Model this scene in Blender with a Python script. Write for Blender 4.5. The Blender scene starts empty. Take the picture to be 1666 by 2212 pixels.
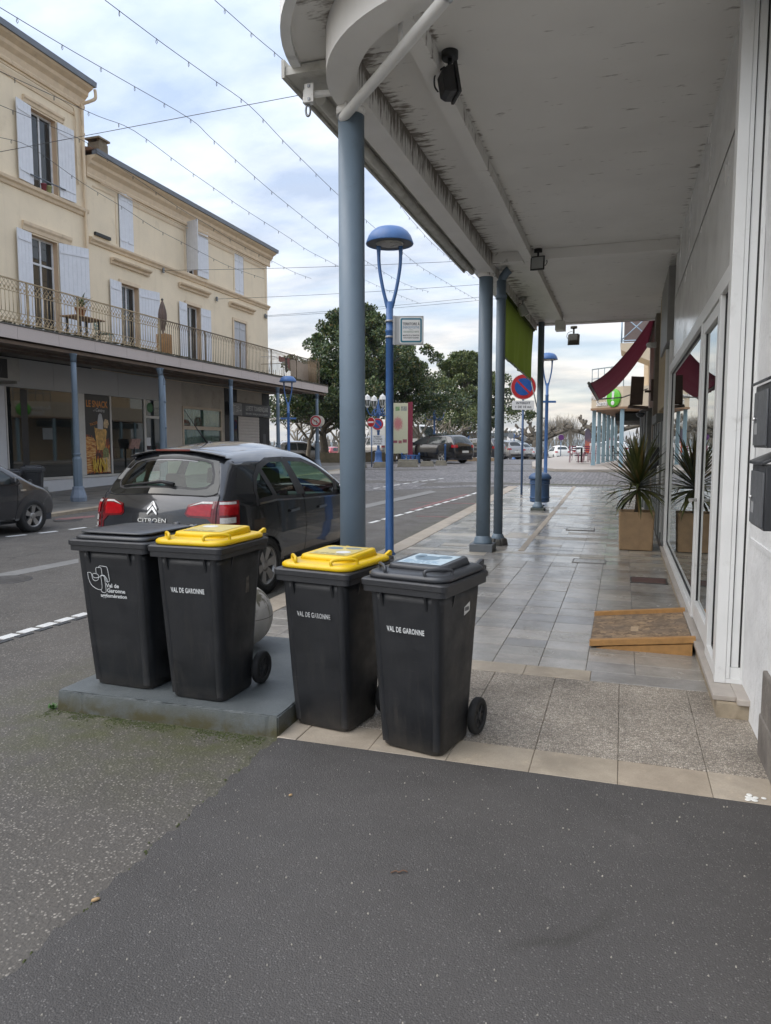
import bpy, bmesh, math, random
from mathutils import Vector, Matrix
from math import sin, cos, pi, radians, sqrt, atan2
random.seed(7)
S = bpy.context.scene
COL = S.collection

# ---------------------------------------------------------------- camera
F, CX, CY, H = 1566.0, 833.0, 1106.0, 1.6        # photo measured on a 1666 x 2212 grid
PH = math.atan(146 / F)
TH = math.atan(514 / F * cos(PH))
cd = bpy.data.cameras.new('camera')
cam = bpy.data.objects.new('camera', cd)
COL.objects.link(cam)
cam.location = (0, 0, H)
cam.rotation_euler = (pi / 2 - PH, 0, TH)
cd.sensor_width = 36.0
cd.lens = 36.0 * F / 2212.0
cd.clip_start = 0.05
cd.clip_end = 9000
S.camera = cam

# ---------------------------------------------------------------- sky and sun
SUN_EL, SUN_AZ = radians(44), radians(240)        # azimuth measured from +Y towards +X
w = bpy.data.worlds.new('World')
S.world = w
w.use_nodes = True
nt = w.node_tree
nt.nodes.clear()
def wn(t, **k):
    n = nt.nodes.new(t)
    for a, b in k.items():
        setattr(n, a, b)
    return n
sky = wn('ShaderNodeTexSky', sky_type='NISHITA', sun_disc=False, sun_elevation=SUN_EL, sun_rotation=SUN_AZ,
         altitude=60, air_density=1.0, dust_density=1.6, ozone_density=1.2)
tc = wn('ShaderNodeTexCoord')
sep = wn('ShaderNodeSeparateXYZ')
nt.links.new(tc.outputs['Generated'], sep.inputs[0])
# project the view direction on a flat cloud layer so clouds draw together towards the horizon
mx = wn('ShaderNodeMath', operation='MAXIMUM'); mx.inputs[1].default_value = 0.0
nt.links.new(sep.outputs[2], mx.inputs[0])
ad = wn('ShaderNodeMath', operation='ADD'); ad.inputs[1].default_value = 0.16
nt.links.new(mx.outputs[0], ad.inputs[0])
dx = wn('ShaderNodeMath', operation='DIVIDE'); dy = wn('ShaderNodeMath', operation='DIVIDE')
nt.links.new(sep.outputs[0], dx.inputs[0]); nt.links.new(ad.outputs[0], dx.inputs[1])
nt.links.new(sep.outputs[1], dy.inputs[0]); nt.links.new(ad.outputs[0], dy.inputs[1])
cmb = wn('ShaderNodeCombineXYZ')
nt.links.new(dx.outputs[0], cmb.inputs[0]); nt.links.new(dy.outputs[0], cmb.inputs[1])
mp = wn('ShaderNodeMapping'); mp.inputs['Scale'].default_value = (0.75, 1.15, 1); mp.inputs['Rotation'].default_value = (0, 0, 0.5)
mp.inputs['Location'].default_value = (3.1, 1.7, 0)
nt.links.new(cmb.outputs[0], mp.inputs[0])
n1 = wn('ShaderNodeTexNoise'); n1.inputs['Scale'].default_value = 1.5; n1.inputs['Detail'].default_value = 9
n1.inputs['Roughness'].default_value = 0.58; n1.inputs['Distortion'].default_value = 0.7
nt.links.new(mp.outputs[0], n1.inputs['Vector'])
cr = wn('ShaderNodeValToRGB')
cr.color_ramp.elements[0].position = 0.28; cr.color_ramp.elements[0].color = (0.42, 0.42, 0.42, 1)
cr.color_ramp.elements[1].position = 0.66; cr.color_ramp.elements[1].color = (1, 1, 1, 1)
nt.links.new(n1.outputs[0], cr.inputs[0])
# second layer: grey undersides of thicker cloud
n2 = wn('ShaderNodeTexNoise'); n2.inputs['Scale'].default_value = 2.6; n2.inputs['Detail'].default_value = 7; n2.inputs['Roughness'].default_value = 0.55
nt.links.new(mp.outputs[0], n2.inputs['Vector'])
cr2 = wn('ShaderNodeValToRGB')
e = cr2.color_ramp.elements
e[0].position = 0.36; e[0].color = (2.3, 2.65, 3.3, 1)
e[1].position = 0.62; e[1].color = (4.3, 4.5, 4.85, 1)
nt.links.new(n2.outputs[0], cr2.inputs[0])
# thick haze turns the lowest cloud warm
wm = wn('ShaderNodeMapRange'); wm.inputs[1].default_value = 0.0; wm.inputs[2].default_value = 0.28
wm.inputs[3].default_value = 1.0; wm.inputs[4].default_value = 0.0
nt.links.new(sep.outputs[2], wm.inputs[0])
wmx = wn('ShaderNodeMix', data_type='RGBA', blend_type='MULTIPLY')
wmx.inputs['B'].default_value = (1.45, 1.19, 0.88, 1)
nt.links.new(wm.outputs[0], wmx.inputs['Factor'])
nt.links.new(cr2.outputs[0], wmx.inputs['A'])
mix = wn('ShaderNodeMix', data_type='RGBA')
nt.links.new(cr.outputs[0], mix.inputs['Factor'])
nt.links.new(sky.outputs[0], mix.inputs['A'])
nt.links.new(wmx.outputs['Result'], mix.inputs['B'])
# an overcast sky is brighter overhead than at the horizon
ov = wn('ShaderNodeMapRange'); ov.inputs[1].default_value = 0.0; ov.inputs[2].default_value = 1.0
ov.inputs[3].default_value = 0.9; ov.inputs[4].default_value = 2.0
nt.links.new(mx.outputs[0], ov.inputs[0])
om = wn('ShaderNodeMix', data_type='RGBA', blend_type='MULTIPLY'); om.inputs['Factor'].default_value = 1.0
nt.links.new(mix.outputs['Result'], om.inputs['A']); nt.links.new(ov.outputs[0], om.inputs['B'])
bg = wn('ShaderNodeBackground'); bg.inputs[1].default_value = 0.10
nt.links.new(om.outputs['Result'], bg.inputs[0])
wo = wn('ShaderNodeOutputWorld')
nt.links.new(bg.outputs[0], wo.inputs[0])

sl = bpy.data.lights.new('sun', 'SUN')
sl.energy = 1.5
sl.angle = radians(80)
sl.color = (1.0, 0.95, 0.88)
so = bpy.data.objects.new('sun', sl)
COL.objects.link(so)
sd = Vector((sin(SUN_AZ) * cos(SUN_EL), cos(SUN_AZ) * cos(SUN_EL), sin(SUN_EL)))
so.rotation_euler = (-sd).to_track_quat('-Z', 'Y').to_euler()
so.location = sd * 60

S.view_settings.view_transform = 'Standard'
S.view_settings.look = 'None'
S.view_settings.gamma = 1
S.view_settings.exposure = 1.15
S.view_settings.use_curve_mapping = False
S.cycles.use_denoising = True
S.cycles.max_bounces = 7
S.cycles.diffuse_bounces = 4
S.cycles.transparent_max_bounces = 12
S.cycles.sample_clamp_indirect = 8

# ---------------------------------------------------------------- photo pixel -> place
def ray(x, y):
    u = (x - CX) / F; v = (CY - y) / F
    fy = cos(PH) + v * sin(PH); z = -sin(PH) + v * cos(PH)
    return (u * cos(TH) - fy * sin(TH), u * sin(TH) + fy * cos(TH), z)
def g(x, y, z=0.0):
    d = ray(x, y); t = (z - H) / d[2]; return Vector((d[0] * t, d[1] * t, z))
def px(x, y, X):
    d = ray(x, y); t = X / d[0]; return Vector((X, d[1] * t, H + d[2] * t))
def py(x, y, Y):
    d = ray(x, y); t = Y / d[1]; return Vector((d[0] * t, Y, H + d[2] * t))
PROF = [(-60, 0), (11, 0), (17, .12), (31, .48), (38, .58), (50, .57), (85, -.14), (110, -.7), (200, -5), (900, -12), (6000, -40)]
def zg(Y):
    for (a, b), (c, d) in zip(PROF, PROF[1:]):
        if Y <= c:
            return b + (d - b) * (Y - a) / (c - a)
    return PROF[-1][1]
def dip(Y):
    t = min(1, max(0, (Y - 4.0) / 3.0)); t = t * t * (3 - 2 * t)
    e_ = min(1, max(0, (24 - Y) / 4.0)) if Y > 20 else 1
    return -0.05 * t * e_

# ---------------------------------------------------------------- mesh helpers
class MB:
    def __init__(s):
        s.v = []; s.f = []; s.sm = []
    def add(s, vs, fs, smooth=False):
        o = len(s.v)
        s.v += [tuple(p) for p in vs]
        s.f += [tuple(i + o for i in q) for q in fs]
        s.sm += [smooth] * len(fs)
        return s
    def box(s, c, d, rz=0.0, top=(1, 1), M=None):
        hx, hy, hz = d[0] / 2, d[1] / 2, d[2] / 2
        vs = []
        for z, (a, b) in ((-hz, (1, 1)), (hz, top)):
            for x, y in ((-hx, -hy), (hx, -hy), (hx, hy), (-hx, hy)):
                p = Vector((x * a, y * b, z))
                if rz: p.rotate(Matrix.Rotation(rz, 3, 'Z'))
                if M is not None: p = M @ p
                vs.append(p + Vector(c))
        return s.add(vs, [(3, 2, 1, 0), (4, 5, 6, 7), (0, 1, 5, 4), (1, 2, 6, 5), (2, 3, 7, 6), (3, 0, 4, 7)])
    def bb(s, x0, x1, y0, y1, z0, z1):
        return s.box(((x0 + x1) / 2, (y0 + y1) / 2, (z0 + z1) / 2), (abs(x1 - x0), abs(y1 - y0), abs(z1 - z0)))
    def prism(s, poly, fn, smooth=False):
        """poly: list of 2-D points; fn(u, v, k) -> 3-D, k = 0 back, 1 front"""
        n = len(poly)
        vs = [fn(u, v, 0) for u, v in poly] + [fn(u, v, 1) for u, v in poly]
        fs = [tuple(range(n - 1, -1, -1)), tuple(range(n, 2 * n))]
        fs += [(i, (i + 1) % n, n + (i + 1) % n, n + i) for i in range(n)]
        return s.add(vs, fs, smooth)
    def tube(s, pts, r, n=8, cap=True, smooth=True):
        pts = [Vector(p) for p in pts]
        rs = r if isinstance(r, (list, tuple)) else [r] * len(pts)
        vs = []; fs = []
        up = None
        for i, p in enumerate(pts):
            a = pts[max(0, i - 1)]; b = pts[min(len(pts) - 1, i + 1)]
            t = (b - a).normalized() if (b - a).length > 1e-9 else Vector((0, 0, 1))
            if up is None:
                up = Vector((0, 0, 1)) if abs(t.z) < 0.9 else Vector((1, 0, 0))
            sd_ = t.cross(up)
            if sd_.length < 1e-6: sd_ = t.cross(Vector((0, 1, 0)))
            sd_.normalize(); u2 = sd_.cross(t).normalized(); up = u2
            for k in range(n):
                q = 2 * pi * k / n
                vs.append(p + (sd_ * cos(q) + u2 * sin(q)) * rs[i])
        for i in range(len(pts) - 1):
            for k in range(n):
                k2 = (k + 1) % n
                fs.append((i * n + k, i * n + k2, (i + 1) * n + k2, (i + 1) * n + k))
        s.add(vs, fs, smooth)
        if cap:
            o = len(s.v) - len(vs)
            s.f += [tuple(o + k for k in range(n - 1, -1, -1)), tuple(o + len(vs) - n + k for k in range(n))]
            s.sm += [False, False]
        return s
    def lathe(s, prof, n=24, c=(0, 0, 0), smooth=True, ax=None, cap=True):
        """prof: list of (r, z); optional ax: 3x3 matrix"""
        vs = []; fs = []
        for r, z in prof:
            for k in range(n):
                p = Vector((r * cos(2 * pi * k / n), r * sin(2 * pi * k / n), z))
                if ax is not None: p = ax @ p
                vs.append(p + Vector(c))
        for i in range(len(prof) - 1):
            for k in range(n):
                k2 = (k + 1) % n
                fs.append((i * n + k, i * n + k2, (i + 1) * n + k2, (i + 1) * n + k))
        s.add(vs, fs, smooth)
        o = len(s.v) - len(vs)
        if cap and prof[0][0] > 1e-4:
            s.f.append(tuple(o + k for k in range(n - 1, -1, -1))); s.sm.append(False)
        if cap and prof[-1][0] > 1e-4:
            s.f.append(tuple(o + len(vs) - n + k for k in range(n))); s.sm.append(False)
        return s
    def grid(s, fn, nu, nv, smooth=True, flip=False):
        vs = [fn(i / nu, j / nv) for i in range(nu + 1) for j in range(nv + 1)]
        fs = []
        for i in range(nu):
            for j in range(nv):
                a = i * (nv + 1) + j
                q = (a, a + nv + 1, a + nv + 2, a + 1)
                fs.append(q[::-1] if flip else q)
        return s.add(vs, fs, smooth)
    def rings(s, rings, smooth=True, cap0=True, cap1=True):
        n = len(rings[0]); vs = [p for r in rings for p in r]; fs = []
        for i in range(len(rings) - 1):
            for k in range(n):
                k2 = (k + 1) % n
                fs.append((i * n + k, i * n + k2, (i + 1) * n + k2, (i + 1) * n + k))
        s.add(vs, fs, smooth)
        o = len(s.v) - len(vs)
        if cap0: s.f.append(tuple(o + k for k in range(n - 1, -1, -1))); s.sm.append(False)
        if cap1: s.f.append(tuple(o + len(vs) - n + k for k in range(n))); s.sm.append(False)
        return s
    def mesh(s, name):
        me = bpy.data.meshes.new(name)
        me.from_pydata(s.v, [], s.f)
        me.polygons.foreach_set('use_smooth', s.sm)
        me.update()
        return me

def tag(o, label=None, cat=None, group=None, kind=None):
    if label: o['label'] = label
    if cat: o['category'] = cat
    if group: o['group'] = group
    if kind: o['kind'] = kind
    return o
def fix(me, bevel=0.0, seg=2):
    b = bmesh.new(); b.from_mesh(me)
    bmesh.ops.remove_doubles(b, verts=b.verts, dist=1e-5)
    bmesh.ops.recalc_face_normals(b, faces=b.faces)
    if bevel:
        es = [e_ for e_ in b.edges if len(e_.link_faces) == 2 and e_.calc_face_angle(0) > radians(35)]
        rb_ = bmesh.ops.bevel(b, geom=es, offset=bevel, segments=seg, profile=0.6, affect='EDGES', clamp_overlap=True)
        for f_ in rb_['faces']: f_.smooth = seg > 1
    b.to_mesh(me); b.free()
def ob(name, mb, mat, parent=None, loc=None, rot=None, bevel=0.0, kind=None, seg=2, recalc=True):
    me = mb.mesh(name) if isinstance(mb, MB) else mb
    if isinstance(mb, MB) and recalc: fix(me, bevel, seg)
    if mat is not None and not me.materials: me.materials.append(mat)
    o = bpy.data.objects.new(name, me)
    COL.objects.link(o)
    if parent is not None: o.parent = parent
    if loc is not None: o.location = loc
    if rot is not None: o.rotation_euler = rot
    if kind: o['kind'] = kind
    return o
def thing(name, label, cat, loc=(0, 0, 0), rz=0.0, group=None):
    o = bpy.data.objects.new(name, None)
    o.empty_display_size = 0.1
    COL.objects.link(o)
    o.location = loc; o.rotation_euler = (0, 0, rz)
    return tag(o, label, cat, group)
KIDS = {}
def copy_tree(o, parent=None):
    c = o.copy(); COL.objects.link(c); c.parent = parent
    for ch in list(o.children): copy_tree(ch, c)
    return c
def dup(root, loc, rz=0.0, label=None, scale=None):
    c = copy_tree(root)
    c.location = loc; c.rotation_euler = (0, 0, rz)
    if label: c['label'] = label
    if scale: c.scale = (scale,) * 3 if not isinstance(scale, tuple) else scale
    return c
def text(name, body, size, mat, parent, M, extrude=0.001, align='CENTER', sx=1.0, bold=0.0, space=1.0, shear=0.0):
    cu = bpy.data.curves.new(name, 'FONT')
    cu.body = body; cu.size = size; cu.extrude = extrude; cu.align_x = align; cu.align_y = 'CENTER'
    cu.offset = bold; cu.space_character = space; cu.resolution_u = 3; cu.shear = shear
    t = bpy.data.objects.new(name, cu); COL.objects.link(t)
    dg = bpy.context.evaluated_depsgraph_get()
    me = bpy.data.meshes.new_from_object(t.evaluated_get(dg))
    bpy.data.objects.remove(t)
    me.transform(Matrix.Diagonal((sx, 1, 1, 1)))
    me.name = name
    me.materials.clear(); me.materials.append(mat)
    o = bpy.data.objects.new(name, me); COL.objects.link(o)
    o.parent = parent
    o.matrix_local = M
    return o
def face_m(p, right, up):
    """matrix whose x axis is right, y axis is up"""
    r_ = Vector(right).normalized(); u_ = Vector(up).normalized(); n_ = r_.cross(u_).normalized()
    m = Matrix.Identity(4)
    for i in range(3):
        m[i][0], m[i][1], m[i][2], m[i][3] = r_[i], u_[i], n_[i], p[i]
    return m
def rrect(wd, dp, r, n=5, z=0.0, cx=0.0, cy=0.0):
    pts = []
    for sx_, sy_, a0 in ((1, 1, 0), (-1, 1, pi / 2), (-1, -1, pi), (1, -1, 3 * pi / 2)):
        for k in range(n + 1):
            a = a0 + (pi / 2) * k / n
            pts.append((cx + sx_ * (wd / 2 - r) + r * cos(a), cy + sy_ * (dp / 2 - r) + r * sin(a), z))
    return pts
def smooth_path(pts, n=6, closed=False):
    pts = [Vector(p) for p in pts]; out = []
    N = len(pts)
    rng = range(N) if closed else range(N - 1)
    for i in rng:
        if closed:
            p0, p1, p2, p3 = pts[i - 1], pts[i], pts[(i + 1) % N], pts[(i + 2) % N]
        else:
            p0, p1, p2, p3 = pts[max(i - 1, 0)], pts[i], pts[i + 1], pts[min(i + 2, N - 1)]
        for k in range(n):
            t = k / n
            out.append(0.5 * ((2 * p1) + (p2 - p0) * t + (2 * p0 - 5 * p1 + 4 * p2 - p3) * t * t + (3 * p1 - p0 - 3 * p2 + p3) * t ** 3))
    if not closed: out.append(pts[-1])
    return out

# ---------------------------------------------------------------- materials
MATS = {}
def nmat(name):
    m = bpy.data.materials.new(name); m.use_nodes = True
    t = m.node_tree
    b = t.nodes['Principled BSDF']
    return m, t, b
def nd(t, typ, **k):
    n = t.nodes.new(typ)
    ins = k.pop('ins', {})
    for a, b in k.items(): setattr(n, a, b)
    for a, b in ins.items(): n.inputs[a].default_value = b
    return n
def pos(t, local=False):
    if local:
        return nd(t, 'ShaderNodeTexCoord').outputs['Object']
    return nd(t, 'ShaderNodeNewGeometry').outputs['Position']
def noise(t, vec, scale, detail=4, rough=.55, dist=0.0):
    n = nd(t, 'ShaderNodeTexNoise', ins={'Scale': scale, 'Detail': detail, 'Roughness': rough, 'Distortion': dist})
    t.links.new(vec, n.inputs['Vector']); return n.outputs[0]
def voro(t, vec, scale, feature='F1', out=0, rnd=1.0):
    n = nd(t, 'ShaderNodeTexVoronoi', feature=feature, ins={'Scale': scale, 'Randomness': rnd})
    t.links.new(vec, n.inputs['Vector']); return n.outputs[out]
def ramp(t, fac, stops):
    n = nd(t, 'ShaderNodeValToRGB')
    el = n.color_ramp.elements
    while len(el) > 1: el.remove(el[-1])
    for i, (p, c) in enumerate(stops):
        e_ = el[0] if i == 0 else el.new(p)
        e_.position = p
        e_.color = (c, c, c, 1) if isinstance(c, (int, float)) else (*c, 1)
    t.links.new(fac, n.inputs[0]); return n.outputs[0]
def mixc(t, fac, a, b, mode='MIX'):
    n = nd(t, 'ShaderNodeMix', data_type='RGBA', blend_type=mode)
    for key, v in (('Factor', fac), ('A', a), ('B', b)):
        if hasattr(v, 'is_linked'): t.links.new(v, n.inputs[key])
        elif isinstance(v, (int, float)): n.inputs[key].default_value = v if key == 'Factor' else (v, v, v, 1)
        else: n.inputs[key].default_value = (*v, 1)
    return n.outputs['Result']
def math_(t, op, a, b=0.0):
    n = nd(t, 'ShaderNodeMath', operation=op)
    for i, v in enumerate((a, b)):
        if hasattr(v, 'is_linked'): t.links.new(v, n.inputs[i])
        else: n.inputs[i].default_value = v
    return n.outputs[0]
def bump(t, b, h, strength=.3, dist=.01):
    n = nd(t, 'ShaderNodeBump', ins={'Strength': strength, 'Distance': dist})
    t.links.new(h, n.inputs['Height'])
    t.links.new(n.outputs[0], b.inputs['Normal'])
def sc(c, k): return tuple(min(1, x * k) for x in c)
def M(name, col, rough=.6, metal=0.0, var=.12, vs=6.0, bmp=0.0, bs=60.0, spec=.5, coat=0.0, local=False, dirt=0.0, dirtcol=(.05, .045, .035), ds=2.0, rvar=.08):
    if name in MATS: return MATS[name]
    m, t, b = nmat(name)
    P = pos(t, local)
    n = noise(t, P, vs, 5)
    c = ramp(t, n, [(.25, sc(col, 1 - var)), (.75, sc(col, 1 + var))])
    if dirt:
        dn = noise(t, P, ds, 8, .65, .4)
        c = mixc(t, ramp(t, dn, [(.62 - dirt * .35, 0.0), (.75, min(.85, dirt + .3))]), c, dirtcol)
    t.links.new(c, b.inputs['Base Color'])
    r_ = nd(t, 'ShaderNodeMapRange', ins={1: .3, 2: .7, 3: max(.02, rough - rvar), 4: min(1, rough + rvar)})
    t.links.new(n, r_.inputs[0]); t.links.new(r_.outputs[0], b.inputs['Roughness'])
    b.inputs['Metallic'].default_value = metal
    b.inputs['Specular IOR Level'].default_value = spec
    b.inputs['Coat Weight'].default_value = coat
    b.inputs['Coat Roughness'].default_value = .05
    if bmp: bump(t, b, noise(t, P, bs, 4, .6), bmp, .01)
    MATS[name] = m
    return m
def glass(name, tint=(.02, .025, .022), ior=1.9, trans=0.0, rough=.02, tcol=(.75, .85, .8)):
    """window glass: mirror by Fresnel over a dark room or a see-through tint"""
    m, t, b = nmat(name)
    t.nodes.remove(b)
    ge = nd(t, 'ShaderNodeNewGeometry')
    dt = nd(t, 'ShaderNodeVectorMath', operation='DOT_PRODUCT'); t.links.new(ge.outputs['Normal'], dt.inputs[0]); t.links.new(ge.outputs['Incoming'], dt.inputs[1])
    f0 = ((ior - 1) / (ior + 1)) ** 2
    fr_ = math_(t, 'ADD', math_(t, 'MULTIPLY', math_(t, 'POWER', math_(t, 'SUBTRACT', 1.0, math_(t, 'MINIMUM', math_(t, 'ABSOLUTE', dt.outputs['Value']), 1.0)), 5.0), 1 - f0), f0)   # Schlick, same from both sides
    gl = nd(t, 'ShaderNodeBsdfGlossy', ins={'Roughness': rough, 'Color': (.95, .97, .96, 1)})
    if trans > 0:
        base = nd(t, 'ShaderNodeBsdfTransparent', ins={'Color': (*sc(tcol, trans), 1)})
    else:
        base = nd(t, 'ShaderNodeBsdfDiffuse', ins={'Color': (*tint, 1)})
    mx_ = nd(t, 'ShaderNodeMixShader')
    t.links.new(fr_, mx_.inputs[0]); t.links.new(base.outputs[0], mx_.inputs[1]); t.links.new(gl.outputs[0], mx_.inputs[2])
    t.links.new(mx_.outputs[0], t.nodes['Material Output'].inputs[0])
    MATS[name] = m
    return m
# ================================================================ ground
def asphalt(name, base, stone, stone_amt, moss=None, sc_=95.0, crack=0.0, rel=.7, chips=.86):
    m, t, b = nmat(name)
    P = pos(t)
    v = nd(t, 'ShaderNodeTexVoronoi', ins={'Scale': sc_}); t.links.new(P, v.inputs['Vector'])
    rnd = nd(t, 'ShaderNodeSeparateColor'); t.links.new(v.outputs['Color'], rnd.inputs[0])
    big = noise(t, P, 1.3, 6, .6)
    fine = noise(t, P, 260, 3, .7)
    c = mixc(t, ramp(t, big, [(.3, 0.0), (.7, 1.0)]), sc(base, .72), sc(base, 1.25))
    c = mixc(t, ramp(t, noise(t, P, .33, 5, .6), [(.40, 0.0), (.60, .5)]), c, sc(base, .62))
    c = mixc(t, ramp(t, noise(t, P, 2.7, 7, .7, .5), [(.60, 0.0), (.68, .30)]), c, sc(base, 1.7))
    c = mixc(t, ramp(t, fine, [(.3, 0.0), (.75, .55)]), c, sc(base, .45))
    inside = ramp(t, v.outputs['Distance'], [(.28, 1.0), (.46, 0.0)])
    pick = ramp(t, rnd.outputs[0], [(1 - stone_amt - .02, 0.0), (1 - stone_amt + .02, 1.0)])
    tone = ramp(t, rnd.outputs[1], [(0, sc(stone, .45)), (.6, stone), (1, sc(stone, 1.5))])
    c = mixc(t, math_(t, 'MULTIPLY', inside, pick), c, tone)
    # sparse pale chips
    v2 = nd(t, 'ShaderNodeTexVoronoi', ins={'Scale': 17.0}); t.links.new(P, v2.inputs['Vector'])
    s2 = nd(t, 'ShaderNodeSeparateColor'); t.links.new(v2.outputs['Color'], s2.inputs[0])
    chip = math_(t, 'MULTIPLY', ramp(t, v2.outputs['Distance'], [(.03, 1.0), (.075, 0.0)]), ramp(t, s2.outputs[0], [(chips, 0.0), (chips + .02, 1.0)]))
    c = mixc(t, chip, c, (.30, .28, .245))
    if moss:
        # green film that grows along the foot of the raised slab and the seam
        fac = moss(t, P)
        c = mixc(t, fac, c, (.062, .068, .020))
    t.links.new(c, b.inputs['Base Color'])
    rr = ramp(t, noise(t, P, 3, 4), [(.3, .62), (.7, .86)])
    t.links.new(rr, b.inputs['Roughness'])
    if crack:
        wv = nd(t, 'ShaderNodeTexNoise', ins={'Scale': 2.5, 'Detail': 5}); t.links.new(P, wv.inputs['Vector'])
        ce = nd(t, 'ShaderNodeTexVoronoi', feature='DISTANCE_TO_EDGE', ins={'Scale': crack}); t.links.new(mixc(t, .22, P, wv.outputs['Color']), ce.inputs['Vector'])
        cf = math_(t, 'MULTIPLY', ramp(t, ce.outputs['Distance'], [(.002, .75), (.007, 0.0)]), ramp(t, noise(t, P, .8, 3), [(.50, 0.0), (.62, 1.0)]))
        c = mixc(t, cf, c, (.03, .028, .024))
        t.links.new(c, b.inputs['Base Color'])
    h = math_(t, 'ADD', math_(t, 'MULTIPLY', v.outputs['Distance'], -1.0), math_(t, 'MULTIPLY', noise(t, P, 60, 5, .7), 1.2))
    bump(t, b, h, rel, .005)
    MATS[name] = m
    return m
def moss_near(t, P):
    s_ = nd(t, 'ShaderNodeSeparateXYZ'); t.links.new(P, s_.inputs[0])
    # distance in front of the slab face (Y = 3.43)
    d = math_(t, 'SUBTRACT', 3.45, s_.outputs[1])
    a = nd(t, 'ShaderNodeMapRange', ins={1: 0.0, 2: 1.0, 3: 1.15, 4: 0.0}); t.links.new(d, a.inputs[0])
    lim = nd(t, 'ShaderNodeMapRange', ins={1: -3.9, 2: -3.0, 3: 0.0, 4: 1.0}); t.links.new(s_.outputs[0], lim.inputs[0])
    n = ramp(t, noise(t, P, 4.5, 7, .65), [(.34, 0.0), (.62, 1.0)])
    return math_(t, 'MULTIPLY', math_(t, 'MULTIPLY', a.outputs[0], lim.outputs[0]), math_(t, 'MULTIPLY', n, .78))
A_OLD = asphalt('asphalt_old', (.108, .098, .086), (.20, .184, .16), .46, moss_near, 80, .45, .6)
A_NEW = asphalt('asphalt_new', (.076, .071, .068), (.115, .11, .104), .28, None, 150, .33, .55, .955)

def sheet(name, xs, ys, zf, mat, kind='structure'):
    mb = MB()
    n = len(ys)
    vs = [(x, y, zf(x, y)) for x in xs for y in ys]
    fs = []
    for i in range(len(xs) - 1):
        for j in range(n - 1):
            a = i * n + j
            fs.append((a, a + n, a + n + 1, a + 1))
    mb.add(vs, fs, True)
    return ob(name, mb, mat, kind=kind, recalc=False)
GY = [-40, -10, 0, 3.0, 3.45, 4, 4.5, 5, 5.5, 6, 6.5, 7, 9, 11, 14, 17, 20, 21, 22, 23, 24, 27, 31, 34, 38, 44, 50, 60, 70, 85, 100, 110, 150, 200, 400, 900, 2500, 6000]
GX = [-6000, -900, -200, -60, -30, -20, -16, -12, -8, -5, -3.4, -1.7, 0, 2, 6, 20, 60, 200, 900, 6000]
far_field = M('far_field', (.10, .09, .055), .9, var=.3, vs=.02)
ground = sheet('ground', GX, GY, lambda x, y: zg(y) + dip(y) - (0.02 if y > 60 else 0), A_OLD)

# newer dark tarmac in front of the shop, laid over the old one
seam = [(-1.745, 3.448)]
p_far = g(0, 2128)
for k in range(1, 60):
    q = k / 59
    a = Vector((-1.745, 3.448)).lerp(Vector((p_far.x, p_far.y)), q)
    n_ = random.uniform(-.006, .006) + .012 * sin(k * .7) + .008 * sin(k * 1.9)
    seam.append((a.x + n_, a.y - n_))
ex = Vector((p_far.x, p_far.y)) - Vector((-1.745, 3.448)); ex.normalize()
end = Vector((p_far.x, p_far.y)) + ex * 8
mb = MB()
poly = seam + [(end.x, end.y), (9, -9), (9, 3.448)]
mb.prism(poly, lambda u, v, k: (u, v, 0.0 if k == 0 else .010))
ob('tarmac_apron', mb, A_NEW, kind='structure')
moss_line = M('moss', (.05, .062, .02), .95, var=.4, vs=30, bmp=.6, bs=80)
mb = MB()
for i in range(len(seam) - 1):
    a = Vector((*seam[i], 0)); b = Vector((*seam[i + 1], 0))
    L = (b - a).length
    for k in range(int(L / .012)):
        if random.random() < .55 * (.35 + .65 * abs(sin(i * 1.7 + k * .05))):
            p = a.lerp(b, random.random()); s_ = random.uniform(.003, .010)
            mb.box((p.x + random.gauss(0, .008), p.y + random.gauss(0, .008), .007), (s_ * 1.5, s_, .006), random.random() * 3, (.3, .3))
for k in range(1500):           # moss and grit heaped along the foot of the slab
    x = random.uniform(-3.25, -1.8); d = abs(random.gauss(0, .05)); s_ = random.uniform(.002, .008)
    if sin(x * 9) + sin(x * 23 + 1) < -.9 and d > .02: continue
    mb.box((x, 3.425 + .02 * (x + 3.2) / 1.4 - d, .002), (s_ * 1.6, s_, .004), random.random() * 3, (.3, .3))
ob('moss_line', mb, moss_line, kind='stuff')

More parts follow.
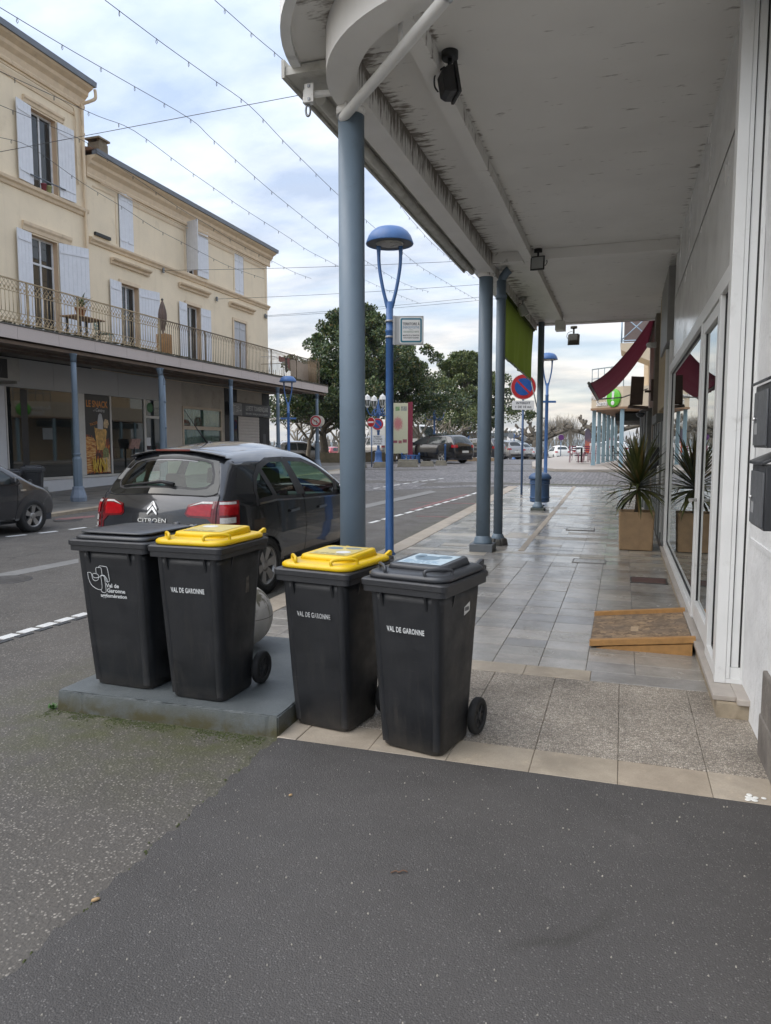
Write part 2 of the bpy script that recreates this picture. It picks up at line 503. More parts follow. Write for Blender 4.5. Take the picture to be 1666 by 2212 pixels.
# ---- stone kinds of the pavement
def stone(name, stops, rough=(.28, .5), bmp=.25, bs=90, speck=.0, vscale=7.0):
    m, t, b = nmat(name)
    P = pos(t)
    oi = nd(t, 'ShaderNodeObjectInfo')
    base = ramp(t, oi.outputs['Random'], stops)
    n = noise(t, P, vscale, 7, .62)
    c = mixc(t, ramp(t, n, [(.28, .0), (.72, 1.0)]), mixc(t, 1.0, base, .78, 'MULTIPLY'), mixc(t, 1.0, base, 1.0, 'MULTIPLY'))
    damp = noise(t, P, 1.9, 8, .68, .6)
    c = mixc(t, ramp(t, damp, [(.44, 0.0), (.62, .55)]), c, mixc(t, 1.0, base, (.50, .49, .48), 'MULTIPLY'))
    c = mixc(t, ramp(t, noise(t, P, 11, 6, .7), [(.56, 0.0), (.72, .4)]), c, mixc(t, 1.0, base, (1.35, 1.28, 1.18), 'MULTIPLY'))
    f = noise(t, P, 120, 4, .7)
    c = mixc(t, ramp(t, f, [(.42, 0.0), (.7, .35)]), c, mixc(t, 1.0, base, .45, 'MULTIPLY'))
    t.links.new(c, b.inputs['Base Color'])
    rn = ramp(t, noise(t, P, 2.2, 6, .6), [(.3, rough[0]), (.7, rough[1])])
    t.links.new(rn, b.inputs['Roughness'])
    bump(t, b, math_(t, 'ADD', f, noise(t, P, 14, 4)), bmp, .004)
    MATS[name] = m
    return m
GREY = stone('slab_grey', [(0, (.26, .25, .235)), (.3, (.35, .335, .305)), (.6, (.41, .385, .345)), (.85, (.31, .305, .295)), (1, (.46, .425, .375))], (.07, .33))
CREAM = stone('slab_cream', [(0, (.42, .36, .28)), (.5, (.47, .41, .33)), (1, (.39, .32, .24))], (.45, .68), .2, 60)
m, t, b = nmat('aggregate')       # exposed pebbles set in mortar
P = pos(t)
v = nd(t, 'ShaderNodeTexVoronoi', ins={'Scale': 92.0}); t.links.new(P, v.inputs['Vector'])
e_ = nd(t, 'ShaderNodeTexVoronoi', feature='DISTANCE_TO_EDGE', ins={'Scale': 92.0}); t.links.new(P, e_.inputs['Vector'])
s_ = nd(t, 'ShaderNodeSeparateColor'); t.links.new(v.outputs['Color'], s_.inputs[0])
peb = ramp(t, s_.outputs[0], [(0, (.27, .23, .19)), (.35, (.41, .36, .295)), (.7, (.50, .445, .37)), (1, (.62, .56, .48))])
c = mixc(t, ramp(t, e_.outputs['Distance'], [(.02, 1.0), (.16, 0.0)]), peb, (.15, .132, .112))
dn = ramp(t, noise(t, P, 1.6, 6, .6), [(.32, .55), (.68, 1.05)])
c = mixc(t, 1.0, c, dn, 'MULTIPLY')
t.links.new(c, b.inputs['Base Color'])
b.inputs['Roughness'].default_value = .62
bump(t, b, ramp(t, e_.outputs['Distance'], [(0, 0.0), (.3, 1.0)]), .5, .005)
AGG = m
joint = M('joint_mortar', (.13, .122, .11), .9, var=.3, vs=20)

# ---- right pavement: a bed with separate slabs on it
XK = -3.43                                  # kerb line on the road side
bed = MB()
ys = [3.452, 5, 7, 9, 11, 13, 15, 17, 19, 21, 23.2]
def strip(mb, x0, x1, ys, top, bot):
    vs = []; fs = []
    for y in ys:
        vs += [(x0, y, bot(y)), (x1, y, bot(y)), (x1, y, top(y)), (x0, y, top(y))]
    for i in range(len(ys) - 1):
        for k in range(4):
            a = i * 4 + k; b_ = i * 4 + (k + 1) % 4
            fs.append((a, b_, b_ + 4, a + 4))
    n = len(vs)
    fs += [(3, 2, 1, 0), (n - 4, n - 3, n - 2, n - 1)]
    mb.add(vs, fs)
strip(bed, -1.755, .80, [3.452, 4.2, 5.0], lambda y: -.010, lambda y: -.3)
strip(bed, XK + .02, .80, [5.0, 7, 9, 11, 13, 15, 17, 19, 21, 23.2], lambda y: zg(y) - .010, lambda y: zg(y) - .4)
pave = ob('pavement', bed, joint, kind='structure')

def slab_mesh(wd, dp, h=.03, chip=.003):
    mb = MB().box((0, 0, -h / 2), (wd, dp, h))
    me = mb.mesh('slab'); fix(me, chip, 1)
    return me
MESHC = {}
def lay(name, x0, x1, y0, y1, mat, gap=.003, parent=pave, dz=0.0, h=.03):
    wd, dp = round(x1 - x0 - gap * .7, 4), round(y1 - y0 - gap * 1.7, 4)
    if wd < .03 or dp < .03: return None
    key = (name, wd, dp, mat.name)
    if key not in MESHC:
        MESHC[key] = slab_mesh(wd, dp, h)
        MESHC[key].materials.append(mat)
    o = bpy.data.objects.new(name, MESHC[key]); COL.objects.link(o)
    ym = (y0 + y1) / 2
    slope = (zg(y1) - zg(y0)) / (y1 - y0)
    o.location = ((x0 + x1) / 2, ym, zg(ym) + .0075 + dz + random.uniform(-.0012, .0012))
    o.rotation_euler = (math.atan(slope) + random.gauss(0, .0022), random.gauss(0, .0018), 0)
    o.parent = parent
    return o
JX = [-1.755, -1.64, -1.225, -.81, -.395, .02, .435, .78]
for a, b_ in zip(JX, JX[1:]):
    lay('cream_slab', a, b_, 3.452, 3.735, CREAM)
rows = [3.735, 4.16, 4.575, 4.975]
for r0, r1 in zip(rows, rows[1:]):
    for a, b_ in zip(JX, JX[1:]):
        lay('pebble_slab', a, b_, r0, r1, AGG)
JXc = [-1.74, -1.2, -.62, -.02, .2, .57]
for a, b_ in zip([XK + .3] + [x for x in JXc[:-1]], JXc): pass
for a, b_ in zip([-2.3, -1.755, -1.2, -.62, -.17], [-1.755, -1.2, -.62, -.17, .57]):
    if b_ > -1.8: lay('cream_slab', a, b_, 4.975, 5.20, CREAM if b_ < .3 else GREY)
for k in range(4):                           # band by the raised slab
    lay('cream_slab', XK + .02 + k * .42, XK + .02 + (k + 1) * .42 if k < 3 else -1.755, 5.0, 5.20, CREAM)
# kerb stones
y = 5.2
while y < 23:
    lay('kerb_stone', XK, XK + .30, y, min(y + .95, 23.1), CREAM, .006, dz=.004)
    y += .95
# grey slabs, row by row; those near enough are laid one by one
y = 5.20; cols0 = [XK + .30 + .001]
def cream_row(y): return 10.3 < y < 10.6 or 12.05 < y < 12.25 or 15.6 < y < 15.9
rest = MB(); rest2 = MB()
row = 0
while y < 23.0:
    dp = random.choice([.27, .30, .30, .33, .24])
    if 10.28 < y < 10.6: dp = .24
    cream = cream_row(y)
    x = XK + .302; off = random.choice([0, 0, .0])
    xs = [x]
    while x < .56:
        step = .332
        if -3.2 < x < -1.9: step = .42
        x = min(.57, x + step)
        if .57 - x < .12: x = .57
        xs.append(x)
    near = y < 9.9
    for a, b_ in zip(xs, xs[1:]):
        line = -1.92 < a < -1.5 and y > 10.4 and False
        if near:
            lay('grey_slab', a, b_, y, y + dp, CREAM if cream else GREY)
        else:
            mbx = rest2 if (cream or random.random() < .10) else rest
            ym = y + dp / 2; zz = zg(ym) + .0075 + random.uniform(-.002, .002)
            sl_ = (zg(y + dp) - zg(y)) / dp
            mbx.box(((a + b_) / 2, ym, zz - .012), (b_ - a - .003, dp - .009, .024), 0, (1, 1), Matrix.Rotation(math.atan(sl_) + random.gauss(0, .0025), 3, 'X'))
    y += dp
    row += 1
def varied(name, stops, rough):
    m, t, b = nmat(name)
    P = pos(t)
    vm = nd(t, 'ShaderNodeVectorMath', operation='MULTIPLY'); vm.inputs[1].default_value = (3.0, 3.4, 0)
    t.links.new(P, vm.inputs[0])
    wn_ = nd(t, 'ShaderNodeTexWhiteNoise'); fl = nd(t, 'ShaderNodeVectorMath', operation='FLOOR')
    t.links.new(vm.outputs[0], fl.inputs[0]); t.links.new(fl.outputs[0], wn_.inputs[0])
    c = ramp(t, wn_.outputs[0], stops)
    c = mixc(t, ramp(t, noise(t, P, 60, 4), [(.4, 0.0), (.7, .4)]), c, (.08, .08, .078))
    t.links.new(c, b.inputs['Base Color'])
    t.links.new(ramp(t, noise(t, P, 2.2, 6), [(.3, rough[0]), (.7, rough[1])]), b.inputs['Roughness'])
    bump(t, b, noise(t, P, 60, 4), .2, .004)
    return m
ob('grey_slab_far', rest, varied('slab_far', [(0, (.24, .235, .225)), (.5, (.34, .33, .305)), (1, (.44, .415, .37))], (.06, .28)), pave, kind='stuff')
ob('cream_slab_far', rest2, varied('slab_far_cream', [(0, (.34, .31, .26)), (1, (.42, .38, .31))], (.3, .5)), pave, kind='stuff')
# pale inlaid line that runs along the pavement
mb = MB()
for k in range(16):
    y0 = 10.9 + k * .78
    zz = zg(y0 + .39)
    mb.box((-1.42, y0 + .39, zz + .0095), (.09, .77, .006), 0, (1, 1), Matrix.Rotation(math.atan((zg(y0 + .78) - zg(y0)) / .78), 3, 'X'))
ob('inlaid_line', mb, MATS['slab_cream'], pave)

# iron covers in the pavement
iron = M('cast_iron', (.10, .095, .09), .55, .6, var=.3, vs=30, bmp=.5, bs=70)
rusty = M('rusty_cover', (.12, .065, .055), .55, .2, var=.4, vs=14, bmp=.4, bs=70)
def cover(label, x0, x1, y0, y1, mat):
    t_ = thing('inspection_cover', label, 'cover', ((x0 + x1) / 2, (y0 + y1) / 2, zg((y0 + y1) / 2) + .006))
    wd, dp = x1 - x0, y1 - y0
    f_ = MB()
    for sx_ in (-1, 1): f_.box((sx_ * (wd / 2 - .008), 0, .004), (.016, dp, .012))
    for sy_ in (-1, 1): f_.box((0, sy_ * (dp / 2 - .008), .004), (wd - .034, .016, .011))
    ob('frame', f_, iron if mat is rusty else M('cover_frame', (.20, .195, .185), .5, .2, var=.2, vs=20), t_)
    ob('lid', MB().box((0, 0, .003), (wd - .036, dp - .036, .008)), mat, t_)
cover('reddish iron inspection cover just below the square planter', .12, .53, 8.75, 9.12, rusty)
cover('grey slab inspection cover with lifting slots left of the planter', -.62, -.18, 10.02, 10.35, MATS['slab_grey'])
cover('small pale inspection cover on the far pavement beyond the planter', -.95, -.45, 13.4, 13.75, MATS['slab_grey'])

# ---- raised grey slab under two of the bins
m, t, b = nmat('slab_concrete')
P = pos(t)
s_ = nd(t, 'ShaderNodeSeparateXYZ'); t.links.new(P, s_.inputs[0])
n = noise(t, P, 5, 7, .6)
c = ramp(t, n, [(.25, (.085, .098, .102)), (.75, (.135, .15, .152))])
c = mixc(t, ramp(t, noise(t, P, 90, 5, .7), [(.4, 0.0), (.75, .4)]), c, (.05, .055, .055))
mo = nd(t, 'ShaderNodeMapRange', ins={1: .03, 2: .122, 3: 1.15, 4: 0.0}); t.links.new(s_.outputs[2], mo.inputs[0])
mf = math_(t, 'MULTIPLY', mo.outputs[0], ramp(t, noise(t, P, 6, 7, .65), [(.30, 0.0), (.55, .92)]))
c = mixc(t, mf, c, (.060, .054, .022))
t.links.new(c, b.inputs['Base Color']); b.inputs['Roughness'].default_value = .55
bump(t, b, math_(t, 'ADD', noise(t, P, 30, 6, .7), noise(t, P, 150, 3)), .45, .006)
SLABC = m
mb = MB()
mb.add([(-3.215, 3.425, -.06), (-1.745, 3.455, -.06), (-1.775, 4.96, -.14), (-3.22, 4.96, -.14),
        (-3.205, 3.437, .125), (-1.752, 3.468, .12), (-1.78, 4.95, .12), (-3.21, 4.95, .125)],
       [(3, 2, 1, 0), (4, 5, 6, 7), (0, 1, 5, 4), (1, 2, 6, 5), (2, 3, 7, 6), (3, 0, 4, 7)])
me = mb.mesh('raised_slab'); bmm = bmesh.new(); bmm.from_mesh(me)
bmesh.ops.recalc_face_normals(bmm, faces=bmm.faces)
bmesh.ops.bevel(bmm, geom=bmm.edges[:], offset=.007, segments=2, affect='EDGES')
for ax, lo, hi, st in ((0, -3.3, -1.7, .03), (1, 3.4, 5.0, .04)):
    v_ = lo
    while v_ < hi:
        co = [0, 0, 0]; co[ax] = v_; no = [0, 0, 0]; no[ax] = 1
        bmesh.ops.bisect_plane(bmm, geom=bmm.verts[:] + bmm.edges[:] + bmm.faces[:], plane_co=co, plane_no=no); v_ += st
cen = Vector((-2.48, 4.2, .02)); random.seed(19)
for vv in bmm.verts:
    edge_ = (vv.co.z > .105) and (vv.co.y < 3.49 or vv.co.x > -1.79 or vv.co.x < -3.19)
    if edge_: vv.co += (cen - vv.co).normalized() * (abs(random.gauss(0, .0022)) + (.012 * random.random() if random.random() < .045 else 0)) + Vector((0, 0, -abs(random.gauss(0, .0014))))
bmm.to_mesh(me); bmm.free(); me.materials.append(SLABC)
slab_o = ob('raised_slab', me, SLABC)
tag(slab_o, 'raised grey concrete slab with mossy front carrying two bins and a ball', 'slab')

# ---- road: paint, block lines, strips
white = M('paint_white', (.62, .62, .6), .7, var=.12, vs=40, dirt=.12, ds=25)
darkblk = M('block_dark', (.05, .052, .056), .75, var=.2, vs=20)
redp = M('paint_red_worn', (.24, .11, .105), .8, var=.3, vs=18, dirt=.6, dirtcol=(.14, .125, .115), ds=6)
strip_m = M('strip_concrete', (.19, .185, .175), .75, var=.15, vs=9, bmp=.2)
def flat(name, quads, mat, h=.004, parent=None):
    mb = MB()
    for q in quads:
        mb.prism([(p[0], p[1]) for p in q], lambda u, v, k: (u, v, zg(v) + dip(v) + (h if k else -.02)))
    o = ob(name, mb, mat, parent)
    if parent is None: o['kind'] = 'structure'
    return o
def road_pt(x, y):
    p = g(x, y, 0)
    for _ in range(8): p = g(x, y, zg(p.y) + dip(p.y))
    return Vector((p.x, p.y))
# blocks along the near parking line (white, dark, white ...)
a = road_pt(0, 1381); b_ = road_pt(186, 1326)
d = (b_ - a).normalized(); n_ = Vector((-d.y, d.x))
road_mark = bpy.data.objects.new('block_line', None); COL.objects.link(road_mark); tag(road_mark, kind='structure')
L0 = (b_ - a).length
pit = L0 / 4.65
for k in range(-8, 7):
    for j, (o0, o1, s0, s1) in enumerate(((0, .76, -.05, .05), (.42, 1.12, -.115, -.052))):
        p0 = a + d * ((k + o0) * pit); p1 = a + d * ((k + o1) * pit)
        q = [p0 + n_ * s0, p1 + n_ * s0, p1 + n_ * s1, p0 + n_ * s1]
        flat('dark_block' if j else 'white_block', [q], darkblk if j else white, .006, road_mark)
a = road_pt(85, 1152); b_ = road_pt(205, 1137)
d = (b_ - a).normalized(); n_ = Vector((-d.y, d.x))
far_mark = bpy.data.objects.new('block_line_far', None); COL.objects.link(far_mark); tag(far_mark, kind='structure')
for k in range(-6, 26):
    p0 = a + d * (k * .62); p1 = a + d * (k * .62 + .36)
    flat('white_block', [[p0 - n_ * .05, p1 - n_ * .05, p1 + n_ * .05, p0 + n_ * .05]], white, .005, far_mark)
# broken white line along the parking bay in front of the car
a = road_pt(800, 1130); b_ = road_pt(1020, 1068)
d = (b_ - a).normalized(); n_ = Vector((-d.y, d.x)); L0 = (b_ - a).length
bay = bpy.data.objects.new('bay_line', None); COL.objects.link(bay); tag(bay, kind='structure')
k = 0.0
while k < L0 + .3:
    p0 = a + d * k; p1 = a + d * (k + .42)
    flat('white_block', [[p0 - n_ * .05, p1 - n_ * .05, p1 + n_ * .05, p0 + n_ * .05]], white, .006, bay)
    k += .62
q0, q1 = a + n_ * .14 + d * 2.5, b_ + n_ * .14
flat('red_paint_line', [[q0 - n_ * .06, q1 - n_ * .06, q1 + n_ * .06, q0 + n_ * .06]], redp, .0045, bay)
for yy in (1085, 1115):
    pa = road_pt(900, yy); pb = Vector((XK - .05, pa.y + .0))
    flat('red_paint_line', [[(pa.x, pa.y - .04), (pb.x, pa.y - .04), (pb.x, pa.y + .04), (pa.x, pa.y + .04)]], redp, .005, bay)
flat('red_paint_line', [[tuple(road_pt(120, 1125)), tuple(road_pt(205, 1117)), tuple(road_pt(205, 1113)), tuple(road_pt(120, 1121))]], redp, .004, far_mark)
# concrete strips across the road
gut = []
for q in ([(0, 1250), (0, 1239), (170, 1207), (170, 1216)], [(789, 1098), (789, 1090), (930, 1060), (945, 1063)]):
    gut.append([tuple(road_pt(*p)) for p in q])
flat('gutter_strip', gut[:1], strip_m, .003)
flat('gutter_strip', gut[1:], strip_m, .003)
# round cover in the road at the left
pc = road_pt(12, 1253)
mb = MB().lathe([(.30, -.03), (.30, .006), (.27, .006), (.265, .003), (0.0, .003)], 28, (pc.x, pc.y, dip(pc.y)))
mh = ob('manhole_cover', mb, iron); tag(mh, 'round iron manhole cover in the road at the left edge', 'cover')
pc = road_pt(148, 1124)
mb = MB().lathe([(.30, -.03), (.30, .008), (.24, .008), (.235, .004), (0.0, .004)], 24, (pc.x, pc.y, zg(pc.y) + dip(pc.y)))
mh = ob('manhole_cover', mb, iron); tag(mh, 'small round iron cover by the far kerb near the white car-park blocks', 'cover')

# ---- cobbled square
m, t, b = nmat('cobbles')
P = pos(t)
mpn = nd(t, 'ShaderNodeMapping'); t.links.new(P, mpn.inputs[0])
wv = noise(t, P, .35, 2)
v = nd(t, 'ShaderNodeTexVoronoi', ins={'Scale': 7.5, 'Randomness': .55}); t.links.new(P, v.inputs['Vector'])
ve = nd(t, 'ShaderNodeTexVoronoi', feature='DISTANCE_TO_EDGE', ins={'Scale': 7.5, 'Randomness': .55}); t.links.new(P, ve.inputs['Vector'])
s_ = nd(t, 'ShaderNodeSeparateColor'); t.links.new(v.outputs['Color'], s_.inputs[0])
c = ramp(t, s_.outputs[0], [(0, (.13, .12, .118)), (.5, (.20, .185, .18)), (1, (.27, .25, .24))])
c = mixc(t, ramp(t, ve.outputs['Distance'], [(.02, 1.0), (.12, 0.0)]), c, (.05, .045, .042))
t.links.new(c, b.inputs['Base Color']); b.inputs['Roughness'].default_value = .5
bump(t, b, ramp(t, ve.outputs['Distance'], [(0, 0.0), (.25, 1.0)]), 1.0, .03)
COB = m
edge = [road_pt(560, 1070), road_pt(790, 1061), road_pt(1020, 1053)]
edge = [Vector((-14, edge[0].y - 1.5))] + edge + [Vector((-3.43, 23.15)), Vector((.8, 23.2)), Vector((9, 23.2))]
mb = MB()
back = [56, 50, 44, 38, 35, 31, 28]
cols = []
for p in edge:
    col_ = [p.y + (60 - p.y) * k / 16 for k in range(17)]
    cols.append([(p.x, yy, zg(yy) + dip(yy) + .005) for yy in col_])
vs = [q for c_ in cols for q in c_]; fs = []
for i in range(len(cols) - 1):
    for j in range(16):
        a = i * 17 + j
        fs.append((a, a + 17, a + 18, a + 1))
mb.add(vs, fs, True)
ob('cobbled_square', mb, COB, kind='structure', recalc=False)

# ---- left pavement and kerb
mb = MB()
strip(mb, -21, -12.32, [-4, 4, 9, 11, 13, 15, 17, 20, 24, 28, 31, 33.2], lambda y: zg(y) + .015, lambda y: zg(y) - .4)
left_pave = ob('left_pavement', mb, varied('left_slab', [(0, (.13, .125, .115)), (.5, (.18, .17, .155)), (1, (.24, .22, .19))], (.4, .6)), kind='structure')
y = 3.0
while y < 33:
    L0 = 1.2
    mb = MB()
    strip(mb, -12.31, -12.05, [y + .004, min(y + L0, 33.2) - .004], lambda v_: zg(v_) + .018, lambda v_: zg(v_) - .3)
    ob('kerb_stone', mb, M('kerb_left', (.33, .27, .20), .75, var=.25, vs=4, bmp=.2, dirt=.25), left_pave)
    y += L0
# pale path and low wall at the corner of the square
pa = [road_pt(300, 1040), road_pt(730, 1040), road_pt(735, 1022), road_pt(640, 1012), road_pt(300, 1016)]
# ================================================================ right building: shop under the canopy
# ---- painted soffit with soot and mould at the joints
m, t, b = nmat('soffit')
P = pos(t)
n = noise(t, P, 1.2, 5)
c = ramp(t, n, [(.3, (.67, .66, .63)), (.7, (.75, .74, .71))])
# spots: smeared fly and damp marks, thicker towards the beams
mpn = nd(t, 'ShaderNodeMapping', ins={'Scale': (5.0, 16.0, 5.0)}); t.links.new(P, mpn.inputs[0])
sp = nd(t, 'ShaderNodeTexNoise', ins={'Scale': 1.0, 'Detail': 7, 'Roughness': .62}); t.links.new(mpn.outputs[0], sp.inputs['Vector'])
s_ = nd(t, 'ShaderNodeSeparateXYZ'); t.links.new(P, s_.inputs[0])
def nearx(x0, r):
    a_ = math_(t, 'ABSOLUTE', math_(t, 'SUBTRACT', s_.outputs[0], x0))
    q = nd(t, 'ShaderNodeMapRange', ins={1: 0.0, 2: r, 3: 1.0, 4: 0.0}); t.links.new(a_, q.inputs[0]); return q.outputs[0]
wgt = math_(t, 'ADD', math_(t, 'MULTIPLY', nearx(-1.84, .28), .17), math_(t, 'ADD', math_(t, 'MULTIPLY', nearx(-1.28, .035), .14), math_(t, 'MULTIPLY', nearx(.60, .07), .10)))
mk = ramp(t, math_(t, 'ADD', sp.outputs[0], wgt), [(.635, 0.0), (.74, .85)])
c = mixc(t, mk, c, (.10, .075, .05))
t.links.new(c, b.inputs['Base Color']); b.inputs['Roughness'].default_value = .55
bump(t, b, noise(t, P, 3, 3), .12, .02)
SOFFIT = m
m, t, b = nmat('beam_stained')     # vertical streaks of black mould on the inner face
P = pos(t)
mpn = nd(t, 'ShaderNodeMapping', ins={'Scale': (9, 22, 5)}); t.links.new(P, mpn.inputs[0])
sp = nd(t, 'ShaderNodeTexNoise', ins={'Scale': 1.0, 'Detail': 6, 'Roughness': .62}); t.links.new(mpn.outputs[0], sp.inputs['Vector'])
s_ = nd(t, 'ShaderNodeSeparateXYZ'); t.links.new(P, s_.inputs[0])
up_ = nd(t, 'ShaderNodeMapRange', ins={1: 4.08, 2: 4.30, 3: -.10, 4: .17}); t.links.new(s_.outputs[2], up_.inputs[0])
mk = ramp(t, math_(t, 'ADD', sp.outputs[0], up_.outputs[0]), [(.455, 0.0), (.61, .88)])
nrm = nd(t, 'ShaderNodeNewGeometry'); sn = nd(t, 'ShaderNodeSeparateXYZ'); t.links.new(nrm.outputs['Normal'], sn.inputs[0])
side = nd(t, 'ShaderNodeMapRange', ins={1: -.6, 2: -.3, 3: 0.0, 4: 1.0}); t.links.new(sn.outputs[2], side.inputs[0])
rx = math_(t, 'ADD', s_.outputs[0], .85); ry = math_(t, 'MINIMUM', math_(t, 'SUBTRACT', s_.outputs[1], 5.2), 0.0)
rr0 = math_(t, 'SQRT', math_(t, 'ADD', math_(t, 'MULTIPLY', rx, rx), math_(t, 'MULTIPLY', ry, ry)))
mk = math_(t, 'MULTIPLY', math_(t, 'MULTIPLY', mk, side.outputs[0]), math_(t, 'LESS_THAN', rr0, 1.1))
c = ramp(t, noise(t, P, 2, 5), [(.3, (.70, .69, .665)), (.7, (.78, .77, .745))])
c = mixc(t, mk, c, (.085, .062, .042))
t.links.new(c, b.inputs['Base Color']); b.inputs['Roughness'].default_value = .6
BEAM = m
WHITE_ROUGH = M('white_render', (.76, .765, .755), .7, var=.08, vs=3, bmp=.25, bs=18, dirt=.05, ds=4)
FRAME = M('white_aluminium', (.70, .71, .705), .38, var=.05, vs=4, dirt=.04, dirtcol=(.3, .29, .26), ds=7)
SEAL = M('black_seal', (.012, .012, .013), .5)
STONE = M('plinth_stone', (.30, .25, .18), .7, var=.3, vs=9, bmp=.4, bs=50, dirt=.35, dirtcol=(.12, .085, .045), ds=6)
SILL = M('sill_stone', (.37, .335, .30), .5, var=.15, vs=12, bmp=.15)
COLM = M('column_blue_grey', (.150, .205, .262), .5, var=.06, vs=5, bmp=.1, bs=25, dirt=.04, dirtcol=(.08, .10, .12), ds=8)
DARKPLINTH = M('pedestal_grey', (.135, .15, .165), .65, var=.15, vs=12, bmp=.3)

ZC, ZB = 4.31, 4.07                       # ceiling, beam underside
YE = 16.9                                 # far end of the canopy
XWALL = .63
canopy = thing('canopy', 'pale concrete canopy with rounded corner over the right pavement', 'canopy', (0, 0, 0))
CXc, CYc = -.85, 5.20
def arc(r, a0=pi, a1=1.5 * pi, n=20):
    return [(CXc + r * cos(a0 + (a1 - a0) * k / n), CYc + r * sin(a0 + (a1 - a0) * k / n)) for k in range(n + 1)]
def slab_poly(name, poly, z0, z1, mat, smooth=False):
    mb = MB().prism(poly, lambda u, v, k: (u, v, z1 if k else z0))
    return ob(name, mb, mat, canopy)
def band(name, ra, rb, xa, xb, ya, z0, z1, mat, x_end=2.4):
    """an L-shaped band: straight along the street, round the corner, then along the front"""
    outer = [(xa, ya)] + arc(CXc - xa) + [(x_end, CYc - (CXc - xa))]
    inner = [(xb, ya)] + arc(CXc - xb) + [(x_end, CYc - (CXc - xb))]
    mb = MB(); vs = []; fs = []
    for (a, b_) in zip(outer, inner):
        vs += [(a[0], a[1], z0), (b_[0], b_[1], z0), (b_[0], b_[1], z1), (a[0], a[1], z1)]
    n = len(outer)
    for i in range(n - 1):
        for k in range(4):
            q = i * 4 + k; r = i * 4 + (k + 1) % 4
            fs.append((q, r, r + 4, q + 4))
    fs += [(3, 2, 1, 0), (4 * n - 4, 4 * n - 3, 4 * n - 2, 4 * n - 1)]
    mb.add(vs, fs)
    o = ob(name, mb, mat, canopy)
    return o
# ceiling sheet
ceil_poly = [(XWALL + .4, YE), (-2.0, YE)] + [(-2.0, CYc)] + arc(1.15) + [(2.4, CYc - 1.15), (2.4, 6)]
slab_poly('ceiling', [(1.2, YE), (-2.02, YE), (-2.02, CYc)] + arc(1.17)[1:] + [(2.4, CYc - 1.17), (2.4, YE)], ZC, ZC + .12, SOFFIT)
band('edge_beam', 0, 0, -2.06, -1.85, 10.86, ZB, ZC + .10, BEAM)
band('outer_soffit', 0, 0, -2.29, -2.062, CYc, 4.33, 4.43, SOFFIT)
band('fascia', 0, 0, -2.36, -2.292, CYc, 4.30, 5.3, WHITE_ROUGH)
band('upper_fill', 0, 0, -2.29, -2.0, CYc, 4.432, 5.28, WHITE_ROUGH)
# straight ledge with drip gutter on the street side
led = MB()
led.bb(-2.40, -2.064, 5.02, 11.3, 4.26, 4.32)
ob('ledge', led, M('ledge_weathered', (.50, .495, .46), .75, var=.15, vs=6, bmp=.3, dirt=.3, dirtcol=(.17, .16, .11), ds=5), canopy)
ob('drip_board', MB().bb(-2.425, -2.402, 5.0, 11.3, 4.235, 4.36), MATS['ledge_weathered'], canopy)
gt = MB().tube([(-2.27, 5.35, 4.215), (-2.27, 11.2, 4.215)], .042, 10)
ob('gutter_pipe', gt, MATS['ledge_weathered'], canopy)
ob('gutter_pipe', MB().tube([(-2.15, 5.75, 4.22), (-2.15, 11.2, 4.22)], .028, 8), MATS['ledge_weathered'], canopy)
ob('upper_wall', MB().bb(-2.36, -2.0, 5.2, 11.3, 4.434, 5.3), WHITE_ROUGH, canopy)
# ribs
ob('rib', MB().bb(-1.42, -1.295, 4.02, 16.1, 4.19, ZC - .002), SOFFIT, canopy)
ob('rib_end_box', MB().bb(-1.44, -1.24, 15.9, 16.2, 4.0, 4.188), WHITE_ROUGH, canopy)
ob('cross_beam', MB().bb(-1.848, -1.422, 10.55, 10.76, 4.17, ZC - .002), SOFFIT, canopy)
ob('cross_beam', MB().bb(-1.293, XWALL - .002, 10.55, 10.76, 4.17, ZC - .002), SOFFIT, canopy)
ob('end_beam', MB().bb(-2.0, 1.0, 16.92, 17.1, 4.28, 4.5), SOFFIT, canopy)
ob('edge_rib', MB().bb(-2.05, -1.93, 10.88, 16.9, 4.16, ZC - .002), SOFFIT, canopy)
ob('outer_edge', MB().bb(-2.3, -2.052, 11.32, 17.08, 4.27, 4.42), WHITE_ROUGH, canopy)

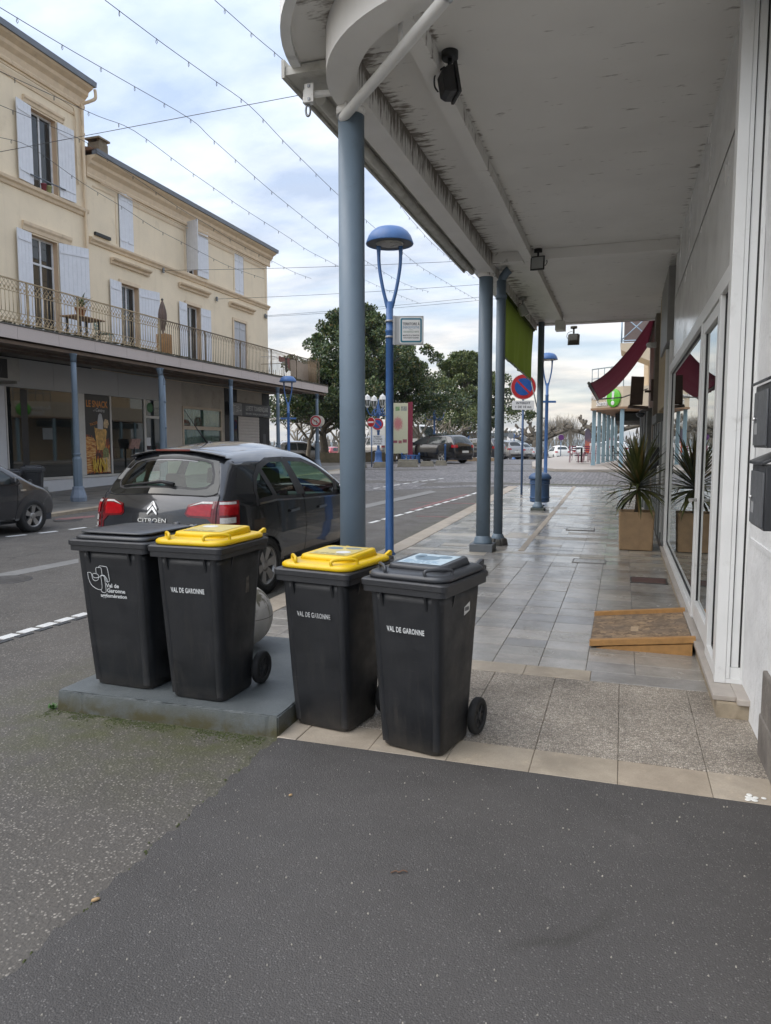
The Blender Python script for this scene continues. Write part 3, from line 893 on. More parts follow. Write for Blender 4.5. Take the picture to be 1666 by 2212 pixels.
# ---- columns
def column(x, y, r, ztop, label, kind):
    t_ = thing('column', label, 'column', (x, y, zg(y)), 0, 'blue-grey posts carrying the right canopy')
    h = ztop - zg(y)
    if kind == 'big':
        ob('shaft', MB().lathe([(r, .22), (r * .985, h * .5), (r * .97, h)], 32), COLM, t_)
        ob('base_ring', MB().lathe([(r * 1.32, .12), (r * 1.34, .135), (r * 1.27, .15), (r * 1.22, .19), (r * 1.05, .22), (r, .235)], 32), COLM, t_)
        ob('pedestal', MB().box((0, 0, .06), (r * 3.3, r * 3.3, .12), .0), DARKPLINTH, t_, bevel=.008)
        ob('collar', MB().lathe([(r * 1.1, h - .05), (r * 1.12, h - .02), (r * 1.12, h + .004)], 28), BEAM, t_)
    elif kind == 'pipe':
        ob('shaft', MB().lathe([(r, .12), (r, h)], 20), COLM, t_)
        ob('base_ring', MB().lathe([(r * 1.5, .08), (r * 1.45, .12), (r * 1.2, .15), (r, .18)], 20), COLM, t_)
        ob('clamp', MB().lathe([(r * 1.08, h - .28), (r * 1.22, h - .27), (r * 1.22, h - .22), (r * 1.08, h - .21)], 20), COLM, t_)
        ob('bend', MB().tube([(0, 0, h - .02), (.02, .0, h + .05), (.07, 0, h + .12), (.12, 0, h + .16)], r * .9, 12), COLM, t_)
        b_ = MB()
        random.seed(3)
        for k in range(9):
            a = k * .7
            b_.box((cos(a) * .1, sin(a) * .1, .04 + .02 * random.random()), (.12, .10, .08 + .05 * random.random()), a, (.7, .7))
        ob('rubble_base', b_, M('rubble', (.10, .10, .095), .9, var=.4, vs=14, bmp=.6), t_, bevel=.012)
    else:
        ob('shaft', MB().lathe([(r, .1), (r * .95, h)], 20), COLM, t_)
        ob('base_ring', MB().lathe([(r * 1.7, .06), (r * 1.75, .09), (r * 1.5, .12), (r * 1.1, .17), (r, .2)], 20), COLM, t_)
        ob('pedestal', MB().box((0, 0, .03), (r * 4.2, r * 4.2, .06)), M('pedestal_mossy', (.085, .10, .09), .8, var=.35, vs=14, bmp=.5), t_, bevel=.012)
    return t_
random.seed(11)
column(-1.99, 5.27, .100, ZB, 'thick blue-grey round column right behind the yellow-lidded bin', 'big')
column(-1.97, 10.75, .105, ZB, 'thick blue-grey column on a square grey pedestal', 'big')
column(-1.86, 11.45, .073, ZC - .2, 'thinner blue-grey drainpipe post beside the column on the square pedestal', 'pipe')
column(-1.80, 16.62, .072, 4.29, 'slim blue-grey post in front of the blue litter bin', 'slim')

# ---- diagonal white tube fixed to the near column
tb = thing('white_tube', 'long white painted metal tube hung slantwise under the canopy', 'tube', (-2.0, 5.17, 3.99))
d_ = Vector((-.955, 3.98, 3.965)) - Vector((-2.0, 5.17, 3.99))
mb = MB().tube([d_ * -.03, d_ * 1.0], .036, 16, cap=False)
mb.tube([d_ * 1.0, d_ * -.03], .030, 16, cap=False)
ob('tube', mb, M('white_paint_metal', (.70, .70, .685), .45, var=.05, dirt=.08, dirtcol=(.25, .14, .08), ds=14), tb, recalc=False)
ob('end_cap', MB().tube([d_ * -.03, d_ * -.02], .036, 16), MATS['white_paint_metal'], tb)
for q in (.02, .62):
    p_ = d_ * q
    ob('bracket', MB().tube([p_ + Vector((0, 0, .03)), p_ + Vector((.0, 0, .22 if q > .3 else .09))], .016, 8), MATS['white_paint_metal'], tb)

# ---- white hook bracket on the canopy corner
hb = thing('cable_bracket', 'white metal bracket with hanging steel shackle on the canopy corner', 'bracket', (-2.25, 5.14, 4.125))
WPM = MATS['white_paint_metal']
ob('arm', MB().tube([(.26, .16, .03), (.20, .05, .045), (.02, 0, .03)], .024, 8, smooth=False), WPM, hb)
ob('plate', MB().box((-.005, -.035, .03), (.07, .012, .13)), WPM, hb, bevel=.003)
ob('tie', MB().tube([(.25, .17, .02), (.2, .2, .26)], .016, 8), WPM, hb)
ob('body', MB().box((-.03, 0, .02), (.07, .06, .10), 0, (.8, .8)), WPM, hb, bevel=.01)
STEEL = M('steel', (.20, .21, .22), .4, .8, var=.15, vs=20)
sh = []
for k in range(17):
    a = 2 * pi * k / 16
    sh.append((-.03 + .018 * cos(a), 0, -.075 + .04 * sin(a)))
shk = ob('shackle', MB().tube(sh, .008, 8), STEEL, hb)
for s__ in (-1, 1):
    ob('bolt', MB().box((-.005, -.044, .03 + s__ * .045), (.018, .01, .018)), STEEL, hb)

# ---- spotlights below the canopy
BLACKM = M('black_metal', (.014, .014, .015), .5, var=.2, vs=20)
LENS = M('lamp_lens', (.30, .31, .30), .15, var=.1)
def spot(label, p, rz, mat, tilt=.35, s=1.0, plate='disc'):
    t_ = thing('spotlight', label, 'spotlight', p, rz, 'spotlights under the canopy')
    ob('mount', MB().lathe([(.062 * s, -.05), (.066 * s, -.045), (.066 * s, 0)], 20), mat, t_)
    ob('stem', MB().tube([(0, 0, -.05), (0, .0, -.14 * s)], .018 * s, 8), mat, t_)
    R = Matrix.Rotation(tilt, 3, 'X')
    c0 = Vector((0, -.01, -.24 * s))
    mb = MB()
    rings_ = []
    for yy, w_, h_ in ((-.06, .15, .15), (-.02, .19, .19), (.035, .20, .20)):
        rings_.append([Vector(c0) + R @ (Vector((x_, yy, z_)) * s) for x_, z_ in ((-w_ / 2, -h_ / 2), (w_ / 2, -h_ / 2), (w_ / 2, h_ / 2), (-w_ / 2, h_ / 2))])
    mb.rings(rings_, False)
    hs = ob('housing', mb, mat, t_, bevel=.006)
    f_ = MB()
    rings_ = [[Vector(c0) + R @ (Vector((x_, yy, z_)) * s) for x_, z_ in ((-.115, -.115), (.115, -.115), (.115, .115), (-.115, .115))] for yy in (.037, .062)]
    f_.rings(rings_, False)
    ob('front_frame', f_, mat, t_, bevel=.004)
    g_ = MB()
    rings_ = [[Vector(c0) + R @ (Vector((x_, yy, z_)) * s) for x_, z_ in ((-.095, -.095), (.095, -.095), (.095, .095), (-.095, .095))] for yy in (.0635, .066)]
    g_.rings(rings_, False)
    ob('lens', g_, LENS, t_)
    cab = [(-.03 * s, -.03, -.10 * s), (-.10 * s, -.08, -.13 * s), (-.13 * s, -.08, -.2 * s), (-.10 * s, -.06, -.26 * s)]
    ob('cable', MB().tube(smooth_path(cab, 5), .006, 6), BLACKM, t_)
    return t_
p1 = g(972, 112, ZC)
spot('large black square spotlight hanging from the near canopy ceiling', (p1.x, p1.y, ZC), radians(-62), BLACKM, .18, .88)
p2 = g(1163, 538, ZC)
spot('black spotlight beside the cross beam halfway along the canopy', (p2.x, p2.y, ZC), radians(175), BLACKM, .15, .85)
p3 = g(1130, 642, ZC)
spot('white floodlight above the green blind', (p3.x, p3.y, ZC), radians(-70), M('lamp_white', (.45, .45, .43), .5, var=.15), .5, 1.0)
spot('brown-black floodlight hanging at the far end of the canopy', (*g(1240, 705, ZC + .0).xy, ZC), radians(0), M('lamp_brown', (.05, .045, .03), .6), -.4, 1.15)

# ---- shop building
shop = thing('shop_building', 'white shop building with aluminium front on the right', 'building', (0, 0, 0))
ob('upper_wall', MB().bb(XWALL, 2.6, 4.9, 11.2, 2.70, 4.42), M('white_panel', (.70, .705, .695), .22, var=.04, vs=1.5, dirt=.05, dirtcol=(.2, .12, .08), ds=9), shop)
ob('panel_joint', MB().bb(XWALL - .006, XWALL, 4.95, 11.1, 3.62, 3.63), M('joint_grey', (.25, .25, .24), .8), shop)
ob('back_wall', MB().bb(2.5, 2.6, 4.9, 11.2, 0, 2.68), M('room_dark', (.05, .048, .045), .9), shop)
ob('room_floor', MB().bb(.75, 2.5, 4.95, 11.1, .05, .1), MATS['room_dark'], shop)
# stone plinth with sill
ob('plinth', MB().bb(.565, .60, 4.52, 11.2, -.05, .095), STONE, shop)
ob('plinth', MB().bb(.60, .80, 4.52, 4.56, -.05, .095), STONE, shop)
ob('sill', MB().bb(.545, .67, 4.56, 11.2, .097, .128), SILL, shop, bevel=.004)
ob('sill', MB().bb(.67, .80, 4.50, 4.90, .096, .13), SILL, shop, bevel=.004)
XF = .60
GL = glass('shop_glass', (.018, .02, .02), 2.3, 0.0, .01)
def vpost(y0, y1, z0=.13, z1=2.66, x0=XF - .012, x1=XF + .07, nm='frame_post'):
    return ob(nm, MB().bb(x0, x1, y0, y1, z0, z1), FRAME, shop, bevel=.004)
def pane(y0, y1, z0, z1, nm='window'):
    w_ = ob(nm, MB().bb(XF + .026, XF + .030, y0 + .018, y1 - .018, z0 + .018, z1 - .018), GL, shop)
    s1 = MB()
    s1.bb(XF + .018, XF + .036, y0, y0 + .017, z0, z1); s1.bb(XF + .018, XF + .036, y1 - .017, y1, z0, z1)
    s1.bb(XF + .018, XF + .036, y0 + .017, y1 - .017, z0, z0 + .017); s1.bb(XF + .018, XF + .036, y0 + .017, y1 - .017, z1 - .017, z1)
    ob('seal', s1, SEAL, w_)
    return w_
ob('head_rail', MB().bb(XF - .014, XF + .07, 4.95, 11.2, 2.59, 2.70), FRAME, shop, bevel=.004)
ob('bottom_rail', MB().bb(XF - .014, XF + .07, 6.62, 11.1, .13, .21), FRAME, shop, bevel=.004)
ob('bottom_rail', MB().bb(XF - .014, XF + .07, 4.95, 5.45, .13, .21), FRAME, shop, bevel=.004)
vpost(10.98, 11.12)
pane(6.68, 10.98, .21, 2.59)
vpost(6.58, 6.68)
dr = ob('door', MB(), None, shop) if False else None
door = bpy.data.objects.new('door', None); COL.objects.link(door); door.parent = shop
for (a_, b2, z0, z1) in ((6.49, 6.57, .15, 2.58), (5.50, 5.58, .15, 2.58)):
    ob('stile', MB().bb(XF - .004, XF + .05, a_, b2, z0, z1), FRAME, door, bevel=.003)
ob('rail', MB().bb(XF - .003, XF + .049, 5.581, 6.489, .15, .30), FRAME, door, bevel=.003)
ob('rail', MB().bb(XF - .003, XF + .049, 5.581, 6.489, 2.49, 2.58), FRAME, door, bevel=.003)
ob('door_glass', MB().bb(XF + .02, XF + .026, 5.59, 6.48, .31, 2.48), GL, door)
ob('door_seal', MB().bb(XF + .012, XF + .034, 5.581, 5.597, .30, 2.49).bb(XF + .012, XF + .034, 6.473, 6.489, .30, 2.49), SEAL, door)
ob('handle', MB().tube([(XF, 6.53, 1.14), (XF - .06, 6.53, 1.14), (XF - .065, 6.40, 1.14)], .014, 10), M('handle_chrome', (.6, .6, .6), .25, .9), door)
vpost(5.38, 5.48)
pane(5.02, 5.38, .21, 2.59)
vpost(4.88, 5.02, .13, 4.31)
# return of the front that faces the street corner: posts and a narrow blank panel
YR = 4.80
def ret(x0, x1, z0, z1, mat, d0=0.0, nm='return_post'):
    return ob(nm, MB().bb(x0, x1, YR + d0, YR + .08, z0, z1), mat, shop, bevel=.003 if mat is FRAME else 0)
ret(.578, .640, .13, 4.3, FRAME)
ret(.6405, .664, .16, 4.3, FRAME, .004)
ret(.6645, .669, .23, 4.3, SEAL, .02, 'return_seal')
ret(.6695, .712, .23, 4.3, FRAME, .018, 'blank_panel')
ret(.7125, .722, .23, 4.3, SEAL, .02, 'return_seal')
ret(.7225, .748, .16, 4.3, FRAME, .004)
ob('return_rail', MB().bb(.6405, .748, YR + .002, YR + .08, .131, .1595), FRAME, shop)
ob('return_rail', MB().bb(.6645, .7222, YR + .012, YR + .08, .160, .2295), FRAME, shop)
ob('return_wall', MB().bb(.7485, 1.2, YR + .03, YR + .3, .0, 4.5), WHITE_ROUGH, shop)
# rough white pier towards the camera
pier = MB()
pier.grid(lambda u, v: (.745 + .010 * sin(v * 23 + u * 5) * .4 + (.0 if v > .28 else -.012 * min(1, (.28 - v) * 12)), 4.80 - u * 3.2, v * 4.3), 24, 60)
ob('rough_pier', pier, M('rough_pier', (.66, .67, .68), .8, var=.1, vs=5, bmp=.9, bs=22, dirt=.08, dirtcol=(.35, .34, .31), ds=5), shop, recalc=False)
ob('pier_core', MB().bb(.775, 1.4, 1.6, 4.80, -.02, 4.31), WHITE_ROUGH, shop)
q = MB()
for k, (z0, z1, dxx) in enumerate(((0, .22, .0), (.222, .45, .006))):
    q.bb(.705 + dxx, .775, 2.2, 4.06 - k * .01, z0 - .03, z1)
ob('quoin_stone', q, M('quoin', (.16, .145, .13), .85, var=.4, vs=7, bmp=.9, bs=26), shop, bevel=.012)
ob('lower_ledge', MB().bb(.730, .80, 3.0, 4.74, 1.02, 1.05), MATS['rough_pier'], shop)

# ---- two letterboxes on the pier
MBX = M('letterbox_black', (.02, .022, .026), .35, var=.1)
MBF = M('letterbox_front', (.085, .09, .098), .4, var=.12, vs=15, dirt=.1, dirtcol=(.2, .2, .2))
def letterbox(label, zc, xf=.575):
    t_ = thing('letterbox', label, 'letterbox', (xf, 3.60, zc), 0, 'letterboxes on the white pier')
    ob('body', MB().prism([(-.17, -.15), (.17, -.15), (.17, .13), (-.17, .13)], lambda u, v, k: (.004 + k * .145, u, v)), MBX, t_, bevel=.004)
    ob('roof', MB().add([(-.012, -.18, .131), (-.012, .18, .131), (.15, .18, .205), (.15, -.18, .205), (-.012, -.18, .145), (-.012, .18, .145), (.15, .18, .219), (.15, -.18, .219)],
        [(0, 3, 2, 1), (4, 5, 6, 7), (0, 1, 5, 4), (1, 2, 6, 5), (2, 3, 7, 6), (3, 0, 4, 7)]), MBX, t_, bevel=.003)
    f_ = ob('door', MB().bb(-.004, .004, -.155, .155, -.14, .10), MBF, t_, bevel=.002)
    ob('lock', MB().lathe([(.008, 0), (.008, .012), (0, .012)], 12, (-.004, .10, -.02), True, Matrix.Rotation(-pi / 2, 3, 'Y')), M('lock_steel', (.6, .6, .6), .3, .9), f_)
    ob('name_tag', MB().bb(-.0065, -.0045, .05, .11, -.09, -.04), M('tag_grey', (.3, .31, .32), .5), f_)
letterbox('upper of the two black letterboxes on the white pier', 1.735)
letterbox('lower of the two black letterboxes on the white pier', 1.38)

# ---- farther wall of the right building
CREAMW = M('cream_pilaster', (.42, .33, .205), .8, var=.14, vs=4, bmp=.2, dirt=.1, dirtcol=(.2, .15, .1))
WOODG = M('grey_timber', (.135, .145, .14), .65, var=.22, vs=5, bmp=.2)
nb = thing('neighbour_building', 'old shop building with cream pilaster and grey timber front beyond the planter', 'building', (0, 0, 0))
ob('wall', MB().bb(.70, 2.6, 11.22, 16.9, 0, 4.42), M('neighbour_wall', (.40, .37, .32), .8, var=.12, vs=3), nb)
ob('wall', MB().bb(.68, 2.6, 16.92, 23.6, 0, 9.0), M('neighbour_wall_far', (.36, .27, .20), .8, var=.2, vs=2, dirt=.2), nb)
ob('pilaster', MB().bb(.60, .70, 14.1, 14.9, 1.9, 4.3), CREAMW, nb, bevel=.01)
ob('pilaster', MB().bb(.57, .70, 16.3, 16.95, 0, 4.3), M('pilaster_dark', (.19, .16, .13), .8, var=.3, vs=4), nb, bevel=.01)
ob('panel', MB().bb(.56, .70, 11.6, 13.6, 3.1, 4.2), M('panel_grey', (.24, .24, .235), .5), nb, bevel=.01)
ob('panel', MB().bb(.585, .70, 12.4, 14.0, 2.2, 3.08), CREAMW, nb, bevel=.01)
ob('window', MB().bb(.615, .64, 11.3, 12.35, 1.2, 3.05), GL, nb)
ob('frame', MB().bb(.59, .66, 11.22, 11.3, .2, 3.08).bb(.59, .66, 12.3, 12.38, .2, 3.08), FRAME, nb)
ob('low_panel', MB().bb(.605, .66, 11.3, 12.3, .05, 1.18), M('panel_pale', (.40, .40, .38), .6, var=.1), nb)
ob('lintel', MB().bb(.545, .70, 14.05, 16.0, 2.0, 2.16), WOODG, nb, bevel=.01)
for k in range(9):
    y0 = 12.5 + k * .46
    ob('timber_board', MB().bb(.60 - .02 * (k % 2), .66, y0, y0 + .45, .05, 1.98), WOODG, nb, bevel=.006)
for k in range(6):
    y0 = 17.0 + k * 1.05
    ob('timber_board', MB().bb(.48 - .03 * (k % 2), .66, y0, y0 + 1.0, .15, 2.4), WOODG, nb, bevel=.01)
ob('dark_plate', MB().bb(.44, .59, 13.2, 13.5, 1.10, 1.55), SEAL, nb)
ob('door_handle', MB().tube([(.59, 12.45, 1.25), (.54, 12.45, 1.25), (.54, 12.45, .95), (.59, 12.45, .95)], .018, 8), M('handle_white', (.6, .6, .58), .4), nb)
# ================================================================ things on the right pavement
def thin(m, col, k=.5):
    # light passes through thin cloth
    t = m.node_tree; b = t.nodes['Principled BSDF']
    tr = nd(t, 'ShaderNodeBsdfTranslucent', ins={'Color': (*col, 1)}); mx_ = nd(t, 'ShaderNodeMixShader', ins={0: k})
    t.links.new(b.outputs[0], mx_.inputs[1]); t.links.new(tr.outputs[0], mx_.inputs[2])
    t.links.new(mx_.outputs[0], t.nodes['Material Output'].inputs[0])
    return m
# ---- green blind between the posts
gb = thing('green_blind', 'green fabric blind hanging between the canopy posts', 'blind', (-1.99, 14.45, 4.15))
GREENF = M('green_fabric', (.075, .105, .018), .85, var=.18, vs=1.4, bmp=.1, bs=200)
def blindf(u, v):
    yy = -2.3 + u * 4.62
    x_ = -.0 - v * .03 + .028 * sin(u * 17 + v * 2) * v + .02 * sin(u * 41) * v
    return (x_, yy, -.02 - v * (1.02 + .08 * u))
mb = MB().grid(blindf, 40, 12)
ob('fabric', mb, thin(GREENF, (.11, .15, .022)), gb, recalc=False)
ob('roller', MB().tube([(-.0, -2.35, .0), (0.0, 2.34, .0)], .035, 10), GREENF, gb)
ob('bottom_bar', MB().tube([blindf(0, 1), blindf(1, 1)], .014, 8), M('bar_grey', (.28, .30, .31), .5, .4), gb)
e1 = Vector(blindf(1, 1))
ob('arm', MB().tube([e1, e1 + Vector((.12, .05, -.55)), e1 + Vector((.20, .12, -.82)), e1 + Vector((.30, .12, -.84))], .014, 8), MATS['bar_grey'], gb)

# ---- dark red awning on the farther shop
aw = thing('red_awning', 'faded dark red awning sloping out over the far shop', 'awning', (.66, 17.0, 4.55))
REDF = M('red_fabric', (.055, .011, .02), .8, var=.2, vs=1.5, dirt=.06, dirtcol=(.25, .18, .18), ds=5)
def awf(u, v):
    x_ = -.02 - v * 1.42
    z_ = .02 - 1.60 * (1 - (1 - v) ** 1.5)
    return (x_, .1 + u * 6.3, z_)
ob('fabric', MB().grid(awf, 24, 14), thin(REDF, (.10, .014, .027), .3), aw, recalc=False)
ob('front_bar', MB().tube([awf(0, 1), awf(1, 1)], .035, 10), MATS['bar_grey'], aw)
vl = MB().grid(lambda u, v: (awf(u, 1)[0] - .012, awf(u, 1)[1], awf(u, 1)[2] - .02 - v * (.05 + .01 * sin(u * 60))), 48, 2)
ob('valance', vl, REDF, aw, recalc=False)
ob('roller_box', MB().bb(-.14, .0, 0, 6.5, -.02, .16), M('awning_box', (.12, .075, .06), .7, var=.3), aw, bevel=.02)
for u in (.97,):
    a_ = Vector(awf(u, 1)); b_ = Vector((-.02, awf(u, 0)[1], -1.3))
    ob('arm', MB().tube([b_, b_.lerp(a_, .5) + Vector((0, 0, -.10)), a_], .018, 8), MATS['bar_grey'], aw)

# ---- things fixed on the far wall
lb = thing('wall_lantern', 'brown box lantern sticking out from the far wall below the red awning', 'lantern', (.46, 16.5, 2.62))
BROWN = M('brown_metal', (.075, .045, .035), .6, var=.25, vs=8)
ob('back_plate', MB().bb(.06, .11, -.06, .06, -.1, .35), BROWN, lb)
ob('arm', MB().tube([(.06, 0, .1), (-.06, 0, .1)], .025, 8), BROWN, lb)
ob('box', MB().prism([(-.36, -.18), (-.10, -.18), (-.08, .40), (-.34, .42)], lambda u, v, k: (u, -.1 + .2 * k, v)), BROWN, lb, bevel=.01)
ob('tray', MB().prism([(-.40, -.24), (.0, -.28), (.02, -.22), (-.38, -.185)], lambda u, v, k: (u, -.16 + .32 * k, v)), BROWN, lb, bevel=.006)
wl = thing('bulkhead_lamp', 'small white dome lamp on the far pilaster', 'lamp', (.54, 16.0, 3.62))
ob('base', MB().lathe([(.06, 0), (.06, .06), (.05, .07)], 16, (0.04, 0, 0), True, Matrix.Rotation(-pi / 2, 3, 'Y')), M('lamp_base_white', (.5, .5, .5), .5), wl)
ob('dome', MB().lathe([(.055, .07), (.06, .12), (.045, .18), (.0, .20)], 16, (0.04, 0, 0), True, Matrix.Rotation(-pi / 2, 3, 'Y')), M('lamp_dome', (.62, .62, .62), .3), wl)
sc_ = thing('security_camera', 'round dark camera under the lantern on the far wall', 'camera', (.33, 16.8, 2.28))
ob('dome', MB().lathe([(.0, -.10), (.06, -.085), (.09, -.04), (.095, .0)], 18), M('camera_dark', (.03, .035, .045), .3), sc_)
ob('arm', MB().tube([(0, 0, .0), (0, 0, .04), (.2, 0, .08)], .03, 8), M('camera_arm', (.25, .25, .25), .5), sc_)

# ---- planter with a spiky plant
pl = thing('planter', 'square brown stone planter standing against the shop window', 'planter', (.215, 11.60, zg(11.6)), radians(1))
TERRA = M('planter_stone', (.33, .225, .13), .85, var=.16, vs=9, bmp=.5, bs=90, dirt=.15, dirtcol=(.13, .08, .05))
def ringq(s_, z): return rrect(s_, s_, .02, 3, z)
mb = MB()
mb.rings([ringq(.47, .015), ringq(.475, .06), ringq(.505, .56), ringq(.50, .585), ringq(.43, .585), ringq(.42, .50)], False)
ob('pot', mb, TERRA, pl)
ob('soil', MB().bb(-.208, .208, -.208, .208, .495, .53), M('soil', (.05, .035, .025), .95, var=.4, vs=40, bmp=.6), pl)
cp = thing('cordyline_plant', 'spiky green and bronze cordyline growing in the square planter', 'plant', (.215, 11.60, zg(11.6) + .53), 0)
ob('trunk', MB().tube([(0, 0, -.01), (.01, 0, .15), (.015, .01, .34), (.02, .01, .48)], [.034, .03, .03, .02], 8), M('cordyline_trunk', (.09, .07, .045), .9, var=.3, vs=30, bmp=.6), cp)
m, t, b = nmat('cordyline_leaf')
oi = nd(t, 'ShaderNodeObjectInfo')
lc = ramp(t, oi.outputs['Random'], [(0, (.026, .042, .012)), (.5, (.065, .085, .020)), (.8, (.15, .15, .038)), (.93, (.17, .10, .03)), (1, (.20, .14, .06))])
t.links.new(mixc(t, ramp(t, noise(t, pos(t), 9, 3), [(.3, .0), (.7, .5)]), lc, (.085, .09, .03)), b.inputs['Base Color'])
b.inputs['Roughness'].default_value = .42
CL = m
random.seed(21)
def leaf_mesh(L, wd, droop, el):
    mb = MB(); vs = []; fs = []
    N = 9; p = Vector((0, 0, 0)); a = el
    step = L / N
    for k in range(N + 1):
        u = k / N
        ww = wd * (min(1, u * 5 + .35)) * (1 - u ** 2.2) + .0012
        vs += [(p.x, -ww, p.z + ww * .35), (p.x, 0, p.z), (p.x, ww, p.z + ww * .35)]
        p = p + Vector((cos(a) * step, 0, sin(a) * step))
        a -= droop * (u ** 1.3) / N * 2.4
    for k in range(N):
        o_ = k * 3
        fs += [(o_, o_ + 3, o_ + 4, o_ + 1), (o_ + 1, o_ + 4, o_ + 5, o_ + 2)]
    mb.add(vs, fs, True)
    return mb
for k in range(140):
    el = radians(random.choice([82, 70, 58, 45, 32, 18, 5, -12, -28]) + random.uniform(-8, 8))
    L = random.uniform(.60, .82) if el > 0 else random.uniform(.55, .75)
    dr_ = random.uniform(.1, .45) if el > radians(20) else random.uniform(.5, 1.4)
    lm = leaf_mesh(L, random.uniform(.021, .031), dr_, el)
    zz = .36 + .16 * (el + .5) / 2
    ob('leaf', lm, CL, cp, (.018, .008, zz), (random.gauss(0, .08), 0, random.uniform(0, 2 * pi)), recalc=False)

# ---- wooden ramp at the door
rp = thing('wooden_ramp', 'small wooden ramp with chipboard deck at the shop door', 'ramp', (0, 0, 0))
PINE = M('pine', (.40, .215, .075), .6, var=.2, vs=22, bmp=.15, local=False)
m, t, b = nmat('chipboard')
P = pos(t)
mpn = nd(t, 'ShaderNodeMapping', ins={'Scale': (1, 1.0, 1)}); t.links.new(P, mpn.inputs[0])
v = nd(t, 'ShaderNodeTexVoronoi', ins={'Scale': 30.0}); 
wv = nd(t, 'ShaderNodeTexNoise', ins={'Scale': 11.0, 'Detail': 3})
t.links.new(P, wv.inputs['Vector'])
t.links.new(mixc(t, .16, P, wv.outputs['Color']), v.inputs['Vector'])
s_ = nd(t, 'ShaderNodeSeparateColor'); t.links.new(v.outputs['Color'], s_.inputs[0])
c = ramp(t, s_.outputs[0], [(0, (.15, .10, .06)), (.5, (.27, .185, .11)), (1, (.42, .29, .17))])
c = mixc(t, ramp(t, noise(t, P, 4, 6), [(.35, .6), (.65, .0)]), c, (.12, .10, .085))
t.links.new(c, b.inputs['Base Color']); b.inputs['Roughness'].default_value = .75
bump(t, b, s_.outputs[0], .3, .004)
CHIP = m
x0r, x1r = -.205, .540
y0r, y1r = 5.80, 6.86
zr0, zr1 = .018, .105
def rampz(x): return zr0 + (zr1 - zr0) * (x - x0r) / (x1r - x0r)
mb = MB()
mb.add([(x0r, y0r + .05, rampz(x0r)), (x1r, y0r + .05, rampz(x1r)), (x1r, y1r - .05, rampz(x1r)), (x0r, y1r - .05, rampz(x0r)),
        (x0r, y0r + .05, rampz(x0r) + .016), (x1r, y0r + .05, rampz(x1r) + .016), (x1r, y1r - .05, rampz(x1r) + .016), (x0r, y1r - .05, rampz(x0r) + .016)],
       [(3, 2, 1, 0), (4, 5, 6, 7), (0, 1, 5, 4), (1, 2, 6, 5), (2, 3, 7, 6), (3, 0, 4, 7)])
ob('deck', mb, CHIP, rp)
for yy in (y0r, y1r - .048):
    mb = MB().prism([(x0r - .005, rampz(x0r) + .002), (x1r + .02, rampz(x1r + .02) + .002), (x1r + .02, rampz(x1r) + .052), (x0r - .005, rampz(x0r) + .050)], lambda u, v, k: (u, yy + .048 * k, v))
    ob('side_rail', mb, PINE, rp, bevel=.003)
    mb = MB().prism([(x0r + .03, .003), (x1r, .003), (x1r, rampz(x1r) - .006), (x0r + .12, rampz(x0r + .12) - .006)], lambda u, v, k: (u, yy + .008 + .032 * k, v))
    ob('wedge', mb, PINE, rp, bevel=.002)
ob('paper_label', MB().add([(.10, 6.18, rampz(.10) + .0175), (.16, 6.17, rampz(.16) + .0175), (.165, 6.34, rampz(.165) + .0175), (.105, 6.35, rampz(.105) + .0175)], [(0, 1, 2, 3)]), M('label_worn', (.42, .31, .2), .8, var=.3, vs=60), rp)

# ---- blue litter bin behind the slim post
BLUE = M('street_blue', (.05, .13, .32), .42, var=.12, vs=6, dirt=.05, dirtcol=(.07, .09, .13), ds=6)
BLUEB = M('litter_blue', (.055, .11, .22), .45, var=.12, vs=6)
lt = thing('litter_bin', 'round ribbed blue litter bin standing on the pavement behind the slim post', 'litter bin', (-1.87, 17.6, zg(17.6)))
ob('body', MB().lathe([(.20, .09), (.225, .10), (.235, .14), (.225, .16), (.225, .56), (.237, .575), (.237, .62), (.225, .635)], 28), BLUEB, lt)
ob('lid', MB().lathe([(.262, .64), (.27, .66), (.265, .70), (.20, .77), (.10, .80), (.0, .805)], 28), BLUEB, lt)
for zz in (.18, .52):
    ob('hoop', MB().lathe([(.228, zz), (.242, zz + .01), (.242, zz + .03), (.228, zz + .04)], 28), BLUEB, lt)
ob('foot', MB().lathe([(.12, 0), (.12, .015), (.05, .03), (.05, .09)], 20), M('foot_dark', (.05, .06, .08), .6), lt)

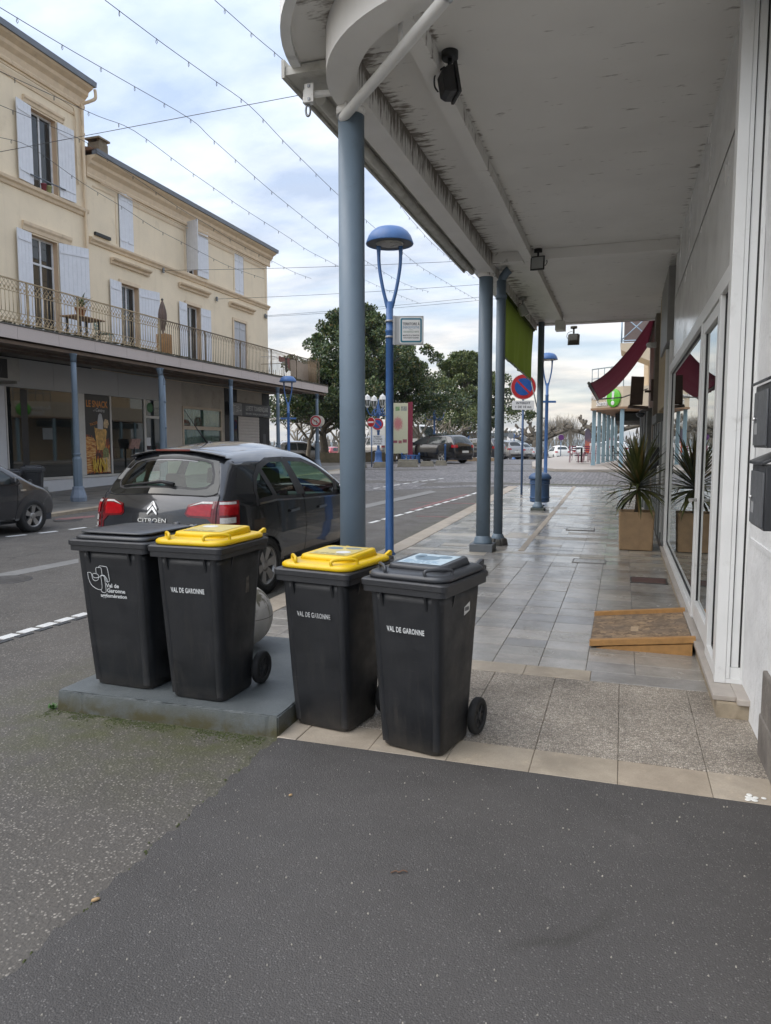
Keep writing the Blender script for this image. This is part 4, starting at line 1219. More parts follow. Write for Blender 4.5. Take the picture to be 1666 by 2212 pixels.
# ---- street lamps with two prongs and a bowl
def street_lamp(label, loc, h=4.62, rz=0.0, arm=True, s=1.0):
    t_ = thing('street_lamp', label, 'street lamp', loc, rz, 'blue bowl street lamps')
    hp = h - 1.02
    ob('pole', MB().lathe([(.085, 0), (.085, .02), (.062, .05), (.056, 1.2), (.055, hp - .42), (.062, hp - .41), (.062, hp - .39), (.05, hp - .38), (.05, hp)], 20), BLUE, t_)
    for s__ in (-1, 1):
        pth = smooth_path([(s__ * .025, 0, hp - .08), (s__ * .09, 0, hp + .16), (s__ * .145, 0, hp + .48), (s__ * .155, 0, hp + .76)], 5)
        ob('prong', MB().tube(pth, [.030, .030, .029] + [.024] * (len(pth) - 6) + [.026, .03, .034], 12), BLUE, t_)
    ob('bowl', MB().lathe([(.315, h - .225), (.33, h - .235), (.335, h - .225), (.30, h - .13), (.26, h - .075), (.20, h - .03), (.10, h - .004), (0, h)], 36), BLUE, t_)
    ob('underside', MB().lathe([(.0, h - .225), (.20, h - .222), (.23, h - .215), (.31, h - .226)], 36), M('lamp_under', (.075, .085, .10), .5, var=.2), t_)
    ob('diffuser', MB().lathe([(.0, h - .245), (.12, h - .243), (.19, h - .232), (.195, h - .224)], 30), M('lamp_diffuser', (.36, .35, .31), .3, var=.2, vs=9), t_)
    if arm: ob('cross_arm', MB().box((.0, 0, hp - .62), (.62, .05, .07)), BLUE, t_, bevel=.005)
    return t_
pL = Vector((-3.19, 9.95, zg(9.95)))
street_lamp('near blue street lamp with square energy sign, behind the bins', pL, 4.62, radians(18), False)
street_lamp('blue street lamp on the right pavement behind the no-parking sign', (-2.52, 25.4, zg(25.4)), 4.35, radians(20))
pl2 = px(622, 812, -12.45)
street_lamp('blue street lamp in front of the balcony across the street', (-12.45, pl2.y, zg(pl2.y) + .02), pl2.z - zg(pl2.y) - .02, radians(18))

# ---- energy sign clamped on the near lamp
SIGNBACK = M('sign_alu', (.42, .43, .44), .45, .35, var=.06)
SIGNW = M('sign_white', (.70, .71, .71), .4, var=.03)
SIGNT = M('sign_teal', (.03, .17, .25), .4)
INK = M('ink_dark', (.03, .035, .045), .5)
INKB = M('ink_blue', (.06, .19, .34), .5)
INKG = M('ink_green', (.10, .19, .13), .5)
a1 = radians(18)
es = thing('energy_sign', 'square white sign with teal border fixed on the near lamp pole', 'sign', (pL.x + .06, pL.y, 3.20), a1)
ob('frame', MB().box((.22, 0, 0), (.40, .05, .40)), SIGNBACK, es, bevel=.004)
ob('clamp_plate', MB().box((.005, -.01, 0), (.035, .06, .40)), SIGNBACK, es)
for z_ in (-.10, .12):
    ob('strap', MB().lathe([(.057, z_), (.059, z_ + .004), (.059, z_ + .02), (.057, z_ + .024)], 20, (-.06, 0, 0)), SIGNBACK, es)
def rr(w_, h_, r_): return [(p[0], p[1]) for p in rrect(w_, h_, r_, 5)]
def plate(nm, w_, h_, r_, y, mat, par, c=(0, 0), th=.002):
    return ob(nm, MB().prism(rr(w_, h_, r_), lambda u, v, k: (c[0] + u, y - th * k, c[1] + v)), mat, par)
plate('face', .325, .365, .03, -.0255, SIGNW, es, (.245, 0))
plate('border', .30, .335, .025, -.0278, SIGNT, es, (.245, 0))
plate('panel', .255, .29, .012, -.0300, SIGNW, es, (.245, 0))
def sign_text(s_, z, size, mat, sx=1.0, bold=.0):
    text('lettering', s_, size, mat, es, face_m((.245, -.0325, z), (1, 0, 0), (0, 0, 1)), .0004, sx=sx, bold=bold)
sign_text('TERRITOIRE \u00c0', .085, .052, INK, .72, .0012)
sign_text('\u00c9NERGIE POSITIVE', .038, .046, INKB, .62, .0004)
sign_text('POUR LA', .004, .018, INKG, .8)
sign_text('CROISSANCE VERTE', -.022, .031, INKG, .78, .0004)
sign_text('MINIST\u00c8RE DE LA TRANSITION', -.072, .027, INK, .62, .0006)
sign_text('\u00c9COLOGIQUE ET SOLIDAIRE', -.104, .027, INK, .62, .0006)

# ---- round traffic signs
RED = M('sign_red', (.42, .018, .022), .4)
SBLUE = M('sign_blue', (.01, .075, .30), .4)
POLEG = M('pole_grey_blue', (.095, .145, .24), .5, var=.1)
def disc(nm, r, y, mat, par, c=(0, 0, 0), th=.003, n=40):
    return ob(nm, MB().prism([(r * cos(2 * pi * k / n), r * sin(2 * pi * k / n)) for k in range(n)], lambda u, v, k: (c[0] + u, c[1] + y - th * k, c[2] + v)), mat, par)
def bar(nm, w_, h_, ang, y, mat, par, c=(0, 0, 0), th=.003):
    R = Matrix.Rotation(ang, 2)
    def fn(u, v, k):
        p = R @ Vector((u, v)); return (c[0] + p.x, c[1] + y - th * k, c[2] + p.y)
    return ob(nm, MB().prism([(-w_ / 2, -h_ / 2), (w_ / 2, -h_ / 2), (w_ / 2, h_ / 2), (-w_ / 2, h_ / 2)], fn), mat, par)
def no_parking(label, loc, r, zc, rz, pole=True, lines=None, pm=POLEG):
    t_ = thing('no_parking_sign', label, 'sign', loc, rz)
    if pole: ob('pole', MB().lathe([(.032, 0), (.032, zc - .0)], 14), pm, t_)
    c = (0, -.045, zc)
    ob('back', MB().lathe([(r * 1.03, 0), (r * 1.03, .03), (r * .98, .033)], 36, (c[0], c[1], c[2]), True, Matrix.Rotation(-pi / 2, 3, 'X')), SIGNBACK, t_)
    disc('rim', r * 1.02, -.001, SIGNW, t_, c)
    disc('ring', r * .985, -.0045, RED, t_, c)
    disc('field', r * .70, -.008, SBLUE, t_, c)
    bar('slash', r * 1.38, r * .155, radians(-45), -.0115, RED, t_, c)
    if lines:
        w_, h_, zt = .60, .25, zc - r - .16
        p_ = ob('supplement', MB().prism(rr(w_, h_, .04), lambda u, v, k: (u, -.045 + .02 - .02 * k, zt + v)), SIGNW, t_, bevel=.002)
        for i, (s_, sz, dx_) in enumerate(lines):
            text('lettering', s_, sz, INK, p_, face_m((dx_, -.0465, zt + .055 - i * .105), (1, 0, 0), (0, 0, 1)), .0005, sx=.95, bold=.0022, space=1.12)
    return t_
ps = Vector((-2.64, 20.18, zg(20.18)))
ztop = py(1124, 836, ps.y).z - ps.z
no_parking('large no-parking sign with a small time-limit plate on the right pavement', ps, .335, ztop, radians(10), True,
           [('INTERDIT', .085, .0), ('+ DE 10 mn', .085, .0)], M('pole_blue', (.06, .115, .23), .45, var=.1))

# ---- wheelie bins
m, t, b = nmat('bin_plastic')          # grey-black plastic: rain streaks, knocks and dust low down
P = pos(t, True)
oi = nd(t, 'ShaderNodeObjectInfo')
ofs = nd(t, 'ShaderNodeVectorMath', operation='ADD'); t.links.new(P, ofs.inputs[0]); t.links.new(oi.outputs['Location'], ofs.inputs[1])
mpn = nd(t, 'ShaderNodeMapping', ins={'Scale': (26, 26, 2.2)}); t.links.new(ofs.outputs[0], mpn.inputs[0])
stn = nd(t, 'ShaderNodeTexNoise', ins={'Scale': 1.0, 'Detail': 7, 'Roughness': .65}); t.links.new(mpn.outputs[0], stn.inputs['Vector'])
mph = nd(t, 'ShaderNodeMapping', ins={'Scale': (5, 5, 60)}); t.links.new(ofs.outputs[0], mph.inputs[0])
sth = nd(t, 'ShaderNodeTexNoise', ins={'Scale': 1.0, 'Detail': 4, 'Roughness': .6}); t.links.new(mph.outputs[0], sth.inputs['Vector'])
s_ = nd(t, 'ShaderNodeSeparateXYZ'); t.links.new(P, s_.inputs[0])
low = nd(t, 'ShaderNodeMapRange', ins={1: .02, 2: .62, 3: 1.0, 4: .12}); t.links.new(s_.outputs[2], low.inputs[0])
c = ramp(t, noise(t, ofs.outputs[0], 3.5, 5), [(.3, (.0105, .0118, .0145)), (.7, (.0165, .018, .021))])
c = mixc(t, math_(t, 'MULTIPLY', ramp(t, stn.outputs[0], [(.52, 0.0), (.72, .55)]), low.outputs[0]), c, (.060, .054, .047))
c = mixc(t, math_(t, 'MULTIPLY', ramp(t, sth.outputs[0], [(.62, 0.0), (.70, .5)]), math_(t, 'MULTIPLY', low.outputs[0], ramp(t, noise(t, ofs.outputs[0], 6, 3), [(.48, 0.0), (.6, 1.0)]))), c, (.085, .08, .074))
foot = nd(t, 'ShaderNodeMapRange', ins={1: .0, 2: .09, 3: .55, 4: 0.0}); t.links.new(s_.outputs[2], foot.inputs[0])
c = mixc(t, math_(t, 'MULTIPLY', foot.outputs[0], ramp(t, noise(t, ofs.outputs[0], 14, 5), [(.35, .2), (.65, 1.0)])), c, (.075, .066, .055))
t.links.new(c, b.inputs['Base Color'])
t.links.new(ramp(t, noise(t, ofs.outputs[0], 9, 6), [(.3, .36), (.7, .60)]), b.inputs['Roughness'])
bump(t, b, noise(t, P, 150, 3), .12, .006)
PLAST = m; MATS['bin_plastic'] = m
PLRIM = M('bin_rim', (.022, .0235, .027), .45, var=.2, vs=4, bmp=.15, bs=140, local=True, dirt=.14, dirtcol=(.08, .075, .065), ds=7)
PLLID = M('bin_lid_grey', (.040, .043, .049), .34, var=.14, vs=4, bmp=.06, local=True)
YEL = M('bin_lid_yellow', (.68, .45, .006), .36, var=.14, vs=5, bmp=.06, local=True, dirt=.2, dirtcol=(.30, .20, .035), ds=11)
RUBBER = M('rubber', (.016, .016, .016), .8, var=.2, vs=30)
PRINT = M('bin_print', (.62, .64, .64), .6, var=.15, vs=50, dirt=.12, ds=60, dirtcol=(.2, .2, .2))
PRINTW = M('bin_print_worn', (.42, .43, .43), .6, var=.3, vs=40, dirt=.5, ds=45, dirtcol=(.05, .05, .05))
STICK = M('sticker_pale', (.42, .52, .58), .4, var=.15, vs=25)
STICKY = M('sticker_yellow', (.56, .46, .16), .4, var=.15, vs=25, dirt=.2, dirtcol=(.3, .3, .28), ds=20)
STICKW = M('sticker_white', (.62, .62, .60), .5, var=.1, vs=40)
SCUFF = M('scuff', (.06, .056, .052), .8, var=.3, vs=30)
def wheelie(label, loc, rz, lid, print_=None, sticker=None, lid_kind='flat', wheelvis=True, simple=False, pf=0.0):
    """front is local -Y; 120 litre, 0.48 wide, 0.55 deep, 0.94 high"""
    t_ = thing('wheelie_bin', label, 'wheelie bin', loc, rz, 'wheeled rubbish bins')
    n = 4
    def R(wd, dp, r, z, cy=0.0): return rrect(wd, dp, r, n, z, 0, cy)
    mb = MB()
    mb.rings([R(.33, .335, .05, .0, .0), R(.352, .36, .055, .012, .0), R(.37, .405, .055, .25, -.003), R(.395, .461, .05, .60, -.005), R(.412, .496, .045, .80, -.006), R(.415, .503, .045, .845, -.006)])
    body = ob('body', mb, PLAST, t_)
    # front edge pilasters of the mould and the wheel recess
    for sx_ in (-1, 1):
        mb = MB()
        ra = []
        for z_, xx, yy in ((.03, .150, -.1815), (.3, .158, -.2095), (.6, .166, -.2355), (.842, .172, -.2575)):
            ra.append([(sx_ * (xx - .022), yy + .004, z_), (sx_ * (xx - .012), yy - .004, z_), (sx_ * (xx + .012), yy - .003, z_), (sx_ * (xx + .020), yy + .008, z_)])
        vs = [p for r_ in ra for p in r_]; fs = []
        for i in range(3):
            for k in range(3): fs.append((i * 4 + k, i * 4 + k + 1, i * 4 + k + 5, i * 4 + k + 4))
        mb.add(vs, fs, True)
        ob('front_rib', mb, PLAST, t_)
    # rim: two steps
    mb = MB()
    for o_ in (0,): mb.rings([R(.425, .515, .045, .842, -.005), R(.47, .55, .03, .846, -.005), R(.472, .552, .03, .876, -.005)], False, True, False).rings([R(.472, .552, .03, .876, -.005), R(.484, .564, .028, .879, -.005), R(.486, .566, .028, .905, -.005), R(.47, .55, .028, .912, -.005), R(.40, .46, .04, .913, -.005)], False)
    ob('rim', mb, PLRIM, t_)
    for xx in (-.125, .125, -.20, .20):        # gussets below the rim
        if abs(xx) < .15:
            g_ = MB().prism([(-.256, .845), (-.247, .755), (-.277, .845)], lambda u, v, k: (xx - .006 + .012 * k, u, v))
        else:
            g_ = MB().prism([(.0, .845), (.0, .75), (.022, .845)], lambda u, v, k: (xx + math.copysign(u, xx), -.12 + .012 * k, v))
        ob('gusset', g_, PLAST, t_)
    # lid
    L_ = bpy.data.objects.new('lid', None); COL.objects.link(L_); L_.parent = t_
    zz = .9135
    mb = MB()
    if lid_kind == 'flat':
        mb.rings([R(.445, .517, .07, zz, .003), R(.462, .53, .075, zz + .006, .003), R(.462, .53, .075, zz + .020, .003), R(.440, .508, .07, zz + .030, .003), R(.40, .47, .06, zz + .034, .005), R(.10, .12, .03, zz + .036, .005)])
        ob('cover', mb, lid, L_)
        dm = MB()
        tilt = lambda pts, k: [(p[0], p[1], p[2] + (p[1] * .055 * k)) for p in pts]
        dm.rings([tilt(R(.34, .345, .03, zz + .030, .03), .0), tilt(R(.325, .335, .035, zz + .056, .028), .6), tilt(R(.318, .328, .035, zz + .064, .028), .7), tilt(R(.29, .30, .03, zz + .066, .028), .7), tilt(R(.08, .09, .02, zz + .067, .028), .7)])
        ob('raised_panel', dm, lid, L_)
    else:
        mb.rings([R(.44, .52, .05, zz, .0), R(.45, .53, .055, zz + .012, .0), R(.43, .51, .05, zz + .022, .0), R(.41, .47, .04, zz + .027, .01)])
        ob('cover', mb, lid, L_)
        dm = MB()
        dm.rings([R(.415, .495, .06, zz + .036, .01), R(.425, .505, .06, zz + .041, .01), R(.40, .48, .06, zz + .048, .01), R(.20, .24, .05, zz + .054, .02)])
        ob('raised_panel', dm, lid, L_)
        ob('vent_wall', MB().rings([R(.38, .42, .05, zz + .026, .03), R(.38, .42, .05, zz + .037, .03)]), PLAST, L_)
    if lid_kind == 'flat':
        for sx_ in (-1, 1):        # front corner grips
            a_ = Vector((sx_ * .208, -.14, zz + .022)); b_ = Vector((sx_ * .115, -.245, zz + .024))
            mid = a_.lerp(b_, .5)
            pth = smooth_path([a_, a_ + Vector((0, 0, .03)), mid + Vector((0, 0, .036)), b_ + Vector((0, 0, .03)), b_], 4)
            ob('grip', MB().tube(pth, .009, 8), lid, L_)
    # hinge bar and handle at the back
    for sx_ in (-1, 1):
        hb_ = MB()
        hb_.prism([(.20, zz + .01), (.33, zz + .045), (.345, zz + .035), (.335, zz - .01), (.25, zz - .02)], lambda u, v, k: (sx_ * (.165 + .02 * k), u, v))
        ob('hinge_arm', hb_, lid, L_, bevel=.004)
        ob('knuckle', MB().lathe([(.0, 0), (.020, .002), (.024, .012), (.018, .03), (.0, .034)], 12, (sx_ * .085, .268, zz + .028)), lid, L_)
    hm = MB().tube([(-.20, .305, zz - .0), (.20, .305, zz - .0)], .017, 10)
    ob('handle_bar', hm, PLRIM, t_)
    for sx_ in (-1, 1):
        ob('handle_bracket', MB().prism([(.24, zz - .06), (.24, zz - .002), (.32, zz + .012), (.32, zz - .012)], lambda u, v, k: (sx_ * (.188 + .018 * k), u, v)), PLRIM, t_)
    # wheels
    for sx_ in (-1, 1):
        ax_ = Matrix.Rotation(pi / 2, 3, 'Y')
        x_ = sx_ * .205
        wh = ob('wheel', MB().lathe([(.062, -.021), (.092, -.022), (.100, -.014), (.102, 0), (.100, .014), (.092, .022), (.062, .021), (.062, -.021)], 28, (x_, .215, .102), True, ax_, False), RUBBER, t_)
        ob('hub', MB().lathe([(.0, -.014), (.02, -.018), (.022, -.010), (.050, -.006), (.062, -.016), (.064, 0), (.062, .016), (.050, .006), (.022, .010), (.02, .018), (.0, .014)], 20, (x_, .215, .102), True, ax_), PLRIM, wh)
        sp_ = MB()
        for k in range(6):
            a_ = k * pi / 3
            sp_.box((x_ + math.copysign(.012, sx_), .215 + cos(a_) * .038, .10 + sin(a_) * .038), (.006, .045, .010), 0, (1, 1), Matrix.Rotation(a_, 3, 'X'))
        ob('spoke', sp_, PLAST, wh)
    ob('axle', MB().tube([(-.2, .215, .10), (.2, .215, .10)], .012, 8), PLRIM, t_)
    yf = lambda z_: -.1805 - .096 * z_ - .0035
    if print_:
        body_, size, x_, z_, mat_ = print_
        text('print', body_, size, mat_, t_, face_m((x_, yf(z_) - .0008, z_), (1, 0, 0), (0, -.096, 1)), .0003, sx=.60, bold=.0009, space=1.10)
    return t_
def front_pose(pl_, pr_, z):
    a_ = g(*pl_, z); b_ = g(*pr_, z)
    d = b_ - a_
    rz = atan2(d.y, d.x)
    mid = (a_ + b_) / 2
    n_ = Vector((-sin(rz), cos(rz), 0))
    c = mid + n_ * .18
    return Vector((c.x, c.y, z)), rz
random.seed(5)
SL = .1225
c1, r1 = front_pose((203, 1480), (345, 1490), SL)
b1 = wheelie('grey-lidded bin with round logo outline at the left end of the slab', (c1.x, c1.y, SL), radians(-2), PLLID, None, None, 'vent')
b1.scale = (1.19, 1.0, 1.0)
c2, r2 = front_pose((370, 1506), (490, 1519), SL)
b2 = wheelie('yellow-lidded bin standing on the raised slab beside the stone ball', (c2.x, c2.y, SL), radians(-1), YEL, ('VAL DE GARONNE', .040, .0, .655, PRINT))
c3, r3 = front_pose((662, 1571), (762, 1588), 0.0)
b3 = wheelie('yellow-lidded bin on the pavement in front of the thick column', (c3.x - .035, c3.y, .0095), radians(-9), YEL, ('VAL DE GARONNE', .039, .0, .66, PRINTW))
c4, r4 = front_pose((838, 1614), (966, 1645), 0.0)
b4 = wheelie('grey-lidded bin with pale sticker, nearest to the camera', (c4.x - .035, c4.y, .0095), radians(-12), PLLID, ('VAL DE GARONNE', .039, .005, .655, PRINT))
def lid_sticker(b_, mat, wd, dp, lines, ink, patch=None):
    zz = .9135 + .067
    sl_ = .055 * .7
    o_ = ob('sticker', MB().add([(-wd / 2, .03 - dp / 2, zz + sl_ * (.03 - dp / 2) + .0012), (wd / 2, .03 - dp / 2, zz + sl_ * (.03 - dp / 2) + .0012), (wd / 2, .03 + dp / 2, zz + sl_ * (.03 + dp / 2) + .0012), (-wd / 2, .03 + dp / 2, zz + sl_ * (.03 + dp / 2) + .0012)], [(0, 1, 2, 3)]), mat, b_)
    if patch:
        for (px_, py_, r_, m_) in patch:
            ob('sticker_patch', MB().add([(px_ + r_[0] * cos(2 * pi * k / 18), .03 + py_ + r_[1] * sin(2 * pi * k / 18), zz + sl_ * (.03 + py_ + r_[1] * sin(2 * pi * k / 18)) + .0020) for k in range(18)], [tuple(range(18))]), m_, o_)
    for i in range(lines):
        y_ = .03 - dp / 2 + .018 + i * .02
        mb = MB()
        x_ = -wd / 2 + .02
        while x_ < wd / 2 - .03:
            l_ = random.uniform(.02, .06)
            if x_ + l_ > wd / 2 - .015: break
            mb.add([(x_, y_, zz + sl_ * y_ + .0016), (x_ + l_, y_, zz + sl_ * y_ + .0016), (x_ + l_, y_ + .006, zz + sl_ * (y_ + .006) + .0016), (x_, y_ + .006, zz + sl_ * (y_ + .006) + .0016)], [(0, 1, 2, 3)])
            x_ += l_ + .012
        ob('fine_print', mb, ink, o_)
lid_sticker(b4, STICK, .255, .262, 4, INKB, [(-.02, .02, (.07, .06), M('sticker_mid', (.13, .2, .26), .4, var=.3, vs=30)), (.06, .07, (.04, .035), MATS['sticker_mid']), (-.08, .06, (.03, .045), MATS['sticker_mid'])])
lid_sticker(b3, STICKY, .25, .26, 2, INK, [(.05, -.04, (.045, .04), STICKW), (-.06, .06, (.05, .035), MATS['sticker_mid']), (.05, .08, (.05, .03), M('sticker_grey', (.22, .24, .22), .5, var=.3, vs=30))])
lid_sticker(b2, STICKY, .25, .26, 2, INK, [(-.05, .05, (.05, .04), STICKW)])
# small white barcode label on the side of the nearest bin
bl = ob('barcode_label', MB().add([(.2026, .03, .70), (.2032, .10, .715), (.2053, .10, .765), (.2046, .03, .745)], [(0, 1, 2, 3)]), STICKW, b4)
mbc = MB()
for k in range(9):
    y_ = .04 + k * .0055
    mbc.bb(.2046, .2050, y_, y_ + .0028, .722, .742)
ob('barcode_bars', mbc, INK, bl)
# worn mark on the side of the yellow bin
ob('worn_mark', MB().add([(.1986, .05, .60), (.1986, .09, .60), (.2028, .085, .70), (.2024, .055, .69)], [(0, 1, 2, 3)]), M('worn_mark', (.13, .115, .095), .8, var=.5, vs=40), b2)
# outline logo on the first bin: three looped shapes and three lines of lettering
def yf(z_): return -.1805 - .096 * z_ - .0042
def logo(b_, ox, oz, k_, mat):
    def P_(x, z): return (ox + x * k_, yf(oz + z * k_) - .0006, oz + z * k_)
    shapes = [
        [(-.95, .55), (-.70, .53), (-.62, .12), (-.45, -.02), (-.22, .10), (-.20, .45), (-.55, .50), (-.60, .30), (-.45, .20), (-.15, .25), (.05, .42), (.3, .38), (.38, .0), (.5, -.05)],
        [(-.95, .55), (-.92, .1), (-.75, -.35), (-.35, -.62), (-.02, -.58), (.02, -.1), (.0, .3), (.12, .40), (.25, .30), (.28, -.2), (.26, -.78), (-.02, -.80), (-.10, -.62)],
        [(-.32, .50), (-.30, .92), (-.10, .96), (.08, .92), (.10, .45)],
        [(-.08, .96), (-.02, 1.08), (.40, 1.06), (.52, .98), (.58, .5), (.60, .05), (.48, .0), (.42, .2), (.30, .36)],
    ]
    for s_ in shapes:
        pth = [P_(p.x, p.y) for p in smooth_path([Vector((x, z, 0)) for x, z in s_], 4)]
        ob('logo_outline', MB().tube(pth, .0016, 5), mat, b_)
    for s_, x, z, sz in (('Val de', .78, -.30, .40), ('Garonne', 1.0, -.66, .40), ('agglom\u00e9ration', .80, -1.04, .36)):
        text('lettering', s_, sz * k_, mat, b_, face_m(P_(x, z), (1, 0, 0), (0, -.096, 1)), .0003, sx=.92, bold=.0006)
logo(b1, -.058, .665, .085, PRINT)

# ---- stone ball bollard on the slab
m, t, b = nmat('ball_concrete')
P = pos(t)
n = noise(t, P, 7, 6)
c = ramp(t, n, [(.3, (.36, .345, .32)), (.7, (.45, .43, .40))])
mpn = nd(t, 'ShaderNodeMapping', ins={'Scale': (9, 9, 2.5)}); t.links.new(P, mpn.inputs[0])
st = nd(t, 'ShaderNodeTexNoise', ins={'Scale': 2.6, 'Detail': 8, 'Roughness': .68}); t.links.new(mpn.outputs[0], st.inputs['Vector'])
s_ = nd(t, 'ShaderNodeSeparateXYZ'); t.links.new(P, s_.inputs[0])
hi = nd(t, 'ShaderNodeMapRange', ins={1: .34, 2: .52, 3: -.06, 4: .13}); t.links.new(s_.outputs[2], hi.inputs[0])
mk = ramp(t, math_(t, 'ADD', st.outputs[0], hi.outputs[0]), [(.56, 0.0), (.68, .9)])
c = mixc(t, mk, c, (.075, .068, .038))
t.links.new(c, b.inputs['Base Color']); b.inputs['Roughness'].default_value = .8
bump(t, b, noise(t, P, 60, 5, .7), .35, .006)
pb = py(520, 1337, 4.62)
ball = thing('ball_bollard', 'round concrete ball with brown stains on the slab behind the yellow-lidded bin', 'bollard', (pb.x, 4.62, SL))
ob('ball', MB().lathe([(.235 * sin(pi * k / 24), .235 - .235 * cos(pi * k / 24)) for k in range(1, 25)] , 40), m, ball)
ob('seam_ring', MB().lathe([(.2352, .236), (.2358, .238), (.2352, .240)], 40), M('ball_seam', (.10, .095, .085), .9), ball)
# ================================================================ cars
def interp(tab, z):
    if z <= tab[0][0]: return tab[0][1]
    for (a, b_), (c, d) in zip(tab, tab[1:]):
        if z <= c: return b_ + (d - b_) * (z - a) / (c - a)
    return tab[-1][1]
def inpoly(x, y, poly):
    r = False; n = len(poly)
    for i in range(n):
        x1, y1 = poly[i]; x2, y2 = poly[i - 1]
        if (y1 > y) != (y2 > y) and x < (x2 - x1) * (y - y1) / (y2 - y1) + x1: r = not r
    return r
def densify(poly, step=.05, closed=True):
    out = []; n = len(poly)
    for i in range(n if closed else n - 1):
        a = Vector(poly[i]); b_ = Vector(poly[(i + 1) % n])
        k = max(1, int((b_ - a).length / step))
        for j in range(k): out.append(tuple(a.lerp(b_, j / k)))
    if not closed: out.append(tuple(poly[-1]))
    return out
def offset_poly(poly, w_):
    n = len(poly); A = sum(poly[i][0] * poly[(i + 1) % n][1] - poly[(i + 1) % n][0] * poly[i][1] for i in range(n))
    sg = 1 if A > 0 else -1
    out = []
    for i in range(n):
        a = Vector(poly[i - 1]); p = Vector(poly[i]); b_ = Vector(poly[(i + 1) % n])
        d1 = (p - a).normalized(); d2 = (b_ - p).normalized()
        n1 = Vector((d1.y, -d1.x)) * sg; n2 = Vector((d2.y, -d2.x)) * sg
        m_ = n1 + n2
        m_ = m_.normalized() if m_.length > 1e-6 else n1
        out.append(tuple(p + m_ * w_ / max(.5, m_.dot(n1))))
    return out
def patch(poly, fn, step=.08):
    bm = bmesh.new()
    vs = [bm.verts.new((p[0], p[1], 0)) for p in densify(poly, .05)]
    bm.faces.new(vs)
    for ax in (0, 1):
        lo = min(p[ax] for p in poly); hi = max(p[ax] for p in poly)
        k = int((hi - lo) / step)
        for i in range(1, k + 1):
            co = [0, 0, 0]; co[ax] = lo + i * (hi - lo) / (k + 1)
            no = [0, 0, 0]; no[ax] = 1
            bmesh.ops.bisect_plane(bm, geom=bm.verts[:] + bm.edges[:] + bm.faces[:], plane_co=co, plane_no=no)
    mb = MB()
    bm.verts.index_update()
    mb.add([fn(v.co.x, v.co.y) for v in bm.verts], [tuple(v.index for v in f_.verts) for f_ in bm.faces], True)
    bm.free()
    return mb
def ringpatch(poly, w_in, w_out, fn):
    d = densify(poly, .04)
    a = offset_poly(d, -w_in); b_ = offset_poly(d, w_out)
    n = len(d); mb = MB()
    mb.add([fn(*p) for p in a] + [fn(*p) for p in b_], [(i, (i + 1) % n, n + (i + 1) % n, n + i) for i in range(n)], True)
    return mb
def linepatch(pts, w_, fn):
    d = densify(pts, .05, False); mb = MB(); vs = []
    for i, p in enumerate(d):
        a = Vector(d[max(0, i - 1)]); b_ = Vector(d[min(len(d) - 1, i + 1)])
        t_ = (b_ - a).normalized(); n_ = Vector((-t_.y, t_.x)) * w_ / 2
        vs += [fn(p[0] + n_.x, p[1] + n_.y), fn(p[0] - n_.x, p[1] - n_.y)]
    mb.add(vs, [(2 * i, 2 * i + 1, 2 * i + 3, 2 * i + 2) for i in range(len(d) - 1)], True)
    return mb
CARGLASS = glass('car_glass', ior=1.5, trans=1.0, tcol=(.66, .84, .72))
CARGLASS_D = glass('car_glass_dark', (.03, .036, .036), 1.6)
TRIM = M('car_trim', (.018, .018, .019), .5, var=.1)
GAP = M('panel_gap', (.004, .004, .004), .8)
INTER = M('car_interior', (.04, .043, .052), .8, var=.2, vs=10)
CHROME = M('chrome', (.50, .51, .52), .2, 1.0, var=.05)
ALLOY = M('alloy', (.36, .355, .345), .38, .7, var=.12, vs=10)
LRED = M('tail_red', (.36, .006, .010), .12, coat=.6, var=.25, vs=30)
LREDD = M('tail_red_dark', (.13, .004, .006), .12, coat=.6, var=.25, vs=30)
LCLR = M('tail_clear', (.52, .50, .48), .12, coat=.6, var=.3, vs=60)
PLATE = M('number_plate', (.62, .62, .58), .5)
def paint(name, col, rough=.24, metal=.35):
    return M(name, col, rough, metal, var=.05, vs=3, coat=1.0, rvar=.02)
def wheel(parent, x, y, r, side, rim=None, simple=False):
    ax_ = Matrix.Rotation(pi / 2 * side, 3, 'Y')
    rr_ = r * .70
    n = 20 if simple else 36
    w_ = ob('wheel', MB().lathe([(rr_, -.095), (r * .96, -.10), (r, -.075), (r, .075), (r * .97, .095), (rr_ * 1.04, .10), (rr_, .09)], n, (x, y, r), True, ax_, False), RUBBER, parent)
    mb = MB()
    mb.lathe([(rr_ * .99, .02), (rr_ * 1.0, .088), (rr_ * .95, .094), (rr_ * .90, .07), (rr_ * .88, -.03), (.0, -.05)], n, (x, y, r), True, ax_, False)
    ob('rim', mb, M('rim_dark', (.06, .06, .062), .5, .5), w_)
    sp = MB()
    N = 6 if not simple else 5
    for k in range(N):
        a = 2 * pi * k / N + .2
        R = Matrix.Rotation(a, 3, 'Z')
        v_ = [ax_ @ (R @ Vector(p)) + Vector((x, y, r)) for p in ((-.030, .03, .055), (.030, .03, .055), (.052, rr_ * .93, .076), (-.052, rr_ * .93, .076), (-.03, .03, .02), (.03, .03, .02), (.052, rr_ * .93, .03), (-.052, rr_ * .93, .03))]
        sp.add(v_, [(0, 1, 2, 3), (7, 6, 5, 4), (0, 4, 5, 1), (1, 5, 6, 2), (2, 6, 7, 3), (3, 7, 4, 0)])
    sp.lathe([(rr_ * .86, .05), (rr_ * .90, .083), (rr_ * .985, .092), (rr_ * .99, .06)], n, (x, y, r), True, ax_, False)
    sp.lathe([(.065, .03), (.062, .062), (.03, .068), (0, .068)], 16, (x, y, r), True, ax_)
    ob('spokes', sp, rim or ALLOY, w_)
    return w_
